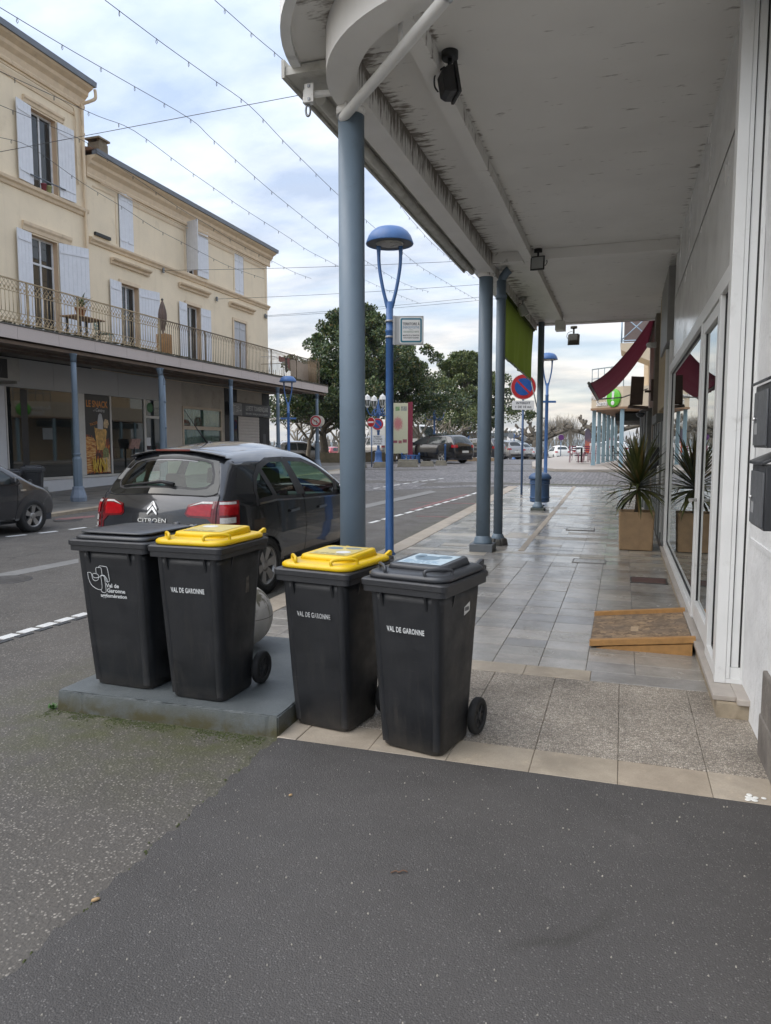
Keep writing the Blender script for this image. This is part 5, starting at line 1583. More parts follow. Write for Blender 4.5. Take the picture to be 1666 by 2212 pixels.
class Car:
    def __init__(s, label, loc, rz, sil, wtab, rear_n, front_n, mat, group, taper=(.9, .13, .8, .2), rnd=.10, hi=False, crown=.045, res=60, rows=.07):
        s.root = thing('parked_car', label, 'car', loc, rz, group)
        s.wtab = wtab; s.taper = taper; s.rnd = rnd; s.crown = crown; s.mat = mat; s.hi = hi
        P_ = smooth_path([Vector((y, z, 0)) for y, z in sil], 6)
        # resample
        d = [0]
        for a, b_ in zip(P_, P_[1:]): d.append(d[-1] + (b_ - a).length)
        out = []; j = 0
        for k in range(res + 1):
            q = d[-1] * k / res
            while j < len(d) - 2 and d[j + 1] < q: j += 1
            f_ = (q - d[j]) / max(1e-9, d[j + 1] - d[j])
            p = P_[j].lerp(P_[j + 1], f_)
            out.append((p.x, p.y))
        s.sil = out; s.rows = rows
        s.ymin = min(p[0] for p in out); s.ymax = max(p[0] for p in out)
        s.rear = [p for p in out[:int(res * rear_n)]]
        s.front = [p for p in out[::-1][:int(res * front_n)]]
        s.zb = .5 * (out[0][1] + out[-1][1])
    def p(s, y):
        y0, a, y1, b_ = s.taper
        if y < -y0: return 1 - a * ((-y - y0) / (-s.ymin - y0)) ** 2
        if y > y1: return 1 - b_ * ((y - y1) / (s.ymax - y1)) ** 2
        return 1
    def w(s, y, z): return interp(s.wtab, z) * s.p(y)
    def rq(s, y, z, d):
        r = s.rnd
        q = min(1, max(0, d / r))
        return s.w(y, z) - r * (1 - sqrt(max(0, 1 - (1 - q) ** 2)))
    def sidept(s, y, z, off=.004, sg=1):
        d = 9
        for a, b_ in zip(s.sil, s.sil[1:]):
            ax, ay = a; bx, by = b_
            L2 = (bx - ax) ** 2 + (by - ay) ** 2
            t = max(0, min(1, ((y - ax) * (bx - ax) + (z - ay) * (by - ay)) / max(L2, 1e-9)))
            d = min(d, math.hypot(y - ax - t * (bx - ax), z - ay - t * (by - ay)))
        return (sg * (s.rq(y, z, d) + off), y, z)
    def endy(s, arr, z):
        best = None
        for a, b_ in zip(arr, arr[1:]):
            if (a[1] - z) * (b_[1] - z) <= 0 and abs(b_[1] - a[1]) > 1e-6:
                return a[0] + (b_[0] - a[0]) * (z - a[1]) / (b_[1] - a[1])
        return min(arr, key=lambda q: abs(q[1] - z))[0]
    def endpt(s, arr, x, z, off):
        y = s.endy(arr, z); y1 = s.endy(arr, z + .015); y0 = s.endy(arr, z - .015)
        tx, tz = y1 - y0, .03
        L = math.hypot(tx, tz); sg = -1 if arr is s.rear else 1
        X = s.w(y, z) - s.rnd
        k = s.crown * (1 - min(1, abs(x / X)) ** 2) + off
        return (x, y + sg * tz / L * k, z - sg * tx / L * k)
    def rearpt(s, x, z, off=.004): return s.endpt(s.rear, x, z, off)
    def frontpt(s, x, z, off=.004): return s.endpt(s.front, x, z, off)
    def cornerpt(s, z, d, off=.004, sg=1):
        y = s.endy(s.rear, z)
        ty = max(-1.15, min(1.15, y * .72)); L = math.hypot(ty - y, .62 - z)
        yy = y + (ty - y) * d / L; z2 = z
        return (sg * (s.rq(yy, z2, d) + off), yy - off * .6, z2)
    def shell(s, holes_side=(), holes_rear=(), holes_front=(), wheels=(), wr=.37):
        sil = s.sil; nb = 24
        loop = list(sil)
        a = sil[-1]; b_ = sil[0]
        for k in range(1, nb): loop.append((a[0] + (b_[0] - a[0]) * k / nb, a[1] + (b_[1] - a[1]) * k / nb))
        mb = MB()
        n = len(loop)
        dists = [0, .012, .03, .055, .085, .12]
        while dists[-1] < 1.1: dists.append(dists[-1] + s.rows)
        lines = []
        for (y, z) in loop:
            ty = max(-1.15, min(1.15, y * .72)); tz = .62
            L = math.hypot(ty - y, tz - z)
            col_ = []
            for d in dists:
                dd = min(d, L); f_ = dd / L
                yy, zz = y + (ty - y) * f_, z + (tz - z) * f_
                col_.append((yy, zz, s.rq(yy, zz, dd), dd >= L))
            lines.append(col_)
        for sg in (1, -1):
            idx = {}
            def vid(i, j):
                i %= n
                if lines[i][j][3]: 
                    jj = next(k for k in range(len(dists)) if lines[i][k][3]); j = jj
                if (i, j) not in idx:
                    y, z, x, _ = lines[i][j]
                    idx[(i, j)] = len(mb.v); mb.v.append((sg * x, y, z))
                return idx[(i, j)]
            for i in range(n):
                for j in range(len(dists) - 1):
                    if lines[i][j][3] and lines[(i + 1) % n][j][3]: continue
                    q = [vid(i, j), vid(i + 1, j), vid(i + 1, j + 1), vid(i, j + 1)]
                    u = []
                    for k in q:
                        if k not in u: u.append(k)
                    if len(u) < 3: continue
                    cy = sum(mb.v[k][1] for k in u) / len(u); cz = sum(mb.v[k][2] for k in u) / len(u)
                    if any(inpoly(cy, cz, h_) for h_ in holes_side): continue
                    if any(math.hypot(cy - wy, cz - wz) < wr for wy, wz in wheels): continue
                    mb.f.append(tuple(u) if sg > 0 else tuple(u[::-1])); mb.sm.append(True)
        m_ = 16 if s.hi else 8
        base = len(mb.v)
        T = len(sil)
        for i, (y, z) in enumerate(sil):
            X = s.w(y, z) - s.rnd
            a = sil[max(0, i - 1)]; b_ = sil[min(T - 1, i + 1)]
            tx, tz = b_[0] - a[0], b_[1] - a[1]; L = math.hypot(tx, tz) or 1
            ny, nz = -tz / L, tx / L
            for k in range(m_ + 1):
                f_ = -1 + 2 * k / m_
                cr_ = s.crown * (1 - f_ * f_)
                mb.v.append((f_ * X, y + ny * cr_, z + nz * cr_))
        for i in range(T - 1):
            for k in range(m_):
                q = (base + i * (m_ + 1) + k, base + i * (m_ + 1) + k + 1, base + (i + 1) * (m_ + 1) + k + 1, base + (i + 1) * (m_ + 1) + k)
                cx = sum(mb.v[j][0] for j in q) / 4; cy = sum(mb.v[j][1] for j in q) / 4; cz = sum(mb.v[j][2] for j in q) / 4
                if cy < -.9 and any(inpoly(cx, cz, h_) for h_ in holes_rear): continue
                if cy > .1 and any(inpoly(cx, cz, h_) for h_ in holes_front): continue
                mb.f.append(q[::-1]); mb.sm.append(True)
        o_ = ob('body', mb, s.mat, s.root, recalc=False)
        return o_
    def add(s, nm, mb, mat, par=None, smooth=True): return ob(nm, mb, mat, par or s.root, recalc=False)
    def floor(s, z=.2):
        ob('floor_pan', MB().bb(-s.wtab[0][1] * .93, s.wtab[0][1] * .93, s.ymin + .12, s.ymax - .15, z - .02, z + .10), INTER, s.root)
W_C3 = [(.18, .78), (.30, .825), (.45, .852), (.62, .864), (.80, .860), (.96, .848), (1.06, .812), (1.18, .75), (1.30, .685), (1.42, .615), (1.53, .55)]

# ---- the grey hatchback behind the bins
GREYC = paint('paint_graphite', (.021, .0235, .029), .22, .45)
SIL = [(-1.86, .24), (-1.93, .34), (-1.955, .50), (-1.94, .68), (-1.925, .82), (-1.90, .95), (-1.845, 1.06), (-1.755, 1.19), (-1.65, 1.32), (-1.565, 1.41), (-1.49, 1.452), (-1.1, 1.495),
       (-.6, 1.522), (-.15, 1.515), (.25, 1.455), (.62, 1.315), (.95, 1.125), (1.18, .985), (1.38, .90), (1.62, .825), (1.80, .73), (1.905, .60), (1.945, .46), (1.92, .32), (1.85, .22)]
carx, cary = -4.58, 8.42
c3 = Car('dark grey hatchback parked along the kerb behind the bins', (carx, cary, dip(9)), 0, SIL, W_C3, .34, .42, GREYC, None, (.85, .14, .75, .2), .125, True, .08, 190, .028)
c3.root.scale = (1.06, 1.06, 1.055)
win_rq = [(-1.36, .985), (-1.30, 1.00), (-1.045, 1.015), (-1.115, 1.30), (-1.25, 1.215), (-1.345, 1.09)]
win_r = [(-.985, 1.005), (-.40, .975), (-.485, 1.385), (-.80, 1.388), (-1.06, 1.325)]
win_f = [(-.285, .975), (.58, .945), (.66, 1.10), (.36, 1.285), (.05, 1.372), (-.36, 1.388)]
win_q = [(.66, .945), (.95, .945), (.735, 1.085)]
rear_w = [(-.40, 1.095), (.40, 1.095), (.50, 1.12), (.545, 1.18), (.52, 1.27), (.45, 1.375), (.38, 1.388), (-.38, 1.388), (-.45, 1.375), (-.52, 1.27), (-.545, 1.18), (-.50, 1.12)]
front_w = [(-.66, 1.00), (.66, 1.00), (.52, 1.40), (-.52, 1.40)]
c3.shell([win_rq, win_r, win_f, win_q], [offset_poly(rear_w, .01)], [front_w], [(-1.22, .31), (1.24, .31)], .335)
R_ = c3.root
for sg in (1, -1):
    f4 = lambda o_: (lambda y, z: c3.sidept(y, z, o_, sg))
    for nm, poly in (('quarter_window', win_rq), ('side_window', win_r), ('side_window', win_f), ('quarter_window', win_q)):
        w_ = c3.add(nm, patch(poly, f4(-.002)), CARGLASS)
        c3.add('window_frame', ringpatch(poly, .016, .034, f4(.004)), TRIM, w_)
    c3.add('pillar', patch([(-.50, 1.0), (-.30, 1.0), (-.37, 1.405), (-.50, 1.405)], f4(.0055)), TRIM)
    c3.add('pillar', patch([(-1.06, 1.0), (-.99, 1.0), (-1.07, 1.325), (-1.13, 1.31)], f4(.0055)), TRIM)
    c3.add('belt_trim', linepatch([(-1.36, .962), (-1.02, .978), (-.35, .948), (.60, .918), (.96, .918)], .018, f4(.009)), CHROME)
    for pts in ([(-1.02, .975), (-.98, .80), (-.99, .665)], [(-.34, .96), (-.30, .70), (-.31, .30)], [(.86, .93), (.84, .6), (.80, .28)],
                [(-1.12, 1.345), (-.85, 1.418), (-.43, 1.422), (0, 1.405), (.4, 1.305), (.78, 1.10)], [(-.80, .262), (.80, .268)], [(-.43, 1.42), (-.34, .97)]):
        c3.add('panel_gap', linepatch(pts, .007, f4(.003)), GAP)
    for yy, zz in ((-.62, .835), (.16, .815)):
        a_ = [(yy - .115, zz - .012), (yy + .115, zz - .004), (yy + .115, zz + .02), (yy - .115, zz + .014)]
        c3.add('door_handle', patch(a_, f4(.022)), CHROME)
        c3.add('handle_side', ringpatch(a_, .0, .004, f4(.012)), CHROME)
    # wheel arch lips and liners
    for wy in (-1.22, 1.24):
        pts = [(wy + .340 * cos(a), .31 + .340 * sin(a)) for a in [radians(-8 + 196 * k / 30) for k in range(31)]]
        c3.add('arch_lip', linepatch(pts, .075, f4(.004)), GREYC)
        ln = MB().grid(lambda u, v: (sg * (.52 + .30 * v), wy + .335 * cos(pi * u), .31 + .335 * sin(pi * u)), 20, 2)
        c3.add('arch_liner', ln, INTER)
        wheel(R_, sg * .745, wy, .302, sg)
    # wing mirror
    mm = MB()
    cpt = Vector((sg * .905, .78, 1.0))
    mm.lathe([(.0, -.06), (.055, -.055), (.085, -.02), (.085, .02), (.06, .06), (0, .075)], 18, cpt, True, Matrix.Rotation(-pi / 2, 3, 'X') @ Matrix.Diagonal((1.25, .95, 1)))
    mir = ob('wing_mirror', mm, GREYC, R_)
    ob('mirror_foot', MB().box((sg * .83, .80, .96), (.14, .07, .04)), TRIM, mir, bevel=.01)
    ob('mirror_glass', MB().lathe([(.0, 0), (.06, .001), (.0, .002)], 16, cpt + Vector((0, -.063, 0)), True, Matrix.Rotation(pi / 2, 3, 'X') @ Matrix.Diagonal((1.3, .95, 1))), CHROME, mir)
    # tail lights: outer cluster wraps the corner, inner one sits on the hatch
    zs = lambda v: .60 + .345 * v
    tl = bpy.data.objects.new('tail_light', None); COL.objects.link(tl); tl.parent = R_
    def cg(z0, z1, d0, d1, off): return MB().grid(lambda u, v: c3.cornerpt(z0 + (z1 - z0) * v, d0 + (d1 - d0) * u * (1 if v < .86 else 1), off, sg), 10, 8)
    c3.add('lamp_base', cg(.735, 1.02, -.0, .225, .006), LREDD, tl)
    c3.add('lamp_red', cg(.885, .985, .012, .20, .011), LRED, tl)
    c3.add('lamp_clear', cg(.808, .862, .015, .165, .012), LCLR, tl)
    c3.add('lamp_clear', cg(.748, .79, .015, .14, .012), LCLR, tl)
    c3.add('lamp_top', cg(.988, 1.012, .01, .17, .012), LCLR, tl)
    rf = lambda off: (lambda x, z: c3.rearpt(sg * x * .86, z, off))
    pi_ = [(.40, .885), (.44, .86), (.66, .85), (.725, .80), (.73, 1.015), (.60, 1.005), (.43, .965)]
    c3.add('lamp_base', patch(pi_, rf(.006)), LREDD, tl)
    c3.add('lamp_red', patch([(.425, .89), (.46, .875), (.70, .87), (.705, .985), (.58, .975), (.445, .945)], rf(.011)), LRED, tl)
    c3.add('lamp_top', patch([(.45, .952), (.58, .982), (.705, .99), (.705, 1.008), (.59, 1.0)], rf(.012)), LCLR, tl)
# rear glass, dark surround, spoiler, brake light, wiper, badges
surround = [(-.35, 1.045), (.35, 1.045), (.52, 1.06), (.62, 1.085), (.605, 1.18), (.50, 1.40), (-.50, 1.40), (-.605, 1.18), (-.62, 1.085), (-.52, 1.06)]
rg = c3.add('rear_window', patch(rear_w, lambda x, z: c3.rearpt(x, z, .0005)), CARGLASS)
c3.add('surround', ringpatch(rear_w, .02, .0, lambda x, z: c3.rearpt(x, z, .004)), TRIM, rg)
bmx = MB()
d0 = densify(rear_w, .04); cxz = (0, 1.22)
outer = []
for p in d0:
    v_ = None
    f_ = 1.0
    while inpoly(p[0] * f_, 1.22 + (p[1] - 1.22) * f_, surround) and f_ < 1.6: f_ += .01
    outer.append((p[0] * f_, 1.22 + (p[1] - 1.22) * f_))
n_ = len(d0)
bmx.add([c3.rearpt(*p, .003) for p in d0] + [c3.rearpt(*p, .003) for p in outer], [(i, (i + 1) % n_, n_ + (i + 1) % n_, n_ + i) for i in range(n_)], True)
c3.add('black_border', bmx, glass('rear_border', (.008, .009, .010), 1.6), rg)
c3.add('hatch_gap', linepatch([(-.645, 1.085), (-.52, 1.05), (-.2, 1.036), (.2, 1.036), (.52, 1.05), (.645, 1.085)], .008, lambda x, z: c3.rearpt(x, z, .004)), GAP)
for sg in (1, -1):
    c3.add('panel_gap', linepatch([(sg * .652, 1.08), (sg * .655, .66), (sg * .62, .56)], .008, lambda x, z: c3.rearpt(x, z, .0035)), GAP)
sp_ = MB()
def spf(u, v):
    x = (-1 + 2 * u) * .56
    y0 = -1.50 + .05 * (2 * u - 1) ** 2; 
    pr_ = [(0.06, 1.455), (-.06, 1.447), (-.095, 1.434), (-.07, 1.422), (.05, 1.418)][int(round(v * 4))]
    return (x, y0 + pr_[0] - .03, pr_[1] + .004 + .072 * (1 - (2 * u - 1) ** 2))
sp_.grid(spf, 16, 4)
spo = c3.add('spoiler', sp_, GREYC)
c3.add('brake_light', MB().grid(lambda u, v: (-.20 + .40 * u, -1.636 + .05 * (2 * (.18 + .64 * u) - 1) ** 2 * .3 - .002, 1.430 + .018 * v + .068), 8, 2), LREDD, spo)
wp = c3.add('wiper', MB().tube([c3.rearpt(.18, 1.115, .03), c3.rearpt(.05, 1.13, .045), c3.rearpt(-.42, 1.12, .02)], [.022, .018, .007], 8), TRIM)
c3.add('blade', MB().tube([c3.rearpt(.02, 1.137, .03), c3.rearpt(-.44, 1.12, .014)], .008, 6), TRIM, wp)
def rmat(x, z, off):
    a = Vector(c3.rearpt(x, z - .05, off)); b_ = Vector(c3.rearpt(x, z + .05, off)); p = Vector(c3.rearpt(x, z, off))
    return face_m(p, (1, 0, 0), b_ - a)
em = bpy.data.objects.new('emblem', None); COL.objects.link(em); em.parent = R_
for k in (0, 1):
    zc = .945 - k * .040
    for sg in (1, -1):
        poly = [(0, zc + .036), (0, zc + .010), (sg * .052, zc - .038), (sg * .057, zc - .022), (sg * .015, zc + .027)]
        a = [c3.rearpt(x, z, .003) for x, z in poly]; b_ = [c3.rearpt(x, z, .013) for x, z in poly]
        n_ = len(poly)
        mbx = MB().add(a + b_, [tuple(range(n_)), tuple(range(2 * n_ - 1, n_ - 1, -1))] + [(i, (i + 1) % n_, n_ + (i + 1) % n_, n_ + i) for i in range(n_)])
        ob('chevron', mbx, CHROME, em)
text('lettering', 'CITRO\u00cbN', .055, CHROME, R_, rmat(0, .815, .005), .002, sx=1.35, bold=.0004, space=1.05)
text('lettering', 'C3', .07, CHROME, R_, rmat(.44, .765, .005), .002, sx=1.3, bold=.0006)
c3.add('plate', patch([(-.26, .48), (.26, .48), (.26, .58), (-.26, .58)], lambda x, z: c3.rearpt(x, z, .01)), PLATE)
c3.add('bumper_gap', linepatch([(-.80, .59), (0, .60), (.80, .59)], .008, lambda x, z: c3.rearpt(x, z, .004)), GAP)
ws = c3.add('windscreen', patch(front_w, lambda x, z: c3.frontpt(x, z, .001)), CARGLASS)
c3.add('surround', ringpatch(front_w, .03, .05, lambda x, z: c3.frontpt(x, z, .004)), TRIM, ws)
ae = ob('aerial', MB().tube([(0, -.95, 1.555), (-.005, -1.14, 1.70), (-.012, -1.40, 1.93)], [.010, .006, .003], 6), TRIM, R_)
ob('aerial_foot', MB().lathe([(.045, 0), (.04, .02), (.012, .06)], 14, (0, -.94, 1.54)), TRIM, ae)
c3.floor(.2)
# cabin
ob('dashboard', MB().bb(-.68, .68, .55, 1.05, .5, .93), INTER, R_, bevel=.06, seg=3)
for x_ in (-.36, .36):
    for y_, hh in ((-.05, .96), (-.90, .92)):
        st_ = ob('seat', MB().box((x_, y_ + .22, .50), (.48, .52, .20)).box((x_, y_ - .10, .78), (.46, .14, .55), 0, (.85, 1), Matrix.Rotation(.22, 3, 'X')), INTER, R_, bevel=.05, seg=3)
        ob('headrest', MB().box((x_, y_ - .17, hh + .23), (.26, .09, .19), 0, (.8, .9)), INTER, st_, bevel=.035, seg=3)
ob('parcel_shelf', MB().bb(-.58, .58, -1.68, -1.12, .97, 1.0), INTER, R_)
sw = []
for k in range(25):
    a = 2 * pi * k / 24
    sw.append(Vector((-.36 + .18 * cos(a), .48 - .07 * sin(a), .95 + .165 * sin(a))))
ob('steering_wheel', MB().tube(sw, .014, 8), TRIM, R_)
ob('inside_mirror', MB().box((0, .42, 1.30), (.22, .03, .06)), TRIM, R_, bevel=.01)

# ---- other cars: one builder, several outlines
SILS = {
 'hatch': (SIL, W_C3, .34, .42, [[(-1.30, .99), (-.40, .965), (-.45, 1.39), (-.85, 1.40), (-1.16, 1.28)], [(-.30, .965), (.92, .935), (.60, 1.16), (.10, 1.37), (-.34, 1.395)]], rear_w, front_w, [(-1.22, .31), (1.24, .31)], .31),
 'round': ([(-1.80, .24), (-1.88, .36), (-1.905, .52), (-1.87, .70), (-1.82, .86), (-1.74, 1.0), (-1.60, 1.18), (-1.42, 1.33), (-1.2, 1.40), (-.7, 1.43), (-.2, 1.425), (.2, 1.36), (.6, 1.19), (.95, .98), (1.2, .90), (1.5, .82), (1.72, .70), (1.83, .55), (1.85, .40), (1.80, .25)],
   [(.18, .76), (.35, .81), (.6, .83), (.8, .82), (.92, .79), (1.1, .70), (1.3, .60), (1.43, .54)], .36, .42, [[(-1.22, .93), (-.45, .92), (-.47, 1.31), (-.85, 1.315), (-1.12, 1.2)], [(-.36, .92), (.82, .90), (.5, 1.12), (.12, 1.28), (-.38, 1.31)]],
   [(-.60, .98), (.60, .98), (.46, 1.30), (-.46, 1.30)], [(-.60, .97), (.60, .97), (.48, 1.30), (-.48, 1.30)], [(-1.18, .30), (1.2, .30)], .30),
 'suv': ([(-2.10, .30), (-2.20, .42), (-2.225, .62), (-2.20, .82), (-2.17, 1.0), (-2.08, 1.14), (-1.95, 1.30), (-1.78, 1.44), (-1.60, 1.49), (-1.0, 1.535), (-.4, 1.54), (.0, 1.50), (.4, 1.38), (.8, 1.18), (1.05, 1.06), (1.4, 1.0), (1.9, .92), (2.12, .80), (2.2, .62), (2.2, .44), (2.1, .28)],
   [(.22, .82), (.4, .88), (.6, .9), (.85, .9), (1.0, .88), (1.1, .84), (1.3, .74), (1.54, .60)], .34, .40, [[(-1.70, 1.10), (-1.28, 1.08), (-1.24, 1.40), (-1.45, 1.40)], [(-1.18, 1.08), (-.30, 1.06), (-.32, 1.43), (-1.16, 1.42)], [(-.20, 1.06), (.90, 1.02), (.5, 1.26), (.1, 1.41), (-.22, 1.43)]],
   [(-.62, 1.10), (.62, 1.10), (.50, 1.40), (-.50, 1.40)], [(-.66, 1.08), (.66, 1.08), (.54, 1.42), (-.54, 1.42)], [(-1.36, .34), (1.38, .34)], .34),
}
def simple_car(label, loc, rz, kind, mat, rear_lights=True, scale=1.0, group='cars parked on the square', body_trim=True):
    sil, wt, rn, fn_, wins, rw, fw, whs, wr_ = SILS[kind]
    c = Car(label, loc, rz, sil, wt, rn, fn_, mat, group, (1.0, .12, .75, .2), .085, False, .05, 90, .06)
    if scale != 1.0: c.root.scale = (scale,) * 3
    c.shell([], [], [], whs, wr_ + .035)
    for sg in (1, -1):
        f4 = lambda o_: (lambda y, z: c.sidept(y, z, o_, sg))
        for poly in wins:
            w_ = c.add('side_window', patch(poly, f4(.004), .12), CARGLASS_D)
            c.add('window_frame', ringpatch(poly, .0, .022, f4(.006)), TRIM, w_)
        c.add('panel_gap', linepatch([(-.36, .95), (-.33, .6), (-.34, .28)], .008, f4(.004)), GAP)
        c.add('panel_gap', linepatch([(.86, .92), (.84, .6), (.82, .28)], .008, f4(.004)), GAP)
        for yy in (-.60, .18):
            c.add('door_handle', patch([(yy - .1, .80), (yy + .1, .80), (yy + .1, .825), (yy - .1, .825)], f4(.015)), mat)
        for wy, wz in whs:
            ln = MB().grid(lambda u, v: (sg * (.50 + .30 * v), wy + (wr_ + .03) * cos(pi * u), wz + (wr_ + .03) * sin(pi * u)), 14, 2)
            c.add('arch_liner', ln, INTER)
            ap = [(wy + (wr_ + .055) * cos(a), wz + (wr_ + .055) * sin(a)) for a in [radians(-8 + 196 * k / 24) for k in range(25)]]
            c.add('arch_lip', linepatch(ap, .13, f4(.005)), mat)
            wheel(c.root, sg * (wt[2][1] - .10), wy, wz, sg, None, True)
        mr = ob('wing_mirror', MB().box((sg * (wt[3][1] + .05), .74, wins[-1][1][1] + .07), (.16, .09, .12), 0, (.85, .8)), mat, c.root, bevel=.03)
        tl = [(.52, .80), (.71, .78), (.71, .94), (.56, .93)]
        dz_ = .06 if kind == 'suv' else 0
        c.add('tail_light', patch([(sg * x, z + dz_) for x, z in tl], lambda x, z: c.rearpt(x, z, .008)), LRED)
        c.add('tail_light', MB().grid(lambda u, v: c.cornerpt(.79 + dz_ + .15 * v, .0 + .20 * u, .008, sg), 6, 4), LRED)
        c.add('head_light', patch([(sg * .45, .62), (sg * .68, .64), (sg * .68, .74), (sg * .50, .70)], lambda x, z: c.frontpt(x, z, .01)), LCLR)
    c.add('rear_window', patch(rw, lambda x, z: c.rearpt(x, z, .005), .12), CARGLASS_D)
    c.add('windscreen', patch(fw, lambda x, z: c.frontpt(x, z, .005), .12), CARGLASS_D)
    c.add('plate', patch([(-.26, .58), (.26, .58), (.26, .68), (-.26, .68)], lambda x, z: c.rearpt(x, z, .01)), PLATE)
    if body_trim: c.add('bumper_trim', patch([(-.6, .34), (.6, .34), (.62, .44), (-.62, .44)], lambda x, z: c.rearpt(x, z, .008)), TRIM)
    c.floor(.22)
    return c
def heading(v): return atan2(-v[0], v[1])
# dark car at the left edge, nose pointing up the street
lc = simple_car('dark grey car at the left edge parked before the snack bar', (-11.35, 9.62, dip(9)), 0, 'hatch', paint('paint_dark_grey', (.042, .043, .048), .25, .4), group=None)
# chrome side badge of it
lc.add('side_badge', patch([(.92, .80), (1.06, .80), (1.06, .825), (.92, .825)], lambda y, z: lc.sidept(y, z, .012, 1)), CHROME)
pbk = Vector((-9.95, 39.2, zg(38.7)))
simple_car('black estate car with tail towards us beside the map board', pbk, heading((-.87, .49)), 'suv', paint('paint_black', (.008, .0085, .010), .2, .2))
def at_depth(x, y, h_px, hm):
    """place on a sight line: distance from the car's pixel height"""
    dep = hm * F / h_px
    r = (x - CX) / F * dep; f_ = dep
    fy = cos(PH) * dep + (CY - y) / F * dep * sin(PH)
    X = r * cos(TH) - fy * sin(TH); Y = r * sin(TH) + fy * cos(TH)
    Z = H + (-sin(PH) + (CY - y) / F * cos(PH)) * dep
    return Vector((X, Y, Z))
SILV = paint('paint_silver', (.36, .35, .34), .28, .5)
WHT = paint('paint_white', (.70, .71, .72), .25, .0)
DKG = paint('paint_green_black', (.014, .022, .022), .22, .2)
REDC = paint('paint_red', (.40, .04, .05), .25, .1)
PKG = paint('paint_charcoal', (.05, .05, .055), .25, .3)
simple_car('silver hatchback behind the posts of the left arcade', at_depth(652, 1003, 49, 1.43), heading((.80, .60)), 'round', SILV)
simple_car('red car far behind the low hedge', at_depth(722, 989, 22, 1.43), heading((.25, .97)), 'hatch', REDC)
simple_car('silver car seen between the thick column and the near lamp', at_depth(800, 992, 46, 1.45), heading((-.9, .4)), 'hatch', SILV)
simple_car('dark car half hidden behind the timber fence and the columns', at_depth(1030, 993, 46, 1.5), heading((-.9, .35)), 'hatch', PKG)
simple_car('silver car with red tail light just right of the drainpipe post', at_depth(1083, 992, 38, 1.48), heading((-.75, .66)), 'hatch', SILV)
simple_car('small dark green car in front of a silver one, left of the no-parking pole', at_depth(1106, 991.5, 27, 1.40), heading((.93, -.36)), 'hatch', DKG)
simple_car('silver car behind the small dark green one', at_depth(1106, 990, 32, 1.5), heading((-.9, .42)), 'hatch', SILV)
simple_car('pale grey small car seen from behind, right of the no-parking pole', at_depth(1148, 991, 24.5, 1.40), heading((.10, .99)), 'round', SILV)
simple_car('white hatchback seen from behind, right of the slim post', at_depth(1206, 992.5, 28, 1.46), heading((-.32, .95)), 'hatch', WHT)
simple_car('white car behind the red cafe chairs', at_depth(1244, 989.5, 24, 1.45), heading((-.30, .95)), 'hatch', WHT)
simple_car('white estate car behind the row of pale blue posts', at_depth(1305, 990, 35, 1.5), heading((-.98, .15)), 'suv', WHT)
simple_car('white car farthest right behind the black cafe chairs', at_depth(1345, 988, 28, 1.45), heading((.95, .25)), 'hatch', WHT)
# white van behind the black estate car
vp = at_depth(880, 990, 72, 2.45)
vn = thing('white_van', 'white delivery van behind the map board', 'van', vp, heading((.97, -.2)))
vs_ = [(-2.7, .35), (-2.75, .5), (-2.72, 2.3), (-2.55, 2.42), (1.0, 2.45), (1.35, 2.35), (2.0, 1.45), (2.55, 1.15), (2.75, .9), (2.75, .4)]
ob('body', MB().prism(vs_, lambda u, v, k: (-.98 + 1.96 * k, u, v)), WHT, vn, bevel=.07, seg=3)
ob('windscreen', MB().prism([(1.42, 2.22), (1.46, 2.25), (2.06, 1.49), (2.0, 1.47)], lambda u, v, k: (-.86 + 1.72 * k, u + .06, v + .04)), CARGLASS_D, vn)
for sg in (1, -1):
    ob('side_window', MB().prism([(.75, 1.45), (1.85, 1.45), (1.35, 2.15), (.75, 2.15)], lambda u, v, k: (sg * (.975 + .012 * k), u, v)), CARGLASS_D, vn)
    for wy in (-1.7, 1.75): wheel(vn, sg * .86, wy, .34, sg, None, True)
ob('bumper', MB().bb(-.95, .95, 2.60, 2.80, .35, .62), TRIM, vn, bevel=.04)
# ================================================================ buildings across the street
XW, XB = -16.7, -13.6
CREAMP = M('cream_render', (.76, .65, .48), .85, var=.07, vs=1.3, bmp=.15, bs=20, dirt=.08, dirtcol=(.48, .39, .27), ds=1.6)
t = CREAMP.node_tree; b = t.nodes['Principled BSDF']; c0 = b.inputs['Base Color'].links[0].from_socket
mpn = nd(t, 'ShaderNodeMapping', ins={'Scale': (3, 3.2, .28)}); t.links.new(pos(t), mpn.inputs[0])
stn = nd(t, 'ShaderNodeTexNoise', ins={'Scale': 1.3, 'Detail': 8, 'Roughness': .66}); t.links.new(mpn.outputs[0], stn.inputs['Vector'])
t.links.new(mixc(t, ramp(t, stn.outputs[0], [(.54, 0.0), (.78, .25)]), c0, (.46, .38, .28)), b.inputs['Base Color'])   # rain streaks
MOULD = M('cream_moulding', (.68, .55, .39), .8, var=.1, vs=4, dirt=.15, dirtcol=(.25, .19, .12), ds=3)
REVEAL = M('ochre_reveal', (.58, .42, .28), .85, var=.1, vs=3)
SHUT = M('shutter_white', (.66, .68, .72), .6, var=.06, vs=6, dirt=.06, dirtcol=(.4, .4, .42), ds=4)
ZINC = M('zinc', (.16, .18, .21), .5, .3, var=.2, vs=2)
TILE = M('roof_tile', (.20, .11, .07), .85, var=.35, vs=5, bmp=.4)
WINGL = glass('window_glass', (.022, .024, .026), 1.7)
CURTAIN = M('curtain', (.28, .26, .24), .9, var=.3, vs=9)
WINFR = M('window_white', (.62, .63, .64), .5)
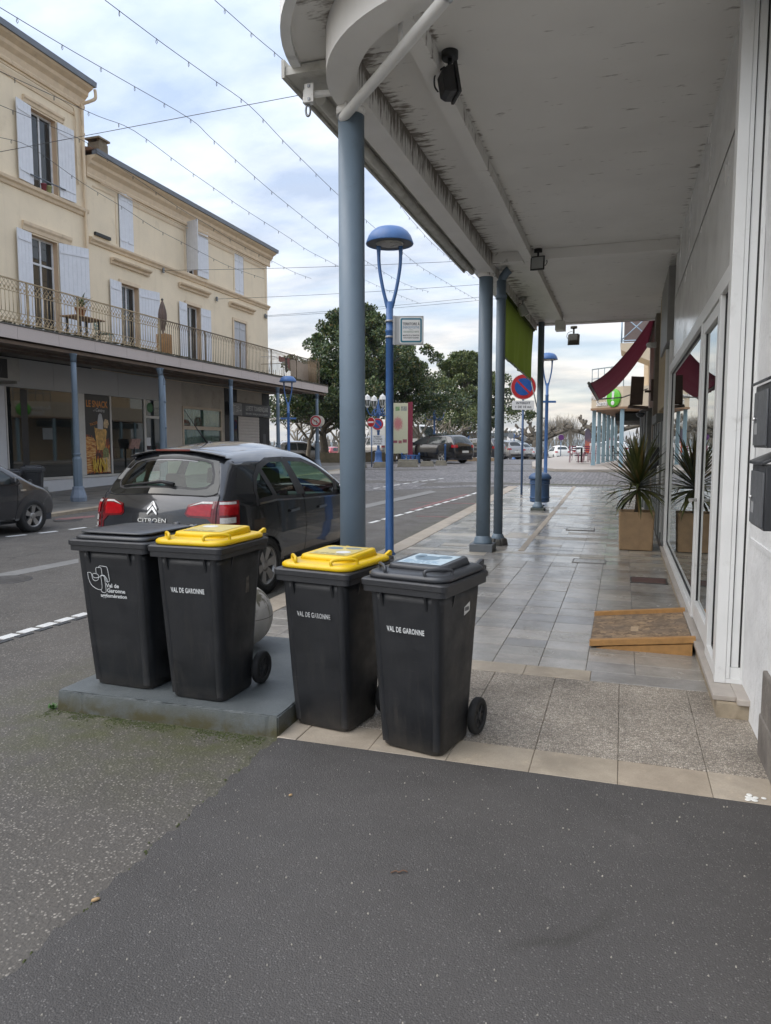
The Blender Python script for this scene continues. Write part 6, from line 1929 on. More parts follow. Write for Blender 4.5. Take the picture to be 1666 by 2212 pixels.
def wall_holes(y0, y1, z0, z1, holes, X, depth, par, nm='wall', mat=CREAMP, rmat_=REVEAL):
    ys = sorted({y0, y1, *[h_[0] for h_ in holes], *[h_[1] for h_ in holes]})
    zs = sorted({z0, z1, *[h_[2] for h_ in holes], *[h_[3] for h_ in holes]})
    mb = MB()
    for a, b_ in zip(ys, ys[1:]):
        for c, d in zip(zs, zs[1:]):
            cy, cz = (a + b_) / 2, (c + d) / 2
            if any(h_[0] < cy < h_[1] and h_[2] < cz < h_[3] for h_ in holes): continue
            mb.add([(X, a, c), (X, b_, c), (X, b_, d), (X, a, d)], [(0, 1, 2, 3)])
    o_ = ob(nm, mb, mat, par, recalc=False)
    for (a, b_, c, d) in holes:
        rv = MB().add([(X, a, c), (X, b_, c), (X, b_, d), (X, a, d), (X - depth, a, c), (X - depth, b_, c), (X - depth, b_, d), (X - depth, a, d)],
               [(0, 4, 7, 3), (1, 2, 6, 5), (3, 7, 6, 2), (0, 1, 5, 4)])
        ob('reveal', rv, rmat_, o_, recalc=False)
    return o_
def mould_run(nm, prof, y0, y1, par, mat=MOULD, X=XW):
    """prof: (out, z) polygon extruded along the facade"""
    return ob(nm, MB().prism(prof, lambda u, v, k: (X + u, y0 + (y1 - y0) * k, v)), mat, par)
def cornice(par, z, y0, y1):
    mould_run('cornice', [(0, z - .62), (.06, z - .62), (.08, z - .55), (.06, z - .50), (.10, z - .34), (.22, z - .24), (.24, z - .14), (.40, z - .06), (.44, z), (0, z)], y0, y1, par)
    mould_run('gutter', [(.30, z + .001), (.50, z + .001), (.52, z + .15), (.46, z + .16), (.30, z + .10)], y0 - .02, y1 + .06, par, ZINC)
def shutter(par, y0, y1, z0, z1, ang=0.0, hinge='l', X=XW + .03, mat=SHUT):
    """open leaf lying against the wall, or turned out by ang"""
    wd = y1 - y0
    t_ = bpy.data.objects.new('shutter', None); COL.objects.link(t_); t_.parent = par
    t_.location = (X, y0 if hinge == 'l' else y1, 0)
    sgn = 1 if hinge == 'l' else -1
    t_.rotation_euler = (0, 0, (-ang if hinge == 'l' else ang))
    nb = max(3, int(wd / .13)); bw = wd / nb
    for k in range(nb):
        mb = MB().bb(0, .028, sgn * (k * bw + .002), sgn * ((k + 1) * bw - .002), z0, z1)
        ob('board', mb, mat, t_)
    for zz in (z0 + .25, z1 - .3):
        ob('ledge_bar', MB().bb(.0285, .045, sgn * .03, sgn * (wd - .03), zz, zz + .07), mat, t_)
    return t_
def casement(par, y0, y1, z0, z1, X=XW - .22, transom=None, curtain=True):
    w_ = bpy.data.objects.new('window', None); COL.objects.link(w_); w_.parent = par
    f_ = MB(); t_ = .06
    ym = (y0 + y1) / 2
    for a, b_ in ((y0, y0 + t_), (y1 - t_, y1), (ym - t_ / 2, ym + t_ / 2)): f_.bb(X, X + .05, a, b_, z0, z1)
    for c in [z0, z1 - t_] + ([transom] if transom else []):
        f_.bb(X + .002, X + .048, y0 + t_, ym - t_ / 2, c, c + t_); f_.bb(X + .002, X + .048, ym + t_ / 2, y1 - t_, c, c + t_)
    ob('frame', f_, WINFR, w_)
    ob('pane', MB().bb(X + .018, X + .024, y0 + .02, ym, z0 + .02, z1 - .02), WINGL, w_)
    ob('pane', MB().bb(X + .018, X + .024, ym, y1 - .02, z0 + .02, z1 - .02), WINGL, w_)
    return w_
def lintel(par, y0, y1, z):
    mould_run('lintel', [(0, z - .18), (.05, z - .18), (.07, z - .12), (.05, z - .10), (.16, z - .05), (.18, z), (0, z + .02)], y0, y1, par)
def door_case(par, y0, y1, z0, z1):
    for a, b_, c, d in ((y0 - .12, y0 - .002, z0, z1 + .12), (y1 + .002, y1 + .12, z0, z1 + .12)):
        ob('door_case', MB().bb(XW, XW + .022, a, b_, c, d), MOULD, par)
    ob('door_case', MB().bb(XW, XW + .025, y0 - .002, y1 + .002, z1 + .002, z1 + .12), MOULD, par)

ZF = 4.40                                   # balcony floor
# ---- taller house A
A = thing('tall_house', 'taller cream house at the left edge with white shutters', 'house', (0, 0, 0))
YA = 20.0
hA = [(17.78, 18.79, 9.19, 11.37), (17.60, 18.66, ZF + .03, 7.75), (12.6, 13.6, 9.19, 11.37), (12.6, 13.6, ZF + .03, 7.75), (7.4, 8.4, 9.19, 11.37), (7.4, 8.4, ZF + .03, 7.75)]
wall_holes(-6, YA, ZF, 12.75, hA, XW, .24, A)
ob('core', MB().bb(XW - 9, XW - .32, -6, YA, 0, 12.9), M('core_dark', (.04, .038, .036), .95), A)
ob('gable', MB().bb(XW - 9, XW - .002, YA - .02, YA + .0, 4.2, 12.74), CREAMP, A)
cornice(A, 12.85, -6, YA + .03)
mould_run('string_course', [(0, 8.88), (.05, 8.90), (.08, 8.98), (.14, 9.02), (.16, 9.10), (0, 9.14)], -6, YA - .02, A)
mould_run('frieze_line', [(0, 11.88), (.03, 11.88), (.03, 11.95), (0, 11.95)], -6, YA - .35, A)
ob('roof', MB().prism([(.5, 13.02), (-4.5, 15.0), (-9.5, 13.0)], lambda u, v, k: (XW + u, -6 + (YA + 6) * k, v)), TILE, A)
for (a, b_, c, d) in hA[:2]:
    casement(A, a, b_, c, d, transom=(6.95 if c < 5 else None))
for (a, b_, c, d) in hA[2:]:
    casement(A, a, b_, c, d)
    shutter(A, a - .62, a - .01, c, d); shutter(A, b_ + .01, b_ + .63, c, d)
mould_run('window_hood', [(0, 11.42), (.03, 11.42), (.05, 11.5), (.09, 11.54), (.10, 11.60), (0, 11.62)], 17.5, 19.1, A)
mould_run('window_hood', [(0, 7.80), (.03, 7.80), (.05, 7.9), (.09, 7.96), (.10, 8.04), (0, 8.06)], 17.28, 19.22, A)
shutter(A, 17.16, 17.76, 9.17, 11.38, .10, 'r'); shutter(A, 18.81, 19.47, 9.17, 11.36, .05, 'l')
shutter(A, 16.98, 17.58, ZF + .05, 7.76, .10, 'r'); shutter(A, 18.68, 19.62, ZF + .05, 7.76, .42, 'l')
ob('window_rail', MB().tube([(XW + .1, 17.6, 9.42), (XW + .1, 19.0, 9.42)], .02, 6), ZINC, A)
# drainpipe between the two houses
dp_ = smooth_path([(XW + .44, YA + .08, 12.8), (XW + .44, YA + .09, 12.55), (XW + .30, YA - .02, 12.42), (XW + .12, YA - .12, 12.32), (XW + .10, YA - .14, 12.1), (XW + .10, YA - .14, 10.6), (XW + .10, YA - .12, 4.5)], 5)
ob('drainpipe', MB().tube(dp_, .05, 10), MOULD, A)
for zz in (11.4, 9.9, 7.2): ob('pipe_clip', MB().lathe([(.055, zz), (.062, zz + .005), (.062, zz + .04), (.055, zz + .045)], 12, (XW + .10, YA - .13, 0)), MOULD, A)
ob('cable_run', MB().tube(smooth_path([(XW + .13, 6, 12.10), (XW + .13, 12, 12.05), (XW + .13, 16, 12.08), (XW + .13, 19.0, 12.06), (XW + .08, 19.55, 11.9), (XW + .05, 19.6, 10.8), (XW + .06, 19.62, 9.8)], 4), .025, 6), MOULD, A)

# ---- lower house B
B = thing('long_house', 'lower cream house with three upper shuttered windows beside the tall one', 'house', (0, 0, 0))
YB0, YB1 = YA + .002, 32.6
hB = [(21.62, 22.35, 8.34, 10.28), (25.72, 26.42, 8.44, 10.36), (29.5, 30.3, 8.25, 10.1), (21.62, 22.55, ZF + .03, 7.17), (25.60, 26.57, ZF + .03, 7.17), (29.3, 30.4, ZF + .03, 7.12)]
wall_holes(YB0, YB1, 4.0, 10.7, hB, XW - .02, .24, B)
ob('core', MB().bb(XW - 9, XW - .32, YB0, YB1 - .03, 0, 10.8), MATS['core_dark'], B)
ob('gable', MB().bb(XW - 9, XW - .022, YB1 - .02, YB1, .3, 10.7), CREAMP, B)
cornice(B, 10.83, YB0 + .02, YB1 + .18)
mould_run('string_course', [(-.02, 8.12), (.03, 8.14), (.05, 8.2), (.12, 8.26), (.13, 8.32), (-.02, 8.35)], YB0 + .1, YB1 + .06, B)
ob('roof', MB().prism([(.52, 10.98), (-4.5, 12.3), (-9.5, 10.9)], lambda u, v, k: (XW + u, YB0 + (YB1 + .2 - YB0) * k, v)), TILE, B)
ch = ob('chimney', MB().box((XW - 1.0, 21.9, 11.5), (.48, .46, 1.0)), M('chimney_brick', (.19, .16, .11), .9, var=.35, vs=6, bmp=.4), B)
ob('chimney_cap', MB().box((XW - 1.0, 21.9, 12.12), (.60, .58, .06)), MATS['chimney_brick'], ch)
for sg in (-1, 1):
    ob('cap_foot', MB().box((XW - 1.0 + sg * .18, 21.9, 12.045), (.10, .4, .09)), MATS['chimney_brick'], ch)
for y0, y1 in ((20.35, 21.5), (22.45, 25.6), (27.3, 29.4), (30.4, 32.4)):
    ob('frieze_panel', MB().bb(XW - .02, XW - .002, y0, y1, 9.98, 10.02).bb(XW - .02, XW - .002, y1 - .04, y1, 8.45, 9.98), MOULD, B)
lintel(B, 21.1, 23.2, 7.90); lintel(B, 25.07, 27.2, 7.90); lintel(B, 28.9, 31.1, 7.86)
for h_ in hB[3:]: door_case(B, *h_)
shutter(B, 21.62, 21.98, 8.35, 10.27, .12, 'l', XW + .0); shutter(B, 21.99, 22.35, 8.35, 10.27, .06, 'r', XW + .0)
casement(B, *hB[1]); shutter(B, 25.02, 25.70, 8.45, 10.36, 1.25, 'r', XW + .0); shutter(B, 26.43, 27.20, 8.45, 10.36, .05, 'l', XW + .0)
shutter(B, 29.5, 29.89, 8.26, 10.09, .0, 'l', XW - .06); shutter(B, 29.90, 30.3, 8.26, 10.09, .0, 'r', XW - .06)
casement(B, *hB[3]); shutter(B, 20.98, 21.60, ZF + .05, 7.18, .06, 'r', XW + .0); shutter(B, 22.57, 23.50, ZF + .05, 7.18, .25, 'l', XW + .0)
casement(B, *hB[4]); shutter(B, 25.02, 25.58, ZF + .05, 7.18, .06, 'r', XW + .0); shutter(B, 26.59, 27.24, ZF + .05, 7.18, .12, 'l', XW + .0)
shutter(B, 29.3, 29.84, ZF + .05, 7.11, .0, 'l', XW - .06, M('shutter_grey', (.45, .46, .48), .65, var=.08)); shutter(B, 29.86, 30.4, ZF + .05, 7.11, .0, 'r', XW - .06, MATS['shutter_grey'])
ob('cable_run', MB().tube(smooth_path([(XW + .1, 20.6, 10.15), (XW + .1, 24, 10.1), (XW + .1, 28, 10.12), (XW + .1, 32.3, 10.1)], 4), .022, 6), MOULD, B)
ob('wall_lamp', MB().bb(XW - .02, XW + .06, 20.35, 21.1, 8.45, 8.55), SEAL, B)

# ---- arcade: balcony slab, posts, ground floor shops
AR = thing('arcade', 'arcade with a long balcony slab over the shops across the street', 'arcade', (0, 0, 0))
YE2 = 32.7
FASC = M('fascia_pale', (.50, .435, .40), .7, var=.06, vs=.8, dirt=.06, dirtcol=(.3, .22, .15), ds=2)
y = -6.0
while y < YE2 - .01:
    y2 = min(y + 1.32, YE2)
    ob('fascia_panel', MB().bb(XB - .03, XB, y + .004, y2 - .004, 4.06, 4.36), FASC, AR)
    y = y2
ob('fascia_end', MB().bb(XW - .3, XB - .032, YE2 - .03, YE2, 4.06, 4.36), FASC, AR)
ob('slab', MB().bb(XW - .01, XB - .032, -6, YE2 - .032, 4.10, 4.37), M('balcony_slab', (.20, .18, .15), .85, var=.25, vs=2, dirt=.3), AR)
ob('coping', MB().bb(XB - .14, XB + .02, -6, YE2 + .02, 4.372, 4.395), M('coping', (.13, .125, .11), .85, var=.3, vs=6), AR)
for k in range(4):
    ob('soffit_batten', MB().bb(XB - .35 - k * .55, XB - .22 - k * .55, -6, YE2 - .1, 4.02, 4.098), M('batten_brown', (.12, .085, .06), .85, var=.4, vs=3), AR)
ob('front_beam', MB().bb(XB - .26, XB - .06, -6, YE2 - .1, 3.94, 4.018), MATS['batten_brown'], AR)
# fallen leaves and moss on the balcony edge
mb = MB()
random.seed(31)
for k in range(700):
    y = random.uniform(12, YE2) if k % 3 else random.uniform(18, YE2)
    mb.box((XB - .05 + random.gauss(0, .03), y, 4.41 + random.random() * .03), (.05, random.uniform(.03, .12), .03), random.random() * 3, (.4, .4))
ob('edge_litter', mb, M('leaf_litter', (.06, .05, .025), .95, var=.5, vs=8), AR, kind='stuff')
POSTM = M('arcade_post_blue', (.135, .178, .222), .55, var=.1, vs=4, dirt=.06, dirtcol=(.12, .16, .2))
lab = ['arcade post in front of the snack poster', 'double arcade drainpipe post left of the pale shop wall', 'arcade post in front of the black shop door', 'arcade post behind the farther blue street lamp', 'corner arcade post carrying the round no-left-turn sign']
random.seed(9)
for k, yy in enumerate((15.62, 19.36, 23.58, 27.35, 31.4)):
    t_ = thing('arcade_post', 'blue-grey ' + lab[k], 'post', (XB - .02, yy, zg(yy) + .016), 0, 'posts of the left arcade')
    h_ = 3.94 - zg(yy) - .016
    if k == 1:
        ob('shaft', MB().lathe([(.075, .0), (.075, h_ - .5)], 16, (0, .11, 0)), POSTM, t_)
        ob('bend', MB().tube(smooth_path([(0, .11, h_ - .5), (0, .11, h_ - .36), (0, -.02, h_ - .18), (0, -.10, h_ - .02)], 5), .07, 12), POSTM, t_)
        for zz in (.8, 1.9, 2.7): ob('joint_ring', MB().lathe([(.09, zz), (.092, zz + .01), (.092, zz + .05), (.09, zz + .06)], 16, (0, .11, 0)), POSTM, t_)
    ob('shaft', MB().lathe([(.085, .9), (.08, 1.0), (.072, h_ * .75), (.065, h_)], 18), POSTM, t_)
    ob('ring', MB().lathe([(.088, 1.21), (.098, 1.22), (.098, 1.25), (.088, 1.26)], 18), POSTM, t_)
    ob('octagon', MB().lathe([(.115, .38), (.112, 1.12), (.09, 1.16)], 8, (0, 0, 0), False), POSTM, t_)
    ob('foot', MB().lathe([(.20, 0), (.21, .10), (.17, .24), (.15, .30), (.145, .38), (.118, .39)], 8, (0, 0, 0), False), M('post_foot', (.20, .24, .30), .6, var=.15, vs=7), t_)
    ob('capital', MB().lathe([(.065, h_ - .22), (.085, h_ - .20), (.075, h_ - .12), (.09, h_ - .04), (.10, h_)], 18), M('post_capital', (.07, .10, .13), .6), t_)

# ---- ground-floor shopfronts
G = thing('snack_bar_front', 'dark glazed snack bar front under the arcade across the street', 'shopfront', (0, 0, 0))
GP = M('panel_shade', (.40, .40, .395), .6, var=.05, vs=1)  # white header panels, greyed: the arcade's shade is put into the colour
SHOPGL = glass('snack_glass', (.016, .018, .017), 1.65)
ALU = M('shop_alu', (.50, .49, .46), .45, .1, var=.08)
for y0, y1 in ((-4, 5), (5.01, 9.5), (9.51, 14.2), (14.21, 18.2), (18.21, 21.2), (21.21, 23.9)):
    ob('header_panel', MB().bb(XW, XW + .06, y0, y1, 3.24, 4.06), GP, G)
ob('side_panel', MB().bb(XW, XW + .05, -4, 16.32, .0, 3.235), M('panel_white', (.56, .57, .58), .55, var=.05), G)
ob('plinth', MB().bb(XW, XW + .09, 16.33, 23.9, .0, .52), M('plinth_white', (.56, .57, .585), .6, var=.05, dirt=.05), G)
ob('vent', MB().bb(XW + .09, XW + .10, 16.4, 17.75, .18, .32), M('vent_grey', (.33, .34, .33), .6), G)
ob('sill', MB().bb(XW, XW + .12, 16.33, 23.9, .525, .60), ALU, G)
for y0, y1 in ((16.33, 16.37), (19.22, 19.50), (20.72, 20.80), (22.58, 22.68), (23.80, 23.9)):
    ob('mullion', MB().bb(XW + .0, XW + .07, y0, y1, .605, 3.235), ALU, G)
wn1 = ob('window', MB().bb(XW + .02, XW + .03, 16.375, 19.215, .61, 3.23), SHOPGL, G)
ob('window', MB().bb(XW + .02, XW + .03, 20.805, 22.575, .61, 3.23), SHOPGL, G)
dd = ob('door', MB().bb(XW + .02, XW + .03, 22.685, 23.795, .15, 2.55), SHOPGL, G)
ob('transom', MB().bb(XW + .02, XW + .03, 22.685, 23.795, 2.66, 3.23), SHOPGL, G)
ob('door_head', MB().bb(XW + .0, XW + .07, 22.685, 23.795, 2.56, 2.65), ALU, G)
for z0, w_ in ((1.1, .35), (1.55, .25), (.85, .3)):
    ob('notice', MB().bb(XW + .031, XW + .034, 22.72, 22.72 + w_, z0, z0 + .3), M('paper', (.55, .56, .56), .7, var=.1, vs=20), dd)
ob('notice', MB().bb(XW + .031, XW + .034, 22.05, 22.4, .65, 1.3), MATS['paper'], G)
ob('menu_board', MB().box((XW + .25, 21.75, 1.62), (.06, .5, .36), 0, (1, 1), Matrix.Rotation(.3, 3, 'Y')), M('menu_print', (.30, .18, .15), .5, var=.5, vs=12), G)
ob('menu_post', MB().tube([(XW + .22, 21.75, .1), (XW + .22, 21.75, 1.5)], .035, 8), SEAL, G)
ob('logo_disc', MB().lathe([(.18, 0), (.18, .004), (0, .004)], 24, (XW + .031, 22.98, 2.95), True, Matrix.Rotation(pi / 2, 3, 'Y')), M('green_logo', (.08, .20, .09), .5), G)
text('lettering', 'ents', .22, M('letter_grey', (.30, .31, .30), .6), G, face_m((XW + .032, 23.45, 2.92), (0, 1, 0), (0, 0, 1)), .001, sx=.8)
# things glimpsed behind the big pane: posters
for (y0, y1, z0, z1, m_) in ((17.7, 18.1, 1.75, 2.1, MATS['paper']), (16.9, 17.15, .62, 3.2, SEAL)):
    ob('poster', MB().bb(XW + .031, XW + .033, y0, y1, z0, z1), m_ if m_ is SEAL else M('paper_dim', (.12, .13, .13), .7), wn1)

# ---- tall snack poster
PO = thing('snack_poster', 'tall black poster with kebab, fries and orange lettering beside the arcade post', 'poster', (XW + .035, 19.50, .62))
PW, PHt = 1.215, 2.60
ob('sheet', MB().bb(0, .01, .0, PW, .0, PHt), M('poster_black', (.012, .011, .011), .4), PO)
def pf(y, z, k=0): return (.012 + .002 * k, y, z)
def pshape(nm, pts, mat, k=0): return ob(nm, MB().prism(pts, lambda u, v, q: (.0105 + .002 * k + .0015 * q, u, v)), mat, PO)
ORG = M('poster_orange', (.60, .22, .02), .5)
m, t, b = nmat('kebab_meat')
P = pos(t, True)
mpn = nd(t, 'ShaderNodeMapping', ins={'Scale': (1, 3, 22)}); t.links.new(P, mpn.inputs[0])
kn = nd(t, 'ShaderNodeTexNoise', ins={'Scale': 1.3, 'Detail': 5, 'Distortion': .6}); t.links.new(mpn.outputs[0], kn.inputs['Vector'])
t.links.new(ramp(t, kn.outputs[0], [(.32, (.16, .035, .005)), (.45, (.42, .14, .02)), (.55, (.60, .34, .10)), (.7, (.62, .50, .28))]), b.inputs['Base Color'])
b.inputs['Roughness'].default_value = .5
KEB = m
m, t, b = nmat('poster_flames')
P = pos(t, True)
mpn = nd(t, 'ShaderNodeMapping', ins={'Scale': (1, 5, 1.6)}); t.links.new(P, mpn.inputs[0])
kn = nd(t, 'ShaderNodeTexNoise', ins={'Scale': 2.2, 'Detail': 6, 'Distortion': 1.4}); t.links.new(mpn.outputs[0], kn.inputs['Vector'])
t.links.new(ramp(t, kn.outputs[0], [(.38, (.02, .008, .008)), (.48, (.10, .02, .01)), (.58, (.45, .10, .01)), (.7, (.65, .30, .05))]), b.inputs['Base Color'])
FLM = m
FRY = M('poster_fries', (.62, .40, .05), .5, var=.3, vs=20)
WRAP = M('poster_wrap', (.50, .36, .20), .5, var=.45, vs=16)
GREENS = M('poster_salad', (.16, .17, .06), .5, var=.8, vs=22)
pshape('flames', [(.05, .02), (1.19, .02), (1.19, 1.2), (1.0, 1.15), (.85, .95), (.70, 1.1), (.55, .98), (.40, 1.2), (.25, 1.3), (.05, 1.3)], FLM, 0)
pshape('kebab', [(.02, .02), (.42, .10), (.44, .45), (.50, .9), (.50, 1.08), (.40, 1.18), (.12, 1.24), (.02, 1.2)], KEB, 1)
pshape('glass_cup', [(.55, .80), (.92, .78), (1.05, 1.42), (1.0, 1.50), (.48, 1.52), (.44, 1.58)], M('poster_cup', (.50, .29, .07), .4, var=.6, vs=9), 2)
pshape('cream_top', [(.60, 1.50), (.86, 1.48), (.88, 1.75), (.82, 1.98), (.74, 2.02), (.66, 1.95), (.60, 1.7)], M('poster_cream', (.42, .42, .43), .4), 3)
pshape('biscuit', [(.90, 1.55), (1.08, 1.52), (1.16, 1.66), (1.12, 1.8), (.98, 1.84), (.90, 1.7)], WRAP, 3)
pshape('wrap', [(.82, .06), (1.18, .05), (1.17, .62), (1.05, .82), (.86, .78), (.80, .45)], WRAP, 2)
pshape('salad', [(.82, .52), (1.10, .56), (1.12, .80), (.95, .90), (.82, .78)], GREENS, 3)
random.seed(77)
for k in range(24):
    y0 = random.uniform(.30, 1.0); z0 = random.uniform(.04, .2); L = random.uniform(.2, .42); a = random.gauss(pi / 2, .35)
    d = Vector((cos(a), sin(a))); n_ = Vector((-d.y, d.x)) * .022
    p0 = Vector((y0, z0)); p1 = p0 + d * L
    pshape('fry', [tuple(p0 - n_), tuple(p0 + n_), tuple(p1 + n_), tuple(p1 - n_)], FRY, 4 + k * 1.1)
text('lettering', 'LE SNACK', .30, ORG, PO, face_m((.0125, .61, 2.30), (0, 1, 0), (0, 0, 1)), .001, sx=.76, bold=.006)
text('lettering', 'du Centre', .17, M('poster_white', (.52, .52, .5), .5), PO, face_m((.0185, .64, 2.115), (0, 1, 0), (.0, .12, 1)), .001, sx=.85, shear=.3)
text('lettering', 'TACOS', .13, ORG, PO, face_m((.0185, .42, 1.66), (0, .97, .25), (0, -.25, .97)), .001, sx=.9)

# ---- pale shop with curtains and the tea room
T = thing('tea_room_front', 'weathered shopfront with black doors and roller shutter at the far arcade end', 'shopfront', (0, 0, 0))
OLDW = M('old_wall', (.40, .36, .30), .85, var=.15, vs=1.5, dirt=.25, dirtcol=(.22, .18, .14), ds=2.5)
ob('wall', MB().bb(XW - .2, XW + .02, 23.905, 25.05, .0, 4.06), M('pale_panel', (.47, .42, .36), .8, var=.06), T)
ob('wall', MB().bb(XW - .2, XW + .02, 25.052, 28.05, 3.12, 4.06), OLDW, T)
ob('wall', MB().bb(XW - .2, XW + .02, 25.052, 28.05, .0, .9), MATS['pale_panel'], T)
for (y0, y1, z0, z1) in ((25.06, 25.14, .9, 3.12), (27.96, 28.05, .9, 3.12)):
    ob('mullion', MB().bb(XW - .02, XW + .05, y0, y1, z0, z1), M('beige_frame', (.50, .42, .32), .6), T)
for (z0, z1) in ((2.20, 2.34), (3.03, 3.118)):
    ob('mullion', MB().bb(XW - .018, XW + .048, 25.142, 27.958, z0, z1), MATS['beige_frame'], T)
CURT = M('curtain_green', (.26, .32, .28), .8, var=.12, vs=7)
for z0, z1 in ((2.345, 3.025), (.905, 2.195)):
    w_ = ob('window', MB().bb(XW - .004, XW + .004, 25.145, 27.955, z0, z1), glass('curtain_glass', ior=1.6, trans=.85, tcol=(.75, .85, .8)) if 'curtain_glass' not in MATS else MATS['curtain_glass'], T)
    ob('curtain', MB().grid(lambda u, v: (XW - .10 + .02 * sin(u * 70), 25.15 + u * 2.8, z0 + .01 + v * (z1 - z0 - .02)), 60, 2), CURT, w_, recalc=False)
BLK = M('black_boarding', (.016, .015, .015), .6, var=.2, vs=4)
ob('black_panel', MB().bb(XW - .1, XW + .03, 28.30, 29.40, 3.50, 4.06), BLK, T)
ob('black_panel', MB().bb(XW - .1, XW + .03, 31.80, 32.55, 3.50, 4.06), BLK, T)
ob('wall', MB().bb(XW - .2, XW + .015, 28.052, 28.298, .0, 4.06), OLDW, T)
ob('wall', MB().bb(XW - .2, XW + .015, 29.402, 31.798, 3.50, 4.06), OLDW, T)
d1 = ob('black_door', MB().bb(XW - .1, XW + .02, 28.30, 29.40, .3, 2.90), BLK, T)
d2 = ob('black_door', MB().bb(XW - .1, XW + .02, 31.55, 32.55, .4, 2.90), BLK, T)
ob('door_panel', MB().bb(XW + .021, XW + .03, 31.85, 32.15, 1.0, 2.1), M('door_grey', (.06, .06, .062), .5), d2)
ob('door_pane', MB().bb(XW + .021, XW + .026, 29.12, 29.36, .6, 2.8), SHOPGL, d1)
for k in range(18):
    z0 = .45 + k * .135
    ob('shutter_slat', MB().prism([(0, z0), (.02, z0 + .005), (.028, z0 + .06), (.02, z0 + .128), (0, z0 + .132)], lambda u, v, q: (XW + u, 29.50 + 1.98 * q, v)), M('roller_slat', (.50, .46, .42), .55, var=.08, vs=5), T)
sg_ = thing('tea_room_sign', 'long grey signboard with white lettering above the roller shutter', 'sign', (XW + .05, 28.8, 3.18))
ob('board', MB().bb(0, .04, .95, 3.75, -.27, .30), M('sign_grey', (.105, .11, .115), .6, var=.15, vs=6), sg_)
ob('board', MB().bb(0, .035, -.02, .945, -.27, .28), M('sign_grey_pale', (.26, .26, .255), .6, var=.3, vs=4), sg_)
LW = M('letter_white', (.52, .52, .5), .6)
text('lettering', 'LE PETIT TONNEINQUAIS', .30, LW, sg_, face_m((.042, 2.37, .08), (0, 1, 0), (0, 0, 1)), .002, sx=.64, bold=.006)
text('lettering', 'Salon de th\u00e9 - Snacking sur place ou \u00e0 emporter', .14, LW, sg_, face_m((.042, 2.35, -.15), (0, 1, 0), (0, 0, 1)), .002, sx=.80)
pm_ = MB()
for k in range(14):
    y0 = random.uniform(.08, .8); z0 = random.uniform(-.2, .2)
    pm_.bb(.0355, .037, y0, y0 + random.uniform(.05, .14), z0, z0 + .03)
ob('sketch', pm_, LW, sg_)
# air-conditioning box at the left edge
ac = thing('air_conditioner', 'white air-conditioning box under the arcade at the left edge', 'air conditioner', (XW + .06, 14.9, 3.35))
ob('case', MB().bb(.05, .55, .0, 1.45, .0, .62), M('ac_case', (.34, .33, .30), .6, var=.1), ac, bevel=.02)
ob('grille', MB().bb(.552, .565, .12, 1.0, .05, .57), M('ac_grille', (.03, .03, .03), .7), ac)
ob('fan', MB().lathe([(.25, 0), (.25, .01), (.22, .012), (0, .005)], 24, (.566, .55, .31), True, Matrix.Rotation(pi / 2, 3, 'Y')), M('ac_fan', (.015, .015, .015), .6), ac)
ob('bracket', MB().bb(.0, .62, .2, .26, -.08, -.002).bb(.0, .62, 1.2, 1.26, -.08, -.002), M('ac_bracket', (.2, .19, .17), .7), ac)
# ================================================================ balcony railing and things on the balcony
IRON1 = M('railing_cream', (.40, .31, .19), .75, var=.3, vs=7, dirt=.2, dirtcol=(.12, .09, .05), ds=5)
IRON2 = M('railing_brown', (.20, .155, .105), .75, var=.35, vs=7, dirt=.2, dirtcol=(.07, .05, .035), ds=5)
XR = XB - .06
Z0, Z1 = 4.46, 5.44
r1_ = thing('ornate_railing', 'ornate cream cast-iron balcony railing with lattice bands', 'railing', (XR, 0, 0))
ya, yb = 11.0, 19.40
ob('top_rail', MB().bb(-.022, .022, ya, yb, Z1 - .015, Z1 + .012), IRON1, r1_)
ob('bottom_rail', MB().bb(-.015, .015, ya, yb, Z0 - .012, Z0 + .012), IRON1, r1_)
ob('mid_rail', MB().bb(-.01, .01, ya, yb, Z0 + .215, Z0 + .23), IRON1, r1_)
ob('mid_rail', MB().bb(-.01, .01, ya, yb, Z1 - .285, Z1 - .27), IRON1, r1_)
bal = MB().tube([(0, 0, Z0 + .23), (0, 0, Z1 - .285)], .0085, 6).mesh('baluster'); bal.materials.append(IRON1)
knob = MB().lathe([(.0, Z1 - .33), (.018, Z1 - .315), (.0, Z1 - .295)], 6).mesh('knob')
n_b = int((yb - ya) / .118)
for k in range(n_b):
    o_ = bpy.data.objects.new('baluster', bal); COL.objects.link(o_); o_.parent = r1_; o_.location = (0, ya + .06 + k * .118, 0)
for (za, zb, st) in ((Z1 - .27, Z1 - .02, .118), (Z0 + .01, Z0 + .215, .118)):
    mb = MB()
    k = 0
    y = ya
    while y < yb - .12:
        h_ = zb - za
        mb.tube([(0, y, za), (0, y + h_ * .85, zb)], .006, 5, smooth=False); mb.tube([(.004, y + h_ * .85, za), (.004, y, zb)], .006, 5, smooth=False)
        c = Vector((0, y + st / 2, za + h_ * .27))
        mb.lathe([(.028, -.006), (.034, 0), (.028, .006), (.022, 0)], 6, c, False, Matrix.Rotation(pi / 2, 3, 'Y'))
        y += st
    ob('lattice', mb, IRON1, r1_, recalc=False)
for yy in (12.6, 14.2, 15.9, 17.7, 19.4):
    ob('rail_post', MB().bb(-.018, .018, yy - .018, yy + .018, 4.40, Z1), IRON1, r1_)
r2_ = thing('arched_railing', 'rusty balcony railing of pointed iron arches at the far end', 'railing', (XR, 0, 0))
ya, yb = 19.45, 31.75
ob('top_rail', MB().bb(-.02, .02, ya, yb, Z1 - .012, Z1 + .012), IRON2, r2_)
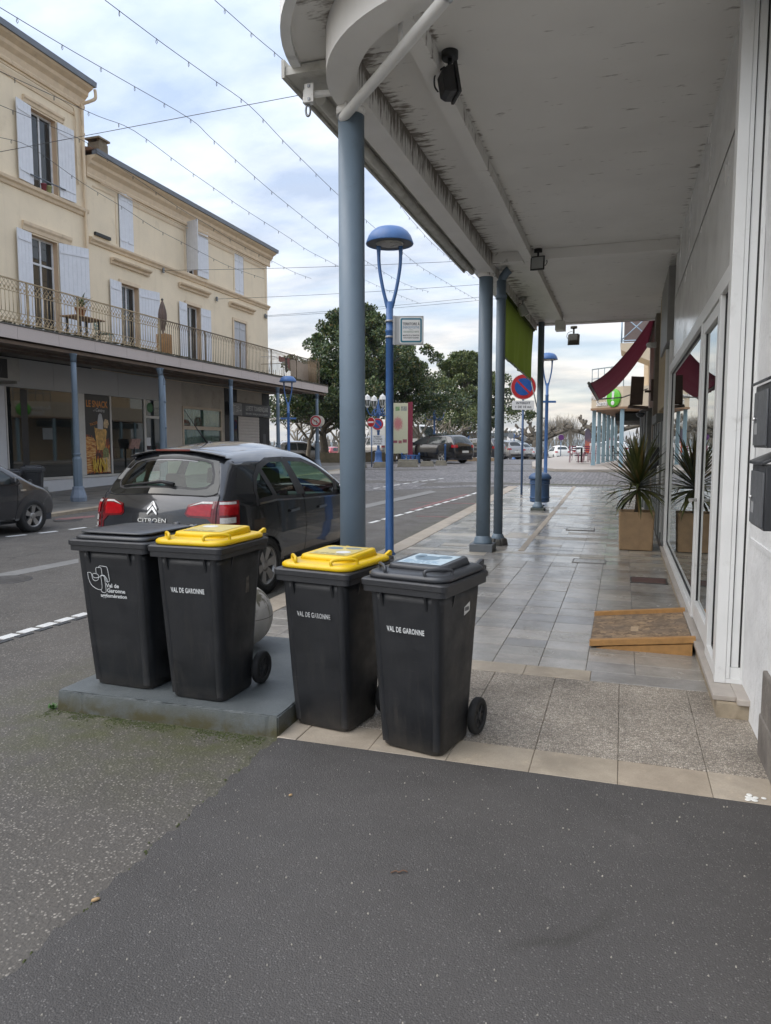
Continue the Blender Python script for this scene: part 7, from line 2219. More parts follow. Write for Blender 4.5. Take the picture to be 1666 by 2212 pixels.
ob('bottom_rail', MB().bb(-.014, .014, ya, yb, Z0 - .03, Z0 - .01), IRON2, r2_)
sp_ = .112
za = Z1 - .30
am = MB()
pth = [(0, 0, za)] + [(0, sp_ * (1 - cos(radians(a))), za + .285 * sin(radians(a))) for a in (18, 36, 54, 72, 90)]
am.tube(pth, .007, 5, smooth=False)
am.tube([(p[0] + .005, 2 * sp_ - p[1], p[2]) for p in pth], .007, 5, smooth=False)
arch_me = am.mesh('arch'); arch_me.materials.append(IRON2)
bar_me = MB().tube([(0, 0, Z0 - .02), (0, 0, za + .01)], .0085, 6).mesh('baluster'); bar_me.materials.append(IRON2)
k = 0
y = ya + .05
while y < yb - .05:
    o_ = bpy.data.objects.new('baluster', bar_me); COL.objects.link(o_); o_.parent = r2_; o_.location = (0, y, 0)
    if y + 2 * sp_ < yb:
        o_ = bpy.data.objects.new('arch', arch_me); COL.objects.link(o_); o_.parent = r2_; o_.location = (0, y, 0)
    y += sp_
for yy in (19.45, 22.0, 24.4, 26.9, 29.3, 31.75):
    ob('rail_post', MB().bb(-.02, .02, yy - .02, yy + .02, 4.40, Z1), IRON2, r2_)
# end return with a reed screen
xx = -.12
while xx > -3.0:
    o_ = bpy.data.objects.new('baluster', bar_me); COL.objects.link(o_); o_.parent = r2_; o_.location = (xx, 31.75, 0)
    xx -= sp_
ob('top_rail', MB().bb(-3.0, -.022, 31.735, 31.765, Z1 - .012, Z1 + .012), IRON2, r2_)

# table with pot plant
P0 = px(185, 680, XB - .9)
tb = thing('balcony_table', 'small wooden table with black trestles behind the ornate railing', 'table', (XB - .9, P0.y - .1, 4.375))
WOODT = M('table_wood', (.26, .15, .08), .7, var=.25, vs=9)
ob('top', MB().box((0, 0, .735), (.6, 1.15, .03)), WOODT, tb, bevel=.005)
for sy_ in (-.38, .38):
    for sx_ in (-.22, .22):
        ob('leg', MB().box((sx_, sy_, .36), (.03, .07, .72)), SEAL, tb)
    ob('stretcher', MB().box((0, sy_, .28), (.41, .03, .03)), SEAL, tb)
pt = thing('balcony_plant', 'spiky green plant in a clay pot on the balcony table', 'plant', (XB - .85, P0.y - .25, 5.126))
ob('pot', MB().lathe([(.09, 0), (.15, .22), (.165, .22), (.165, .25), (.14, .25)], 20), M('clay', (.36, .17, .09), .85, var=.15), pt)
ob('soil', MB().lathe([(.13, .235), (0, .245)], 16), MATS['soil'], pt)
LEAFG = M('plant_leaf', (.065, .115, .03), .5, var=.35, vs=12)
random.seed(13)
for k in range(34):
    lm = leaf_mesh(random.uniform(.35, .52), random.uniform(.016, .024), random.uniform(.4, 1.3), radians(random.uniform(20, 85)))
    ob('leaf', lm, LEAFG, pt, (0, 0, .24), (0, 0, random.uniform(0, 6.28)), recalc=False)
def chair(name, label, loc, rz, mat, cat='chair', group=None, sc=1.0):
    t_ = thing(name, label, cat, loc, rz, group)
    t_.scale = (sc,) * 3
    for sx_ in (-.19, .19):
        for sy_ in (-.19, .19):
            top = .44 if sy_ < 0 else .86
            ob('leg', MB().tube([(sx_ * 1.1, sy_ * 1.15, 0), (sx_, sy_, .44)] + ([(sx_, sy_ * 1.2, .86)] if sy_ > 0 else []), .014, 6), mat, t_)
    ob('seat', MB().box((0, 0, .45), (.42, .42, .02)), mat, t_, bevel=.006)
    for zz in (.58, .69, .80): ob('back_slat', MB().box((0, .215 + (zz - .44) * .09, zz), (.38, .012, .07)), mat, t_)
    return t_
chair('balcony_chair', 'pale green metal chair beside the balcony table', (XB - .95, P0.y + .85, 4.375), radians(110), M('green_metal', (.20, .27, .22), .5, var=.1))
# folded parasol and planter box
pp = px(352, 700, XB - .35)
pa = thing('folded_parasol', 'folded brown parasol tied up on the balcony', 'parasol', (XB - .35, pp.y, 4.375))
ob('pole', MB().tube([(0, 0, 0), (0, 0, 1.75)], .02, 8), WOODT, pa)
cv = MB()
cv.grid(lambda u, v: ((.03 + .09 * sin(pi * min(1, v * 1.15)) * (1 + .25 * sin(u * 2 * pi * 7))) * cos(2 * pi * u), (.03 + .09 * sin(pi * min(1, v * 1.15)) * (1 + .25 * sin(u * 2 * pi * 7))) * sin(2 * pi * u), 1.72 - v * 1.1), 42, 8)
ob('canopy', cv, M('parasol_cloth', (.14, .10, .085), .9, var=.25, vs=6), pa, recalc=False)
ob('finial', MB().lathe([(.0, 1.72), (.035, 1.74), (.04, 1.78), (0, 1.82)], 12), M('finial', (.10, .09, .08), .7), pa)
pw = px(358, 745, XB - .2)
pbx = thing('planter_box', 'tall wooden plank box by the end of the ornate railing', 'planter', (XB - .25, pw.y, 4.375))
for k in range(4):
    ob('plank', MB().bb(.135, .155, -.2 + k * .1 + .003, -.2 + (k + 1) * .1 - .003, .05, .68), M('plank_orange', (.40, .22, .09), .75, var=.25, vs=8), pbx)
ob('box', MB().bb(-.15, .133, -.195, .195, .03, .66), MATS['plank_orange'], pbx)
# clothes drying
ck = px(598, 780, XB - .7)
dr_ = thing('drying_rack', 'metal clothes airer behind the arched railing', 'airer', (XB - .7, ck.y, 4.375))
ob('frame', MB().tube([(0, -.8, .0), (0, -.5, .95), (0, .5, .95), (0, .8, 0)], .012, 6).tube([(-.5, -.5, .95), (.3, -.5, .95)], .01, 6).tube([(-.5, .5, .95), (.3, .5, .95)], .01, 6), M('rack_metal', (.5, .5, .5), .4, .5), dr_)
for k in range(5): ob('rod', MB().tube([(-.5 + k * .2, -.5, .95), (-.5 + k * .2, .5, .95)], .006, 5), MATS['rack_metal'], dr_)
for (nm, lb_, y0, wd, h_, col_) in (('garment', 'dark red garment hanging on the clothes airer', -.45, .9, .22, (.22, .06, .06)), ('garment', 'black garment hanging on the clothes airer', .15, .18, .55, (.03, .03, .035)), ('garment', 'pink garment hanging at the end of the airer', .42, .16, .42, (.35, .10, .12))):
    mb = MB().grid(lambda u, v: (.32 + .02 * sin(u * 14), y0 + u * wd, .955 - v * h_ * (1 + .15 * sin(u * 9))), 14, 4)
    o_ = ob(nm, mb, M('cloth_' + lb_.split()[0] + lb_.split()[1], col_, .9, var=.2, vs=14), None, (XB - .7, ck.y, 4.375), recalc=False)
    tag(o_, lb_, 'clothing')
ck2 = px(655, 800, XB - .35)
sh_ = MB().grid(lambda u, v: (XB - .30 + .05 * sin(u * 8), ck2.y - 1.4 + u * 2.6, 5.28 - v * (.72 + .14 * u) + .02 * sin(u * 20)), 30, 8)
o_ = ob('bed_sheet', sh_, M('sheet_beige', (.50, .41, .33), .9, var=.08, vs=4), None, recalc=False); tag(o_, 'beige bed sheet hung out to dry at the far balcony corner', 'sheet')
rs = thing('reed_screen', 'reed screen tied to the railing at the balcony corner', 'screen', (XB - .12, 31.1, 4.42))
for k in range(34):
    ob('reed', MB().tube([(random.gauss(0, .01), -.4 + k * .028, 0), (random.gauss(0, .012), -.4 + k * .028 + random.gauss(0, .015), .98 + random.uniform(-.05, .03))], .009, 5), M('reed', (.36, .26, .15), .85, var=.3, vs=10), rs)
# flower pots on the sill of the tall house
for i, (yy, col_, nm) in enumerate(((18.35, (.40, .42, .20), 'pale green'), (18.15, (.25, .06, .08), 'red'), (17.85, (.10, .09, .08), 'dark'))):
    t_ = thing('flower_pot', nm + ' flower pot on the window sill of the tall house', 'flower pot', (XW + .05, yy, 9.14))
    ob('pot', MB().lathe([(.06, 0), (.085, .17), (.09, .17), (.09, .19), (.07, .19)], 14), M('pot_' + nm.replace(' ', '_'), col_, .8), t_)
    ob('soil', MB().lathe([(.07, .18), (0, .185)], 12), MATS['soil'], t_)

# left wheelie bins in front of the snack bar
for i, (xp, lb_) in enumerate(((72, 'dark bin with white logo standing by the snack bar window'), (24, 'dark bin next to the logo bin, half hidden by the parked car'), (-14, 'dark bin cut off by the left picture edge'))):
    X_ = -13.15 - .08 * i
    p = px(xp, 1040, X_)
    bb_ = wheelie(lb_, (X_, p.y, zg(p.y) + .016), radians(36), PLLID, None, None, 'flat', True, True)
    if i == 0: logo(bb_, -.04, .60, .075, PRINT)
    if i == 0: bb_.scale = (1, 1, 1.06)
# ================================================================ cables over the street
CAB = M('cable', (.045, .047, .05), .6)
strings = [
 ('rightmost string-light cable, passing behind the canopy corner', [(464, 0), (550, 77), (635, 153), (719, 262), (790, 353), (845, 416), (878, 462), (909, 498), (936, 527), (1003, 585), (1027, 601)]),
 ('second string-light cable from the canopy, crossing the upper sky', [(227, 0), (352, 94), (457, 169), (540, 229), (613, 305), (669, 361), (719, 410), (789, 474), (889, 561), (934, 592), (1029, 647)]),
 ('long string-light cable starting at the upper left picture corner', [(0, 16), (143, 102), (268, 174), (411, 257), (455, 297), (528, 362), (589, 415), (642, 458), (689, 495), (729, 525), (789, 563), (872, 612), (927, 630)]),
 ('string-light cable crossing the tall house cornice', [(0, 154), (96, 198), (210, 250), (289, 282), (392, 357), (462, 406), (522, 448), (580, 485), (624, 513), (664, 540), (702, 560), (731, 575), (789, 605), (854, 634), (909, 656)]),
 ('string-light cable crossing the upper shutters of the tall house', [(0, 227), (174, 301), (225, 337), (386, 448), (450, 486), (504, 520), (598, 569), (638, 589), (673, 602)]),
 ('lowest string-light cable along the house fronts', [(0, 297), (67, 318), (178, 395), (263, 446), (332, 491), (395, 524), (450, 553), (502, 578), (571, 602)]),
]
cross_px = [(620, 215), (540, 229), (411, 257), (289, 282), (174, 301), (67, 318)]
YT1 = 15.2
random.seed(4)
for (lb_, pts), cpx in zip(strings, cross_px):
    X_ = py(cpx[0], cpx[1], YT1).x
    P3 = [px(x, y, X_) for x, y in pts]
    o_ = P3[0].copy()
    t_ = thing('string_light_cable', lb_, 'cable', o_, 0, 'string-light cables over the street')
    path = [p - o_ for p in smooth_path(P3, 4)]
    ob('wire', MB().tube(path, .0065, 5, cap=False), CAB, t_)
    # empty lamp hooks along it
    acc = .35
    for a, b_ in zip(path, path[1:]):
        L = (b_ - a).length
        while acc < L:
            q = a.lerp(b_, acc / L)
            tw = random.uniform(-.5, .5)
            hk = [Vector((0, 0, .015)), Vector((.012, 0, -.02)), Vector((.022, .0, -.09)), Vector((.0, 0, -.13)), Vector((-.02, 0, -.09)), Vector((-.008, 0, -.02))]
            hk = [q + Matrix.Rotation(tw + 1.2, 3, 'Z') @ (h_ * .68) for h_ in hk]
            ob('bulb_hook', MB().tube(hk, .0055, 4), CAB, t_)
            acc += 1.02
        acc -= L
def cross_cable(lb_, a, b_, sag=.12):
    a, b_ = Vector(a), Vector(b_)
    pts = [a.lerp(b_, k / 14) - Vector((0, 0, sag * 4 * (k / 14) * (1 - k / 14))) - a for k in range(15)]
    t_ = thing('cross_cable', lb_, 'cable', a, 0, 'steel cables across the street')
    ob('wire', MB().tube(pts, .0075, 5, cap=False), CAB, t_)
    ob('anchor', MB().box((.02, 0, 0), (.05, .10, .18)), STEEL, t_)
p = py(0, 328, YT1)
q = py(650, 205, YT1)
sl_ = (q.z - p.z) / (q.x - p.x)
cross_cable('steel cable across the street from the tall house to the canopy corner', (XW, YT1, p.z + sl_ * (XW - p.x)), (-.5, YT1, p.z + sl_ * (-.5 - p.x)), .0)
for lb_, pl_, pr_ in (('upper steel cable fixed beside the middle upper window of the lower house', (352, 584), (1010, 560)), ('middle steel cable fixed on the lower house string course', (468, 646), (1029, 612)), ('lower steel cable fixed at the corner of the lower house', (573, 682), (1029, 640)), ('thin lowest cable fixed at the same corner of the lower house', (575, 684), (1029, 647))):
    a = px(*pl_, XW + .03); b_ = py(*pr_, a.y)
    cross_cable(lb_, a, b_ + (b_ - a) * .25, .08)

# ================================================================ the square beyond
# ---- magnolias and bare trees
BARK = M('bark', (.10, .085, .065), .9, var=.35, vs=5, bmp=.6, bs=14)
BARKP = M('bark_pale', (.24, .21, .165), .9, var=.35, vs=3, bmp=.5, bs=10)
def leafmat(name, stops):
    m, t, b = nmat(name)
    ge = nd(t, 'ShaderNodeNewGeometry')
    c = ramp(t, ge.outputs['Random Per Island'], stops)
    t.links.new(c, b.inputs['Base Color'])
    b.inputs['Roughness'].default_value = .38
    return m
MAGN = leafmat('magnolia_leaf', [(0, (.022, .045, .018)), (.5, (.055, .098, .030)), (.8, (.11, .15, .042)), (.93, (.18, .19, .06)), (1, (.20, .14, .06))])
MAGN2 = leafmat('magnolia_leaf_olive', [(0, (.03, .05, .018)), (.5, (.075, .11, .032)), (.8, (.13, .16, .045)), (1, (.20, .20, .08))])
def crown_mesh(clumps, per, size, seed):
    rnd = random.Random(seed)
    vs = []; fs = []
    for (c, r) in clumps:
        for k in range(per):
            d = Vector((rnd.gauss(0, 1), rnd.gauss(0, 1), rnd.gauss(0, 1)))
            if d.length < 1e-3: continue
            d.normalize()
            p = Vector(c) + Vector((d.x * r, d.y * r, d.z * r * .75)) * (rnd.random() ** .45)
            out = (d + Vector((rnd.gauss(0, .5), rnd.gauss(0, .5), rnd.gauss(.35, .5)))).normalized()
            s_ = out.cross(Vector((rnd.gauss(0, 1), rnd.gauss(0, 1), rnd.gauss(0, 1)))).normalized()
            L = size * rnd.uniform(.7, 1.3); w_ = L * .36
            n_ = out.cross(s_)
            o_ = len(vs)
            vs += [p, p + out * L * .5 + s_ * w_ + n_ * .02, p + out * L, p + out * L * .5 - s_ * w_ + n_ * .02]
            fs.append((o_, o_ + 1, o_ + 2, o_ + 3))
    mb = MB(); mb.add(vs, fs, False)
    return mb
def limb(mb, a, b_, r0, r1, seed, wig=.15, n=6):
    rnd = random.Random(seed)
    a, b_ = Vector(a), Vector(b_)
    L = (b_ - a).length
    pts = []
    for k in range(n + 1):
        q = k / n
        pts.append(a.lerp(b_, q) + Vector((rnd.gauss(0, wig), rnd.gauss(0, wig), rnd.gauss(0, wig * .5))) * L * .12 * (1 if 0 < k < n else 0))
    mb.tube(pts, [r0 + (r1 - r0) * k / n for k in range(n + 1)], 7)
    return pts
def magnolia(label, base, height, radius, z_low, seed, mat, per=60, ncl=150, size=.24, lean=0.0):
    rnd = random.Random(seed)
    t_ = thing('magnolia_tree', label, 'tree', base, 0, 'evergreen magnolias on the square')
    tr = MB()
    limb(tr, (0, 0, -.1), (lean, 0, height * .75), .30, .06, seed, .08, 8)
    clumps = []
    k = 0
    while len(clumps) < ncl:
        v = rnd.random() ** .8
        z = z_low + (height - z_low) * v
        # broad below, pointed above, with bulges
        prof = radius * (1 - v ** 1.5) ** .75 * (1 + .22 * sin(v * 17 + seed)) + .25
        if v < .10: prof *= .55 + 4.5 * v
        a = rnd.random() * 2 * pi
        rr_ = prof * (rnd.random() ** .4) * (1 + .22 * sin(3 * a + seed + v * 6))
        clumps.append(((lean * v + rr_ * cos(a), rr_ * sin(a), z), rnd.uniform(.38, .85) * (1 - .35 * v)))
    for i in range(14):
        c, r = clumps[i * (ncl // 14)]
        limb(tr, (lean * .3, 0, min(c[2] - .3, rnd.uniform(z_low * .5, max(z_low, c[2] * .8)))), c, .09, .02, seed + i, .2, 5)
    ob('trunk', tr, BARK, t_, recalc=False)
    ob('crown', crown_mesh(clumps, per, size, seed), mat, t_, recalc=False)
    return t_
b1_ = at_depth(772, 1000, 100, 100 * 45.0 / F)
b1_.z = zg(b1_.y)
magnolia('big dark magnolia behind the thick near column', b1_, 9.9 - b1_.z, 4.9, 2.7, 5, MAGN, 230, 270, .155)
b1b = at_depth(700, 1000, 100, 100 * 43.0 / F); b1b.z = zg(b1b.y)
magnolia('lower dark magnolia at the corner of the left arcade', b1b, 5.6, 3.5, 2.3, 8, MAGN, 220, 130, .155)
b1c = at_depth(868, 1000, 100, 100 * 47.0 / F); b1c.z = zg(b1c.y)
magnolia('middle dark magnolia above the map board', b1c, 6.6, 2.4, 2.9, 15, MAGN, 220, 85, .155)
b2_ = at_depth(1003, 990, 100, 100 * 60.0 / F); b2_.z = zg(b2_.y)
magnolia('lighter green magnolia behind the black estate car', b2_, 8.9 - b2_.z, 4.5, 2.4, 23, MAGN2, 220, 235, .175)

def bare_tree(label, base, h, seed, mat=BARK, spread=.5, depth_=4, r=.12, group='bare trees on the square', n0=3, trunk=.25):
    rnd = random.Random(seed)
    t_ = thing('bare_tree', label, 'tree', base, 0, group)
    mb = MB()
    tk = MB()
    pts = limb(tk, (0, 0, -.1), (rnd.gauss(0, .1), rnd.gauss(0, .1), h * trunk), r, r * .75, seed, .1, 4)
    def grow(p, d, L, r_, lev):
        if lev == 0 or r_ < .004: return
        e = p + d * L
        mb.tube([p, p.lerp(e, .5) + Vector((rnd.gauss(0, .05), rnd.gauss(0, .05), 0)) * L, e], [r_, r_ * .85, r_ * .65], 5, cap=False)
        for k in range(rnd.choice([2, 3, 3])):
            nd_ = (d + Vector((rnd.gauss(0, spread), rnd.gauss(0, spread), rnd.gauss(.18, spread * .5)))).normalized()
            grow(p.lerp(e, rnd.uniform(.55, 1.0)), nd_, L * rnd.uniform(.6, .85), r_ * .62, lev - 1)
    top = pts[-1]
    for k in range(n0):
        a = 2 * pi * k / n0 + rnd.random()
        grow(top, Vector((cos(a) * spread, sin(a) * spread, 1)).normalized(), h * .30, r * .6, depth_)
    ob('trunk', tk, mat, t_, recalc=False); ob('branches', mb, mat, t_, recalc=False)
    return t_
def ground_at(x, dep, y=995):
    p = at_depth(x, y, 100, 100 * dep / F); p.z = zg(p.y); return p
for i, (x, dep, h, lb_) in enumerate(((665, 44, 4.4, 'pale bare tree behind the silver hatchback'), (735, 52, 4.2, 'pale bare tree over the red car'), (640, 60, 4.4, 'thin bare tree left of the arcade corner post'), (820, 60, 4.0, 'bare tree behind the ornate lamp near the thick column'))):
    bare_tree(lb_, ground_at(x, dep), h, 100 + i, BARKP, .75, 5, .15, n0=4, trunk=.28)
for i, (x, dep, h, lb_) in enumerate(((905, 50, 3.5, 'pruned pale tree left of the black estate car'), (945, 56, 3.3, 'pruned pale tree above the black estate car roof'), (985, 56, 3.2, 'pruned pale tree below the lighter magnolia'), (1024, 60, 3.2, 'pruned pale tree beside the thick pedestal column'))):
    bare_tree(lb_, ground_at(x, dep), h, 140 + i, BARKP, .7, 3, .13, 'pruned young trees on the square', 4, .42)
for i, (x, dep, h, lb_) in enumerate(((1196, 120, 8.3, 'tall bare poplar behind the white hatchback'), (1212, 125, 8.6, 'tall bare poplar behind the white hatchback, right of its twin'), (1228, 122, 8.2, 'bare poplar left of the feather flag'), (1182, 124, 7.5, 'bare poplar left of the tall pair'), (1242, 126, 7.2, 'bare poplar just left of the flat pollard'))):
    bare_tree(lb_, ground_at(x, dep), h, 170 + i, BARKP, .22, 6, .14, 'bare poplars beyond the car park', 5, .10)
def pollard(label, base, h, arms, seed, r=.32):
    rnd = random.Random(seed)
    t_ = thing('pollarded_plane', label, 'tree', base, 0, 'pollarded plane trees')
    tk = MB(); limb(tk, (0, 0, -.1), (0, 0, h * .55), r, r * .8, seed, .05, 5)
    br = MB()
    for (dx_, dy_, dz_) in arms:
        pts = limb(br, (0, 0, h * .5), (dx_, dy_, h * .5 + dz_), r * .62, r * .42, seed + int(dx_ * 10), .35, 7)
        for p in pts[2:]:
            for k in range(3):
                q = p + Vector((rnd.gauss(0, .28), rnd.gauss(0, .28), rnd.uniform(.05, .55)))
                br.tube([p, q], [r * .3, r * .25], 6)
                br.lathe([(.0, -.14), (.10, -.08), (.13, .03), (.09, .12), (0, .15)], 7, q)
    ob('trunk', tk, BARK, t_, recalc=False); ob('knuckled_branches', br, BARK, t_, recalc=False)
pollard('pollarded plane tree with flat arms right of the no-parking pole', ground_at(1155, 92), 4.5, [(-4.0, 0, 1.1), (-2.2, 1, 1.7), (-.6, 0, 2.2), (2.0, 0, 1.5), (4.2, -1, 1.7)], 3, .5)
pollard('pollarded plane tree behind the pale blue posts', ground_at(1300, 80), 4.4, [(-4.0, 0, 1.5), (-2.4, 1, 2.2), (.6, 0, 2.4), (2.6, 0, 2.2), (4.0, -1, 1.9)], 6, .5)

# ---- ornate lamps with white lanterns
LANT = M('lantern_white', (.66, .66, .64), .4, var=.05)
LGL = M('lantern_glass', (.10, .11, .10), .15)
def lantern(par, c):
    c = Vector(c)
    r_ = ob('lantern', MB().lathe([(.0, .52), (.03, .5), (.05, .46), (.15, .40), (.205, .22), (.21, .20), (.19, .19)], 6, c, False), LANT, par)
    fr_ = MB()
    for k in range(6):
        a = 2 * pi * k / 6
        fr_.tube([c + Vector((.175 * cos(a), .175 * sin(a), .2)), c + Vector((.105 * cos(a), .105 * sin(a), -.12))], .014, 5)
    fr_.lathe([(.11, -.14), (.11, -.11), (.07, -.18), (.03, -.22)], 6, c, False)
    ob('cage', fr_, LANT, r_, recalc=False)
    ob('pane', MB().lathe([(.16, .19), (.095, -.11)], 6, c, False), LGL, r_)
def ornate(label, base, n, rz, h=3.05, mat=None):
    mat = mat or BLUE
    t_ = thing('ornate_lamp', label, 'street lamp', base, rz, 'ornate blue lamps on the square')
    ob('column', MB().lathe([(.26, 0), (.26, .10), (.20, .16), (.17, .55), (.19, .62), (.12, .70), (.075, .80), (.065, 1.7), (.10, 1.75), (.07, 1.82), (.065, h - .45), (.12, h - .40), (.13, h - .30), (.07, h - .2), (.09, h), (.04, h + .12), (.02, h + .35), (0, h + .42)], 16), mat, t_)
    for k in range(n):
        a = 2 * pi * k / n
        d = Vector((cos(a), sin(a), 0))
        pts = smooth_path([d * .06 + Vector((0, 0, h - .30)), d * .25 + Vector((0, 0, h - .48)), d * .50 + Vector((0, 0, h - .42)), d * .62 + Vector((0, 0, h - .20)), d * .62 + Vector((0, 0, h - .10))], 5)
        ob('arm', MB().tube(pts, .030, 8), mat, t_)
        ob('scroll', MB().tube(smooth_path([d * .08 + Vector((0, 0, h - .12)), d * .25 + Vector((0, 0, h - .2)), d * .36 + Vector((0, 0, h - .36)), d * .22 + Vector((0, 0, h - .38))], 4), .022, 6), mat, t_)
        lantern(t_, d * .62 + Vector((0, 0, h + .12)))
pla = Vector((-12.46, 36.9, zg(36.9)))
ornate('ornate blue lamp with white lanterns between the thick column and the near lamp', pla, 4, radians(40))
for x, dep, lb_, rz_ in ((938, 49, 'ornate blue lamp with two white lanterns over the black estate car', 10), (1012, 66, 'ornate blue lamp left of the pedestal column', 55), (1110, 92, 'greenish ornate lamp left of the no-parking pole', 15), (694, 62, 'distant ornate blue lamp right of the arcade corner post', 30)):
    p = ground_at(x, dep); ornate(lb_, p, 4 if dep != 49 else 2, radians(rz_), 3.15 if dep != 92 else 3.3)

# ---- signs on the square
pn = Vector((-11.54, 33.16, zg(33.16)))
ne = thing('no_entry_sign', 'red no-entry sign on a thin pole right of the thick column', 'sign', pn, radians(-20))
ob('pole', MB().lathe([(.03, 0), (.03, 2.0)], 12), POLEG, ne)
zc = py(804, 912, pn.y).z - pn.z
ob('pole_top', MB().lathe([(.028, 2.0), (.028, zc + .2)], 12), POLEG, ne)
ob('back', MB().lathe([(.235, 0), (.235, .03)], 32, (0, -.04, zc), True, Matrix.Rotation(-pi / 2, 3, 'X')), SIGNBACK, ne)
disc('rim', .235, -.001, SIGNW, ne, (0, -.042, zc)); disc('field', .222, -.005, RED, ne, (0, -.042, zc)); bar('bar', .33, .075, 0, -.009, SIGNW, ne, (0, -.042, zc))
zc = py(819, 916, 36.5).z
t_ = no_parking('no-parking sign with text plate fixed on the ornate lamp', Vector((pla.x + .03, pla.y - .22, 0)), .31, zc, radians(16), False)
pz = py(819, 951, 36.5).z
p_ = ob('text_plate', MB().box((0, -.04, pz), (.78, .02, .88 * .62)), SIGNW, t_)
for k, s_ in enumerate(('INTERDIT', '12 TONNES', 'DU 1 AU 15', 'SAUF BUS')):
    text('lettering', s_, .12, INK, p_, face_m((0, -.053, pz + .18 - k * .12), (1, 0, 0), (0, 0, 1)), .001, sx=.8, bold=.002)
# no-left-turn sign on the arcade corner post
nl = thing('no_left_turn_sign', 'round no-left-turn sign on the corner arcade post', 'sign', (XB + .02, 31.25, 0), radians(14))
zc = py(684, 910, 31.2).z
ob('drum', MB().lathe([(.27, 0), (.27, .12)], 32, (.09, -.02, zc), True, Matrix.Rotation(-pi / 2, 3, 'X')), M('sign_drum', (.55, .50, .40), .6, var=.08), nl)
disc('rim', .27, -.13, SIGNW, nl, (-.02, 0, zc)); disc('ring', .255, -.134, RED, nl, (-.02, 0, zc)); disc('field', .175, -.138, M('sign_cream', (.56, .53, .46), .5), nl, (-.02, 0, zc))
bar('slash', .36, .035, radians(-38), -.145, RED, nl, (-.02, 0, zc))
bar('arrow_stem', .035, .14, 0, -.1415, INK, nl, (.03, 0, zc - .06)); bar('arrow_bar', .12, .035, 0, -.1415, INK, nl, (-.02, 0, zc + .015))
ob('arrow_head', MB().prism([(-.08, .0), (-.14, .032), (-.08, .065)], lambda u, v, k: (-.02 + u + .03, -.1415 - .003 * k, zc - .017 + v)), INK, nl)
for x, dep, yc, r_, col_, lb_ in ((1103, 70, 941, .30, (.18, .19, .20), 'grey back of a round sign behind the dark green car'), (1131, 75, 947, .30, (.20, .21, .22), 'grey back of a round sign right of the no-parking pole'), (1244, 62, 945, .24, None, 'round purple-blue parking sign left of the red chairs')):
    p = ground_at(x if col_ else 1211, dep)
    s_ = thing('round_sign', lb_, 'sign', p, radians(16))
    zc = py(x if col_ else 1211, yc, p.y).z - p.z
    ob('pole', MB().lathe([(.035, 0), (.035, zc)], 10), POLEG, s_)
    disc('disc', r_, -.05, M('sign_back_grey', (.2, .21, .22), .5) if col_ else M('sign_purple', (.12, .03, .16), .5), s_, (0, 0, zc), .02)
p = ground_at(1320, 50)
s_ = thing('round_sign', 'red-rimmed round sign behind the pale blue posts', 'sign', p, radians(10))
zc = py(1316, 957, p.y).z - p.z
ob('pole', MB().lathe([(.03, 0), (.03, zc)], 10), POLEG, s_); disc('ring', .36, -.05, RED, s_, (0, 0, zc), .02); disc('field', .24, -.075, SIGNW, s_, (0, 0, zc), .01)

# ---- town map board
mpb = thing('map_board', 'town map board with dark red frame beside the black estate car', 'board', (-11.15, 38.6, zg(38.6)), radians(22))
MAR = M('map_frame', (.20, .015, .04), .5, var=.1)
ob('post', MB().bb(-.03, .10, -.06, .06, 0, 3.35), MAR, mpb)
ob('frame_side', MB().bb(-.16, -.032, -.04, .04, .45, 3.32), MAR, mpb)
m, t, b = nmat('map_print')
P = pos(t, True)
s_ = nd(t, 'ShaderNodeSeparateXYZ'); t.links.new(P, s_.inputs[0])
base = (.55, .54, .38)
ex_ = math_(t, 'DIVIDE', math_(t, 'ADD', s_.outputs[0], .72), .36); ez_ = math_(t, 'DIVIDE', math_(t, 'SUBTRACT', s_.outputs[2], 2.15), .48)
rad = math_(t, 'SQRT', math_(t, 'ADD', math_(t, 'MULTIPLY', ex_, ex_), math_(t, 'MULTIPLY', ez_, ez_)))
rn = math_(t, 'ADD', rad, math_(t, 'MULTIPLY', math_(t, 'SUBTRACT', noise(t, P, 26, 6, .75), .5), 2.6))
c = mixc(t, ramp(t, rn, [(.55, .9), (.80, 0.0)]), base, (.50, .14, .16))
ex2 = math_(t, 'DIVIDE', math_(t, 'ADD', s_.outputs[0], 1.22), .16); ez2 = math_(t, 'DIVIDE', math_(t, 'SUBTRACT', s_.outputs[2], 1.45), .35)
rad2 = math_(t, 'SQRT', math_(t, 'ADD', math_(t, 'MULTIPLY', ex2, ex2), math_(t, 'MULTIPLY', ez2, ez2)))
c = mixc(t, ramp(t, math_(t, 'ADD', rad2, math_(t, 'MULTIPLY', math_(t, 'SUBTRACT', noise(t, P, 18, 5), .5), 1.0)), [(.5, .9), (1.0, 0.0)]), c, (.50, .32, .05))
c = mixc(t, ramp(t, noise(t, P, 40, 3), [(.55, 0.0), (.7, .35)]), c, (.35, .38, .28))
t.links.new(c, b.inputs['Base Color']); b.inputs['Roughness'].default_value = .35
pnl = ob('panel', MB().bb(-1.42, -.165, -.03, .03, .52, 3.28), m, mpb)
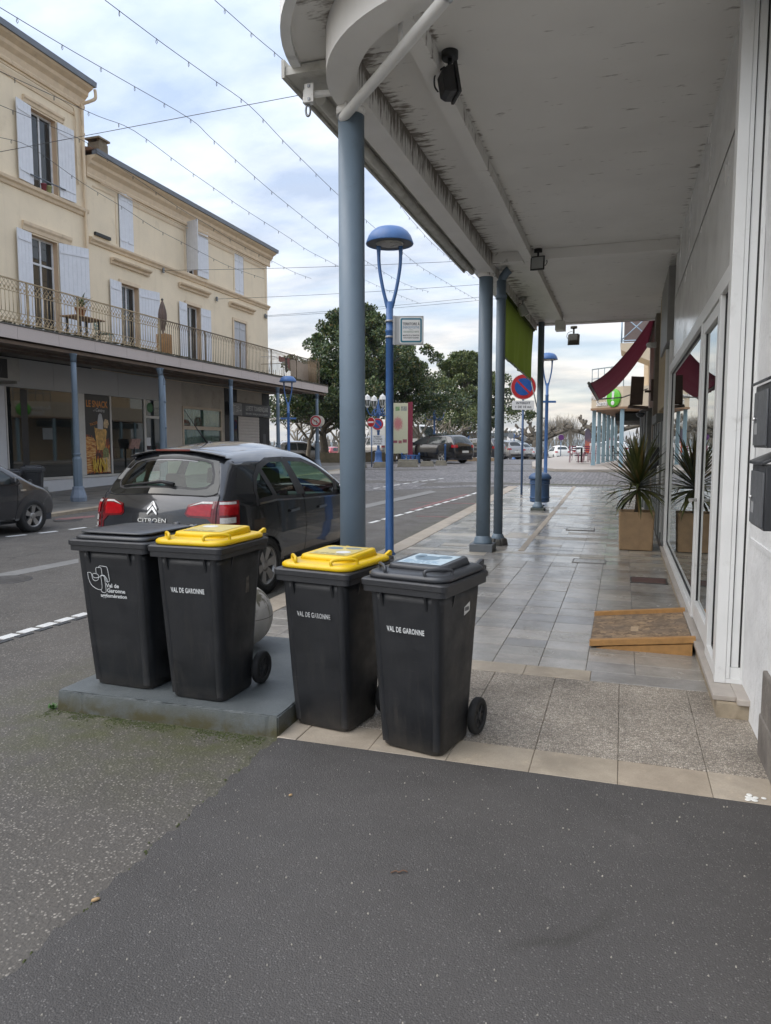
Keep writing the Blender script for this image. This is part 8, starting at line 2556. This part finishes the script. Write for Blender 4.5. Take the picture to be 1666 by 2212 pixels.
for (x0, x1, z0, z1, col_) in ((-1.35, -.95, 2.85, 3.0, (.25, .13, .10)), (-.85, -.62, 2.86, 3.08, (.20, .32, .14)), (-.55, -.22, 2.85, 3.1, (.30, .31, .26)), (-1.0, -.75, 1.10, 1.24, (.28, .08, .10)), (-.68, -.5, 1.08, 1.24, (.30, .10, .10)), (-.45, -.22, 1.12, 1.3, (.25, .09, .10))):
    ob('map_picture', MB().bb(x0, x1, -.036, -.0305, z0, z1), M('mappic%d' % int(col_[0] * 100 + z0 * 31), col_, .5, var=.5, vs=14), pnl)
ob('foot_board', MB().bb(-1.42, -.165, -.025, .025, .1, .18), SEAL, mpb)

# ---- stone blocks, bollards, barrier, hedge wall, fence
BLK2 = M('kerb_block', (.17, .155, .12), .9, var=.3, vs=4, bmp=.5, dirt=.3, dirtcol=(.09, .08, .05))
random.seed(2)
for i, (xa, xb_, yb_) in enumerate(((766, 792, 1011), (806, 838, 1010), (858, 904, 1009), (908, 938, 1007.5), (940, 966, 1005.5), (862, 880, 1003), (885, 900, 1003))):
    a = road_pt(xa, yb_); b_ = road_pt(xb_, yb_)
    c = (a + b_) / 2; L = max(.6, (b_ - a).length)
    o_ = ob('stone_block', MB().box((0, 0, .13), (L, .32, .26), 0, (.80, .55)), BLK2, None, (c.x, c.y, zg(c.y)), (0, 0, atan2(b_.y - a.y, b_.x - a.x)), bevel=.02)
    tag(o_, ['low stone block left of the no-entry pole', 'low stone block under the ornate lamp by the near lamp pole', 'long low stone block in front of the map board', 'low stone block right of the map board', 'low stone block by the tall blue bollard', 'small stone block behind the long one at the map board', 'small stone block at the foot of the map post'][i], 'block', 'stone blocks edging the square')
def bollard(lb_, p, h, r=.05):
    t_ = thing('blue_bollard', lb_, 'bollard', p, 0, 'blue metal bollards')
    ob('post', MB().lathe([(r, 0), (r, h - .1), (r * 1.2, h - .09), (r * 1.2, h - .06), (r, h - .05)], 14), BLUE, t_)
    ob('cap', MB().lathe([(r, h - .05), (r * .7, h), (0, h + .01)], 14), BLUE, t_)
bollard('tall blue bollard in front of the rear wheel of the black estate car', Vector((-8.84, 37.1, zg(37.1))), 1.05)
bollard('short blue bollard beside the map board', Vector((-10.55, 38.2, zg(38.2))), .55)
br_ = thing('blue_barrier', 'low blue ornamental barrier beside the map board', 'barrier', Vector((-11.0, 38.3, zg(38.3))), radians(8))
for xx in (-.55, .4): ob('post', MB().lathe([(.045, 0), (.045, .5), (.06, .52), (0, .58)], 12, (xx, 0, 0)), BLUE, br_)
ob('rail', MB().tube([(-.55, 0, .42), (.4, 0, .42)], .03, 8), BLUE, br_); ob('rail', MB().tube([(-.55, 0, .2), (.4, 0, .2)], .025, 8), BLUE, br_)
for k in range(4):
    ob('ring', MB().lathe([(.075, -.015), (.10, 0), (.075, .015), (.06, 0)], 14, (-.42 + k * .24, 0, .31), True, Matrix.Rotation(pi / 2, 3, 'X')), BLUE, br_)
HEDW = M('mossy_wall', (.13, .105, .065), .95, var=.4, vs=2.5, bmp=.7, dirt=.4, dirtcol=(.05, .055, .025), ds=1.8)
for lb_, xa, xb_, dep, z1_ in (('low mossy wall below the red car, right of the arcade corner post', 690, 758, 41, .62), ('low mossy wall behind the ornate lamp near the thick column', 790, 856, 43, .62)):
    a = ground_at(xa, dep); b_ = ground_at(xb_, dep)
    mb = MB(); n = 16
    d = (b_ - a); d.z = 0; L = d.length; d.normalize(); nn = Vector((-d.y, d.x, 0)) * .2
    vs = []; fs = []
    for k in range(n + 1):
        p = a + d * L * k / n; p.z = zg(p.y) - .05
        hh = z1_ + random.gauss(0, .03)
        vs += [p - nn, p + nn, p + nn * .8 + Vector((0, 0, hh)), p - nn * .8 + Vector((0, 0, hh))]
    for k in range(n):
        for j in range(4): fs.append((4 * k + j, 4 * k + (j + 1) % 4, 4 * k + 4 + (j + 1) % 4, 4 * k + 4 + j))
    fs += [(3, 2, 1, 0), (4 * n, 4 * n + 1, 4 * n + 2, 4 * n + 3)]
    mb.add(vs, fs)
    o_ = ob('mossy_wall', mb, HEDW); tag(o_, lb_, 'wall')
pth = ob('pale_path', MB().prism([tuple(road_pt(x, y)) for x, y in ((560, 1030), (735, 1024), (735, 1008), (560, 1008))], lambda u, v, k: (u, v, zg(v) + (.012 if k else -.1))), M('pale_gravel', (.36, .32, .27), .9, var=.12, vs=3), kind='structure')
fn_ = thing('timber_fence', 'weathered timber post-and-rail fence beside the black estate car', 'fence', ground_at(1005, 44), radians(10))
FEN = M('fence_wood', (.16, .145, .11), .9, var=.25, vs=6)
for xx in (-.6, .0, .35, 1.1): ob('post', MB().bb(xx - .05, xx + .05, -.05, .05, 0, 1.25), FEN, fn_)
for zz in (.55, 1.0): ob('rail', MB().bb(-.7, 1.6, -.03, .03, zz, zz + .12), FEN, fn_)
ob('foot_plank', MB().bb(-1.2, 2.0, -.08, .08, .02, .22), M('foot_plank', (.30, .22, .14), .85, var=.2), fn_)
wd_ = ob('low_pavilion', MB().bb(-7, 7, -2, 2, 0, 2.6), M('pavilion_white', (.55, .55, .54), .7, var=.1), None, ground_at(960, 85), (0, 0, radians(18))); tag(wd_, 'long low white pavilion behind the lighter magnolia', 'building')
ob('roof', MB().bb(-7.4, 7.4, -2.4, 2.4, 2.61, 3.0), M('pavilion_roof', (.10, .115, .12), .7), wd_)
for k in range(5): ob('bay', MB().bb(-6.3 + k * 2.6, -4.4 + k * 2.6, -2.04, -2.005, .4, 2.2), M('pavilion_bay', (.22, .24, .25), .4), wd_)

# ---- corner shop with lettering, raised pavement and cafe
pts = [(1150, 1012), (1200, 1018.5), (1260, 1020), (1330, 1019), (1395, 1025)]
cpoly = [road_pt(x, y) for x, y in pts]
cpoly = [(p.x, p.y) for p in cpoly] + [(3, 31), (9, 31), (9, 60), (-4.6, 60), (-4.9, 50), (-4.7, 40)]
mb = MB()
n = len(cpoly)
ob('cafe_pavement', MB().prism(cpoly, lambda u, v, k: (u, v, (zg(min(v, 48)) + .10) if k else zg(v) - .3)), M('cafe_slab', (.36, .32, .28), .7, var=.1, vs=2), kind='structure')
kb = MB()
AU = thing('corner_shop', 'cream corner shop with round green logo and white lettering at the far corner', 'building', (0, 0, 0))
CRS = M('corner_cream', (.52, .44, .33), .75, var=.06, vs=1.5)
Q1 = py(1278, 870, 34.6); Q2 = py(1346, 870, 33.2); Q0 = py(1335, 880, 45.0)
zt, zb_ = 4.1, 3.18
Q3 = Vector((5, 33.0, 0))
front = [Q0.xy, Q1.xy, Q2.xy, Q3.xy]
fas = MB()
poly = [(p.x, p.y) for p in front] + [(5, 45)]
ob('canopy_band', MB().prism(poly, lambda u, v, k: (u, v, zt if k else zb_ + .05)), CRS, AU)
ob('canopy_trim', MB().prism([(p[0] * 1.0 - .03, p[1] - .04) for p in poly], lambda u, v, k: (u, v, zb_ + .0495 if k else zb_ - .04)), M('canopy_brown', (.24, .15, .09), .8), AU)
ob('wall', MB().bb(1.0, 9, 35.2, 45, .4, 13), M('corner_wall', (.50, .38, .24), .8, var=.08), AU)
AUP = M('pale_blue_post', (.23, .34, .40), .5, var=.08)
for i, (x, y) in enumerate(((1283, 1005), (1297, 1002), (1309, 999), (1319, 996.5), (1328, 995), (1336, 993.5), (1345, 1008))):
    if i < 6:
        q = Q1.lerp(Q0, i / 6.0)
        q = Vector((q.x + .12, q.y + .3, 0))
    else:
        q = Vector((Q2.x - .02, Q2.y + .2, 0))
    zz = zg(min(q.y, 48)) + .10
    t_ = thing('corner_post', 'pale blue post of the corner shop canopy' + (', the nearest one' if i == 6 else ', number %d from the left in the row' % (i + 1) if False else ''), 'post', (q.x, q.y, zz), 0, 'pale blue canopy posts')
    t_['label'] = ['leftmost pale blue post at the corner shop, nearest of the row', 'second pale blue post from the left at the corner shop', 'third pale blue post from the left at the corner shop', 'fourth pale blue post from the left at the corner shop', 'fifth pale blue post from the left at the corner shop', 'sixth and farthest pale blue post of the corner shop row', 'wider pale blue post at the right front of the corner shop'][i]
    ob('post', MB().box((0, 0, (zb_ - zz) / 2), (.15, .15, zb_ - zz - .05), radians(12)), AUP, t_)
    ob('foot', MB().box((0, 0, .02), (.19, .19, .04), radians(12)), AUP, t_)
dr = (Q2 - Q1); dr.z = 0; dr.normalize()
nn = Vector((dr.y, -dr.x, 0))
LWH = M('letter_bright', (.66, .66, .65), .5)
def au_text(s_, f_, z, size):
    p = Q1.lerp(Q2, f_); p = p + nn * .03; p.z = z
    text('lettering', s_, size, LWH, AU, face_m(p, dr, (0, 0, 1)), .015, sx=.95, bold=.004)
au_text('Audition', .28, 3.72, .34); au_text('Sant\u00e9', .36, 3.42, .34)
pc = Q1.lerp(Q2, .74) + nn * .05; pc.z = 3.62
ax_ = Matrix([dr, Vector((0, 0, 1)), nn]).transposed()
lg = ob('logo_disc', MB().lathe([(.40, -.03), (.40, .03), (.37, .05), (0, .05)], 30, pc, True, ax_), M('logo_green', (.10, .42, .03), .4), AU)
ob('logo_mark', MB().prism([(-.06, -.06), (.05, -.06), (.09, .28), (-.05, .28)], lambda u, v, k: tuple(pc + dr * u + Vector((0, 0, v)) + nn * (.052 + .01 * k))), LWH, lg)
ob('logo_mark', MB().lathe([(.10, 0), (.10, .01), (.06, .012)], 16, pc + Vector((0, 0, -.22)) + nn * .052, True, ax_), LWH, lg)
# railing on top of the canopy, balcony higher up
rl = MB()
for p, q in ((Q1, Q2),):
    for k in range(6):
        a = p.lerp(q, k / 5); a.z = zt
        rl.tube([a, a + Vector((0, 0, .9))], .02, 6)
    a = p.copy(); b_ = q.copy(); a.z = b_.z = zt + .88; rl.tube([a, b_], .025, 6)
    a = p.copy(); b_ = q.copy(); a.z = b_.z = zt + .45; rl.tube([a, b_], .018, 6)
ob('roof_railing', rl, M('rail_blue_grey', (.22, .27, .30), .5), AU, recalc=False)
bx0 = py(1342, 770, 34.5)
ob('balcony_slab', MB().prism([(bx0.x, 5.75), (1.1, 5.2), (1.1, 6.05), (bx0.x - .05, 6.05)], lambda u, v, k: (u, 34.2 + 2.2 * k, v)), CRS, AU)
rb = MB()
xe = bx0.x
for z_ in (6.15, 7.35): rb.tube([(xe, 34.2, z_), (1.1, 34.2, z_)], .03, 6); rb.tube([(xe, 34.2, z_), (xe, 36.4, z_)], .03, 6)
rb.tube([(xe, 34.2, 6.1), (xe, 34.2, 7.4)], .04, 6); rb.tube([(xe, 34.25, 6.2), (1.0, 34.25, 7.3)], .025, 6); rb.tube([(xe, 34.26, 7.3), (1.0, 34.26, 6.2)], .025, 6)
for k in range(7): rb.tube([(xe, 34.3 + k * .32, 6.1), (xe, 34.3 + k * .32, 7.35)], .02, 6)
ob('balcony_railing', rb, M('rail_pale', (.30, .40, .50), .5), AU, recalc=False)
ob('balcony_screen', MB().bb(xe + .1, 1.05, 34.5, 34.53, 6.12, 7.2), M('balcony_screen', (.17, .13, .12), .7), AU)
ob('upper_window', MB().bb(.95, .998, 36.0, 37.4, 6.2, 8.4), WINGL, AU)
ob('awning_dark', MB().bb(1.0 - 1.4, .99, 36.0, 44, 2.7, 3.05), M('dark_canvas', (.02, .025, .025), .8), AU)
# cafe tables and chairs
MAGC = M('chair_magenta', (.17, .02, .05), .45, var=.1)
BLKC = M('chair_black', (.02, .02, .022), .5)
ALC = M('chair_alu', (.45, .45, .46), .35, .6)
def cafe_table(lb_, p, mat):
    t_ = thing('cafe_table', lb_, 'table', p, 0, 'cafe tables')
    ob('top', MB().box((0, 0, .73), (.75, .75, .03)), mat, t_, bevel=.006)
    ob('stem', MB().lathe([(.05, .04), (.05, .715)], 12), BLKC, t_)
    ob('base', MB().box((0, 0, .02), (.5, .08, .03)).box((0, 0, .021), (.08, .5, .031)), BLKC, t_)
random.seed(8)
def cafe_at(x, y): 
    p = g(x, y, .68); return Vector((p.x, p.y, zg(min(p.y, 48)) + .10))
cafe_table('dark table among the dark pink chairs', cafe_at(1256, 998.5), BLKC)
cafe_table('dark table among the black cafe chairs', cafe_at(1362, 997.5), BLKC)
for (x, y, rz_, lb_) in ((1240, 999, 100, 'leftmost dark pink cafe chair'), (1247, 995, 60, 'dark pink cafe chair behind the table, left'), (1262, 995, -40, 'dark pink cafe chair behind the table, right'), (1268, 999.5, -95, 'dark pink cafe chair right in front of the table'), (1279, 998, -80, 'dark pink cafe chair next to the leftmost pale blue post')):
    chair('cafe_chair', lb_, cafe_at(x, y), radians(rz_), MAGC, 'chair', 'dark pink cafe chairs', 1.0)
for (x, y, rz_, lb_, m_) in ((1333, 998, 80, 'black cafe chair left of the wide pale blue post', BLKC), (1353, 998, 95, 'black and silver cafe chair right of the wide post', BLKC), (1372, 998.5, -90, 'silver-legged cafe chair by the grey timber wall', ALC), (1367, 994, 10, 'black cafe chair behind the black table', BLKC), (1378, 997, -60, 'silver cafe chair half hidden by the grey timber wall', ALC)):
    chair('cafe_chair', lb_, cafe_at(x, y), radians(rz_), m_, 'chair', 'black cafe chairs', 1.0)
FFS = .6
ff = thing('feather_flag', 'orange and grey feather flag behind the red cafe chairs', 'flag', cafe_at(1276, 992), radians(15))
ff.scale = (FFS, FFS, FFS)
ob('pole', MB().tube([(0, 0, 0), (0, 0, 2.4), (-.1, 0, 3.0), (-.35, 0, 3.25)], .02, 6), BLKC, ff)
m, t, b = nmat('flag_print')
P = pos(t, True); s_ = nd(t, 'ShaderNodeSeparateXYZ'); t.links.new(P, s_.inputs[0])
t.links.new(ramp(t, math_(t, 'ADD', math_(t, 'DIVIDE', s_.outputs[2], 3.3), math_(t, 'MULTIPLY', math_(t, 'SUBTRACT', noise(t, P, 4, 3), .5), .3)), [(.3, (.50, .10, .05)), (.5, (.42, .14, .10)), (.62, (.13, .10, .14)), (.9, (.09, .08, .12))]), b.inputs['Base Color'])
ob('sail', MB().prism([(-.03, .6), (-.03, 2.4), (-.12, 2.95), (-.36, 3.2), (-.62, 3.0), (-.66, 2.2), (-.55, .75)], lambda u, v, k: (u, -.004 + .008 * k, v)), m, ff)
for i, (x, y, lb_) in enumerate(((1279, 975, 'white box under the feather flag'),)):
    p = cafe_at(1284, 992)
    o_ = ob('white_stand', MB().box((0, 0, .5), (.7, .5, 1.0), .2, (.9, .9)), M('stand_white', (.6, .6, .6), .6), None, p, bevel=.03); tag(o_, 'white box stand under the feather flag', 'stand')

# ---- distance: wood edge, hills
WOOD = leafmat('far_wood', [(0, (.045, .038, .030)), (.6, (.085, .070, .052)), (1, (.12, .105, .075))])
mb = MB()
rnd = random.Random(12)
vs = []; fs = []
for k in range(9000):
    x = rnd.uniform(-330, 60); y = rnd.uniform(230, 300)
    hgt = 7.2 + 2.2 * sin(x * .05) + 1.5 * sin(x * .13 + 1) + rnd.gauss(0, .8)
    z = -6 + hgt * rnd.random() ** .7
    s_ = rnd.uniform(.6, 1.6)
    a = rnd.random() * pi
    o_ = len(vs)
    dx_, dy_ = cos(a) * s_ * .4, sin(a) * s_ * .4
    vs += [(x - dx_, y - dy_, z), (x + dx_, y + dy_, z + rnd.gauss(0, .3)), (x + dx_ * .3, y + dy_ * .3, z + s_ * 1.5), (x - dx_ * .6, y - dy_ * .6, z + s_ * 1.1)]
    fs.append((o_, o_ + 1, o_ + 2, o_ + 3))
mb.add(vs, fs)
ob('far_wood', mb, WOOD, kind='stuff', recalc=False)
HILL = M('hill_green', (.06, .075, .05), .95, var=.3, vs=.004)
def hill(nm, dist, base, amp, seed):
    mb = MB(); rnd = random.Random(seed); vs = []; fs = []
    n = 90
    ph = [rnd.random() * 6.28 for _ in range(5)]
    for k in range(n + 1):
        a = radians(-75 + 120 * k / n)
        hz = base + amp * (.5 + .28 * sin(a * 7 + ph[0]) + .16 * sin(a * 17 + ph[1]) + .09 * sin(a * 41 + ph[2]))
        x, y = sin(a) * dist, cos(a) * dist
        vs += [(x, y, -60), (x, y, hz * .6), (x * 1.06, y * 1.06, hz)]
    for k in range(n):
        for j in range(2): fs.append((3 * k + j, 3 * k + 3 + j, 3 * k + 4 + j, 3 * k + 1 + j))
    mb.add(vs, fs, True)
    return ob(nm, mb, HILL, kind='structure', recalc=False)
hill('hills', 2600, 6, 26, 1)

# ---- thin air haze, even density, around everything
hz = bpy.data.materials.new('haze'); hz.use_nodes = True
ht = hz.node_tree; ht.nodes.remove(ht.nodes['Principled BSDF'])
pv = nd(ht, 'ShaderNodeVolumePrincipled', ins={'Color': (.78, .86, .96, 1), 'Density': .00022, 'Anisotropy': .3})
ht.links.new(pv.outputs[0], ht.nodes['Material Output'].inputs['Volume'])
ob('haze', MB().bb(-3200, 3200, -150, 3200, -62, 62), hz, kind='stuff')

# ================================================================ small litter on the ground
random.seed(41)
GRIT = M('grit', (.30, .28, .24), .9, var=.5, vs=60)
mb = MB()
for k in range(420):
    x = random.uniform(-3.4, .7); y = random.uniform(1.2, 3.4)
    s_ = random.uniform(.002, .0055)
    z_ = .002 + (.010 if (x > -1.7 + (3.4 - y) * -1.0) else 0)
    mb.box((x, y, z_), (s_ * 1.4, s_, s_), random.random() * 3, (.6, .6))
ob('grit', mb, GRIT, kind='stuff')
p = g(862, 1888, .008)
tw = ob('twig', MB().tube(smooth_path([(-.028, -.012, .004), (-.012, .0, .008), (.0, -.002, .006), (.014, .010, .009), (.03, .012, .004)], 4), .0028, 6), M('twig', (.12, .07, .045), .9), None, (p.x, p.y, .0105)); tag(tw, 'thin brown curled twig lying on the dark tarmac', 'twig')
for (x, y, lb_, s_) in ((207, 1949, 'yellowish dry leaf on the seam of the tarmac', .02), (628, 1722, 'small pale pebble on the seam near the slab', .012)):
    p = g(x, y, .006)
    o_ = ob('dry_leaf' if s_ > .015 else 'pebble', MB().lathe([(0, -.004), (s_ * .8, .0), (s_ * .7, .006), (0, .009)], 8, (0, 0, 0), True, Matrix.Diagonal((1.0, .45, 1))), M('dry_leaf', (.42, .28, .14), .8, var=.2), None, (p.x, p.y, .014), (0, 0, .9))
    tag(o_, lb_, 'leaf' if s_ > .015 else 'pebble')
p = g(1620, 1727, .003)
mb = MB()
for k in range(16):
    a = random.random() * 6.28; r_ = abs(random.gauss(0, .022)); w_ = random.uniform(.004, .016)
    mb.lathe([(w_, .0), (w_ * .8, .0016), (0, .002)], 8, (r_ * cos(a) * 1.6, r_ * sin(a) * .8, .001), False)
o_ = ob('bird_dropping', mb, M('dropping', (.66, .66, .63), .8, var=.1), None, (p.x, p.y, .0095), recalc=False); tag(o_, 'white bird dropping on the cream kerb slab at right', 'dropping')
wd_m = M('weed', (.05, .12, .025), .7, var=.3, vs=40)
p = g(112, 1530, 0)
wt = thing('weed', 'small green weed at the left end of the slab', 'plant', (p.x, p.y, .0))
for k in range(16):
    lm = leaf_mesh(random.uniform(.025, .05), .006, .8, radians(random.uniform(20, 80)))
    ob('leaf', lm, wd_m, wt, (random.gauss(0, .015), random.gauss(0, .01), 0), (0, 0, random.uniform(0, 6.28)), recalc=False)
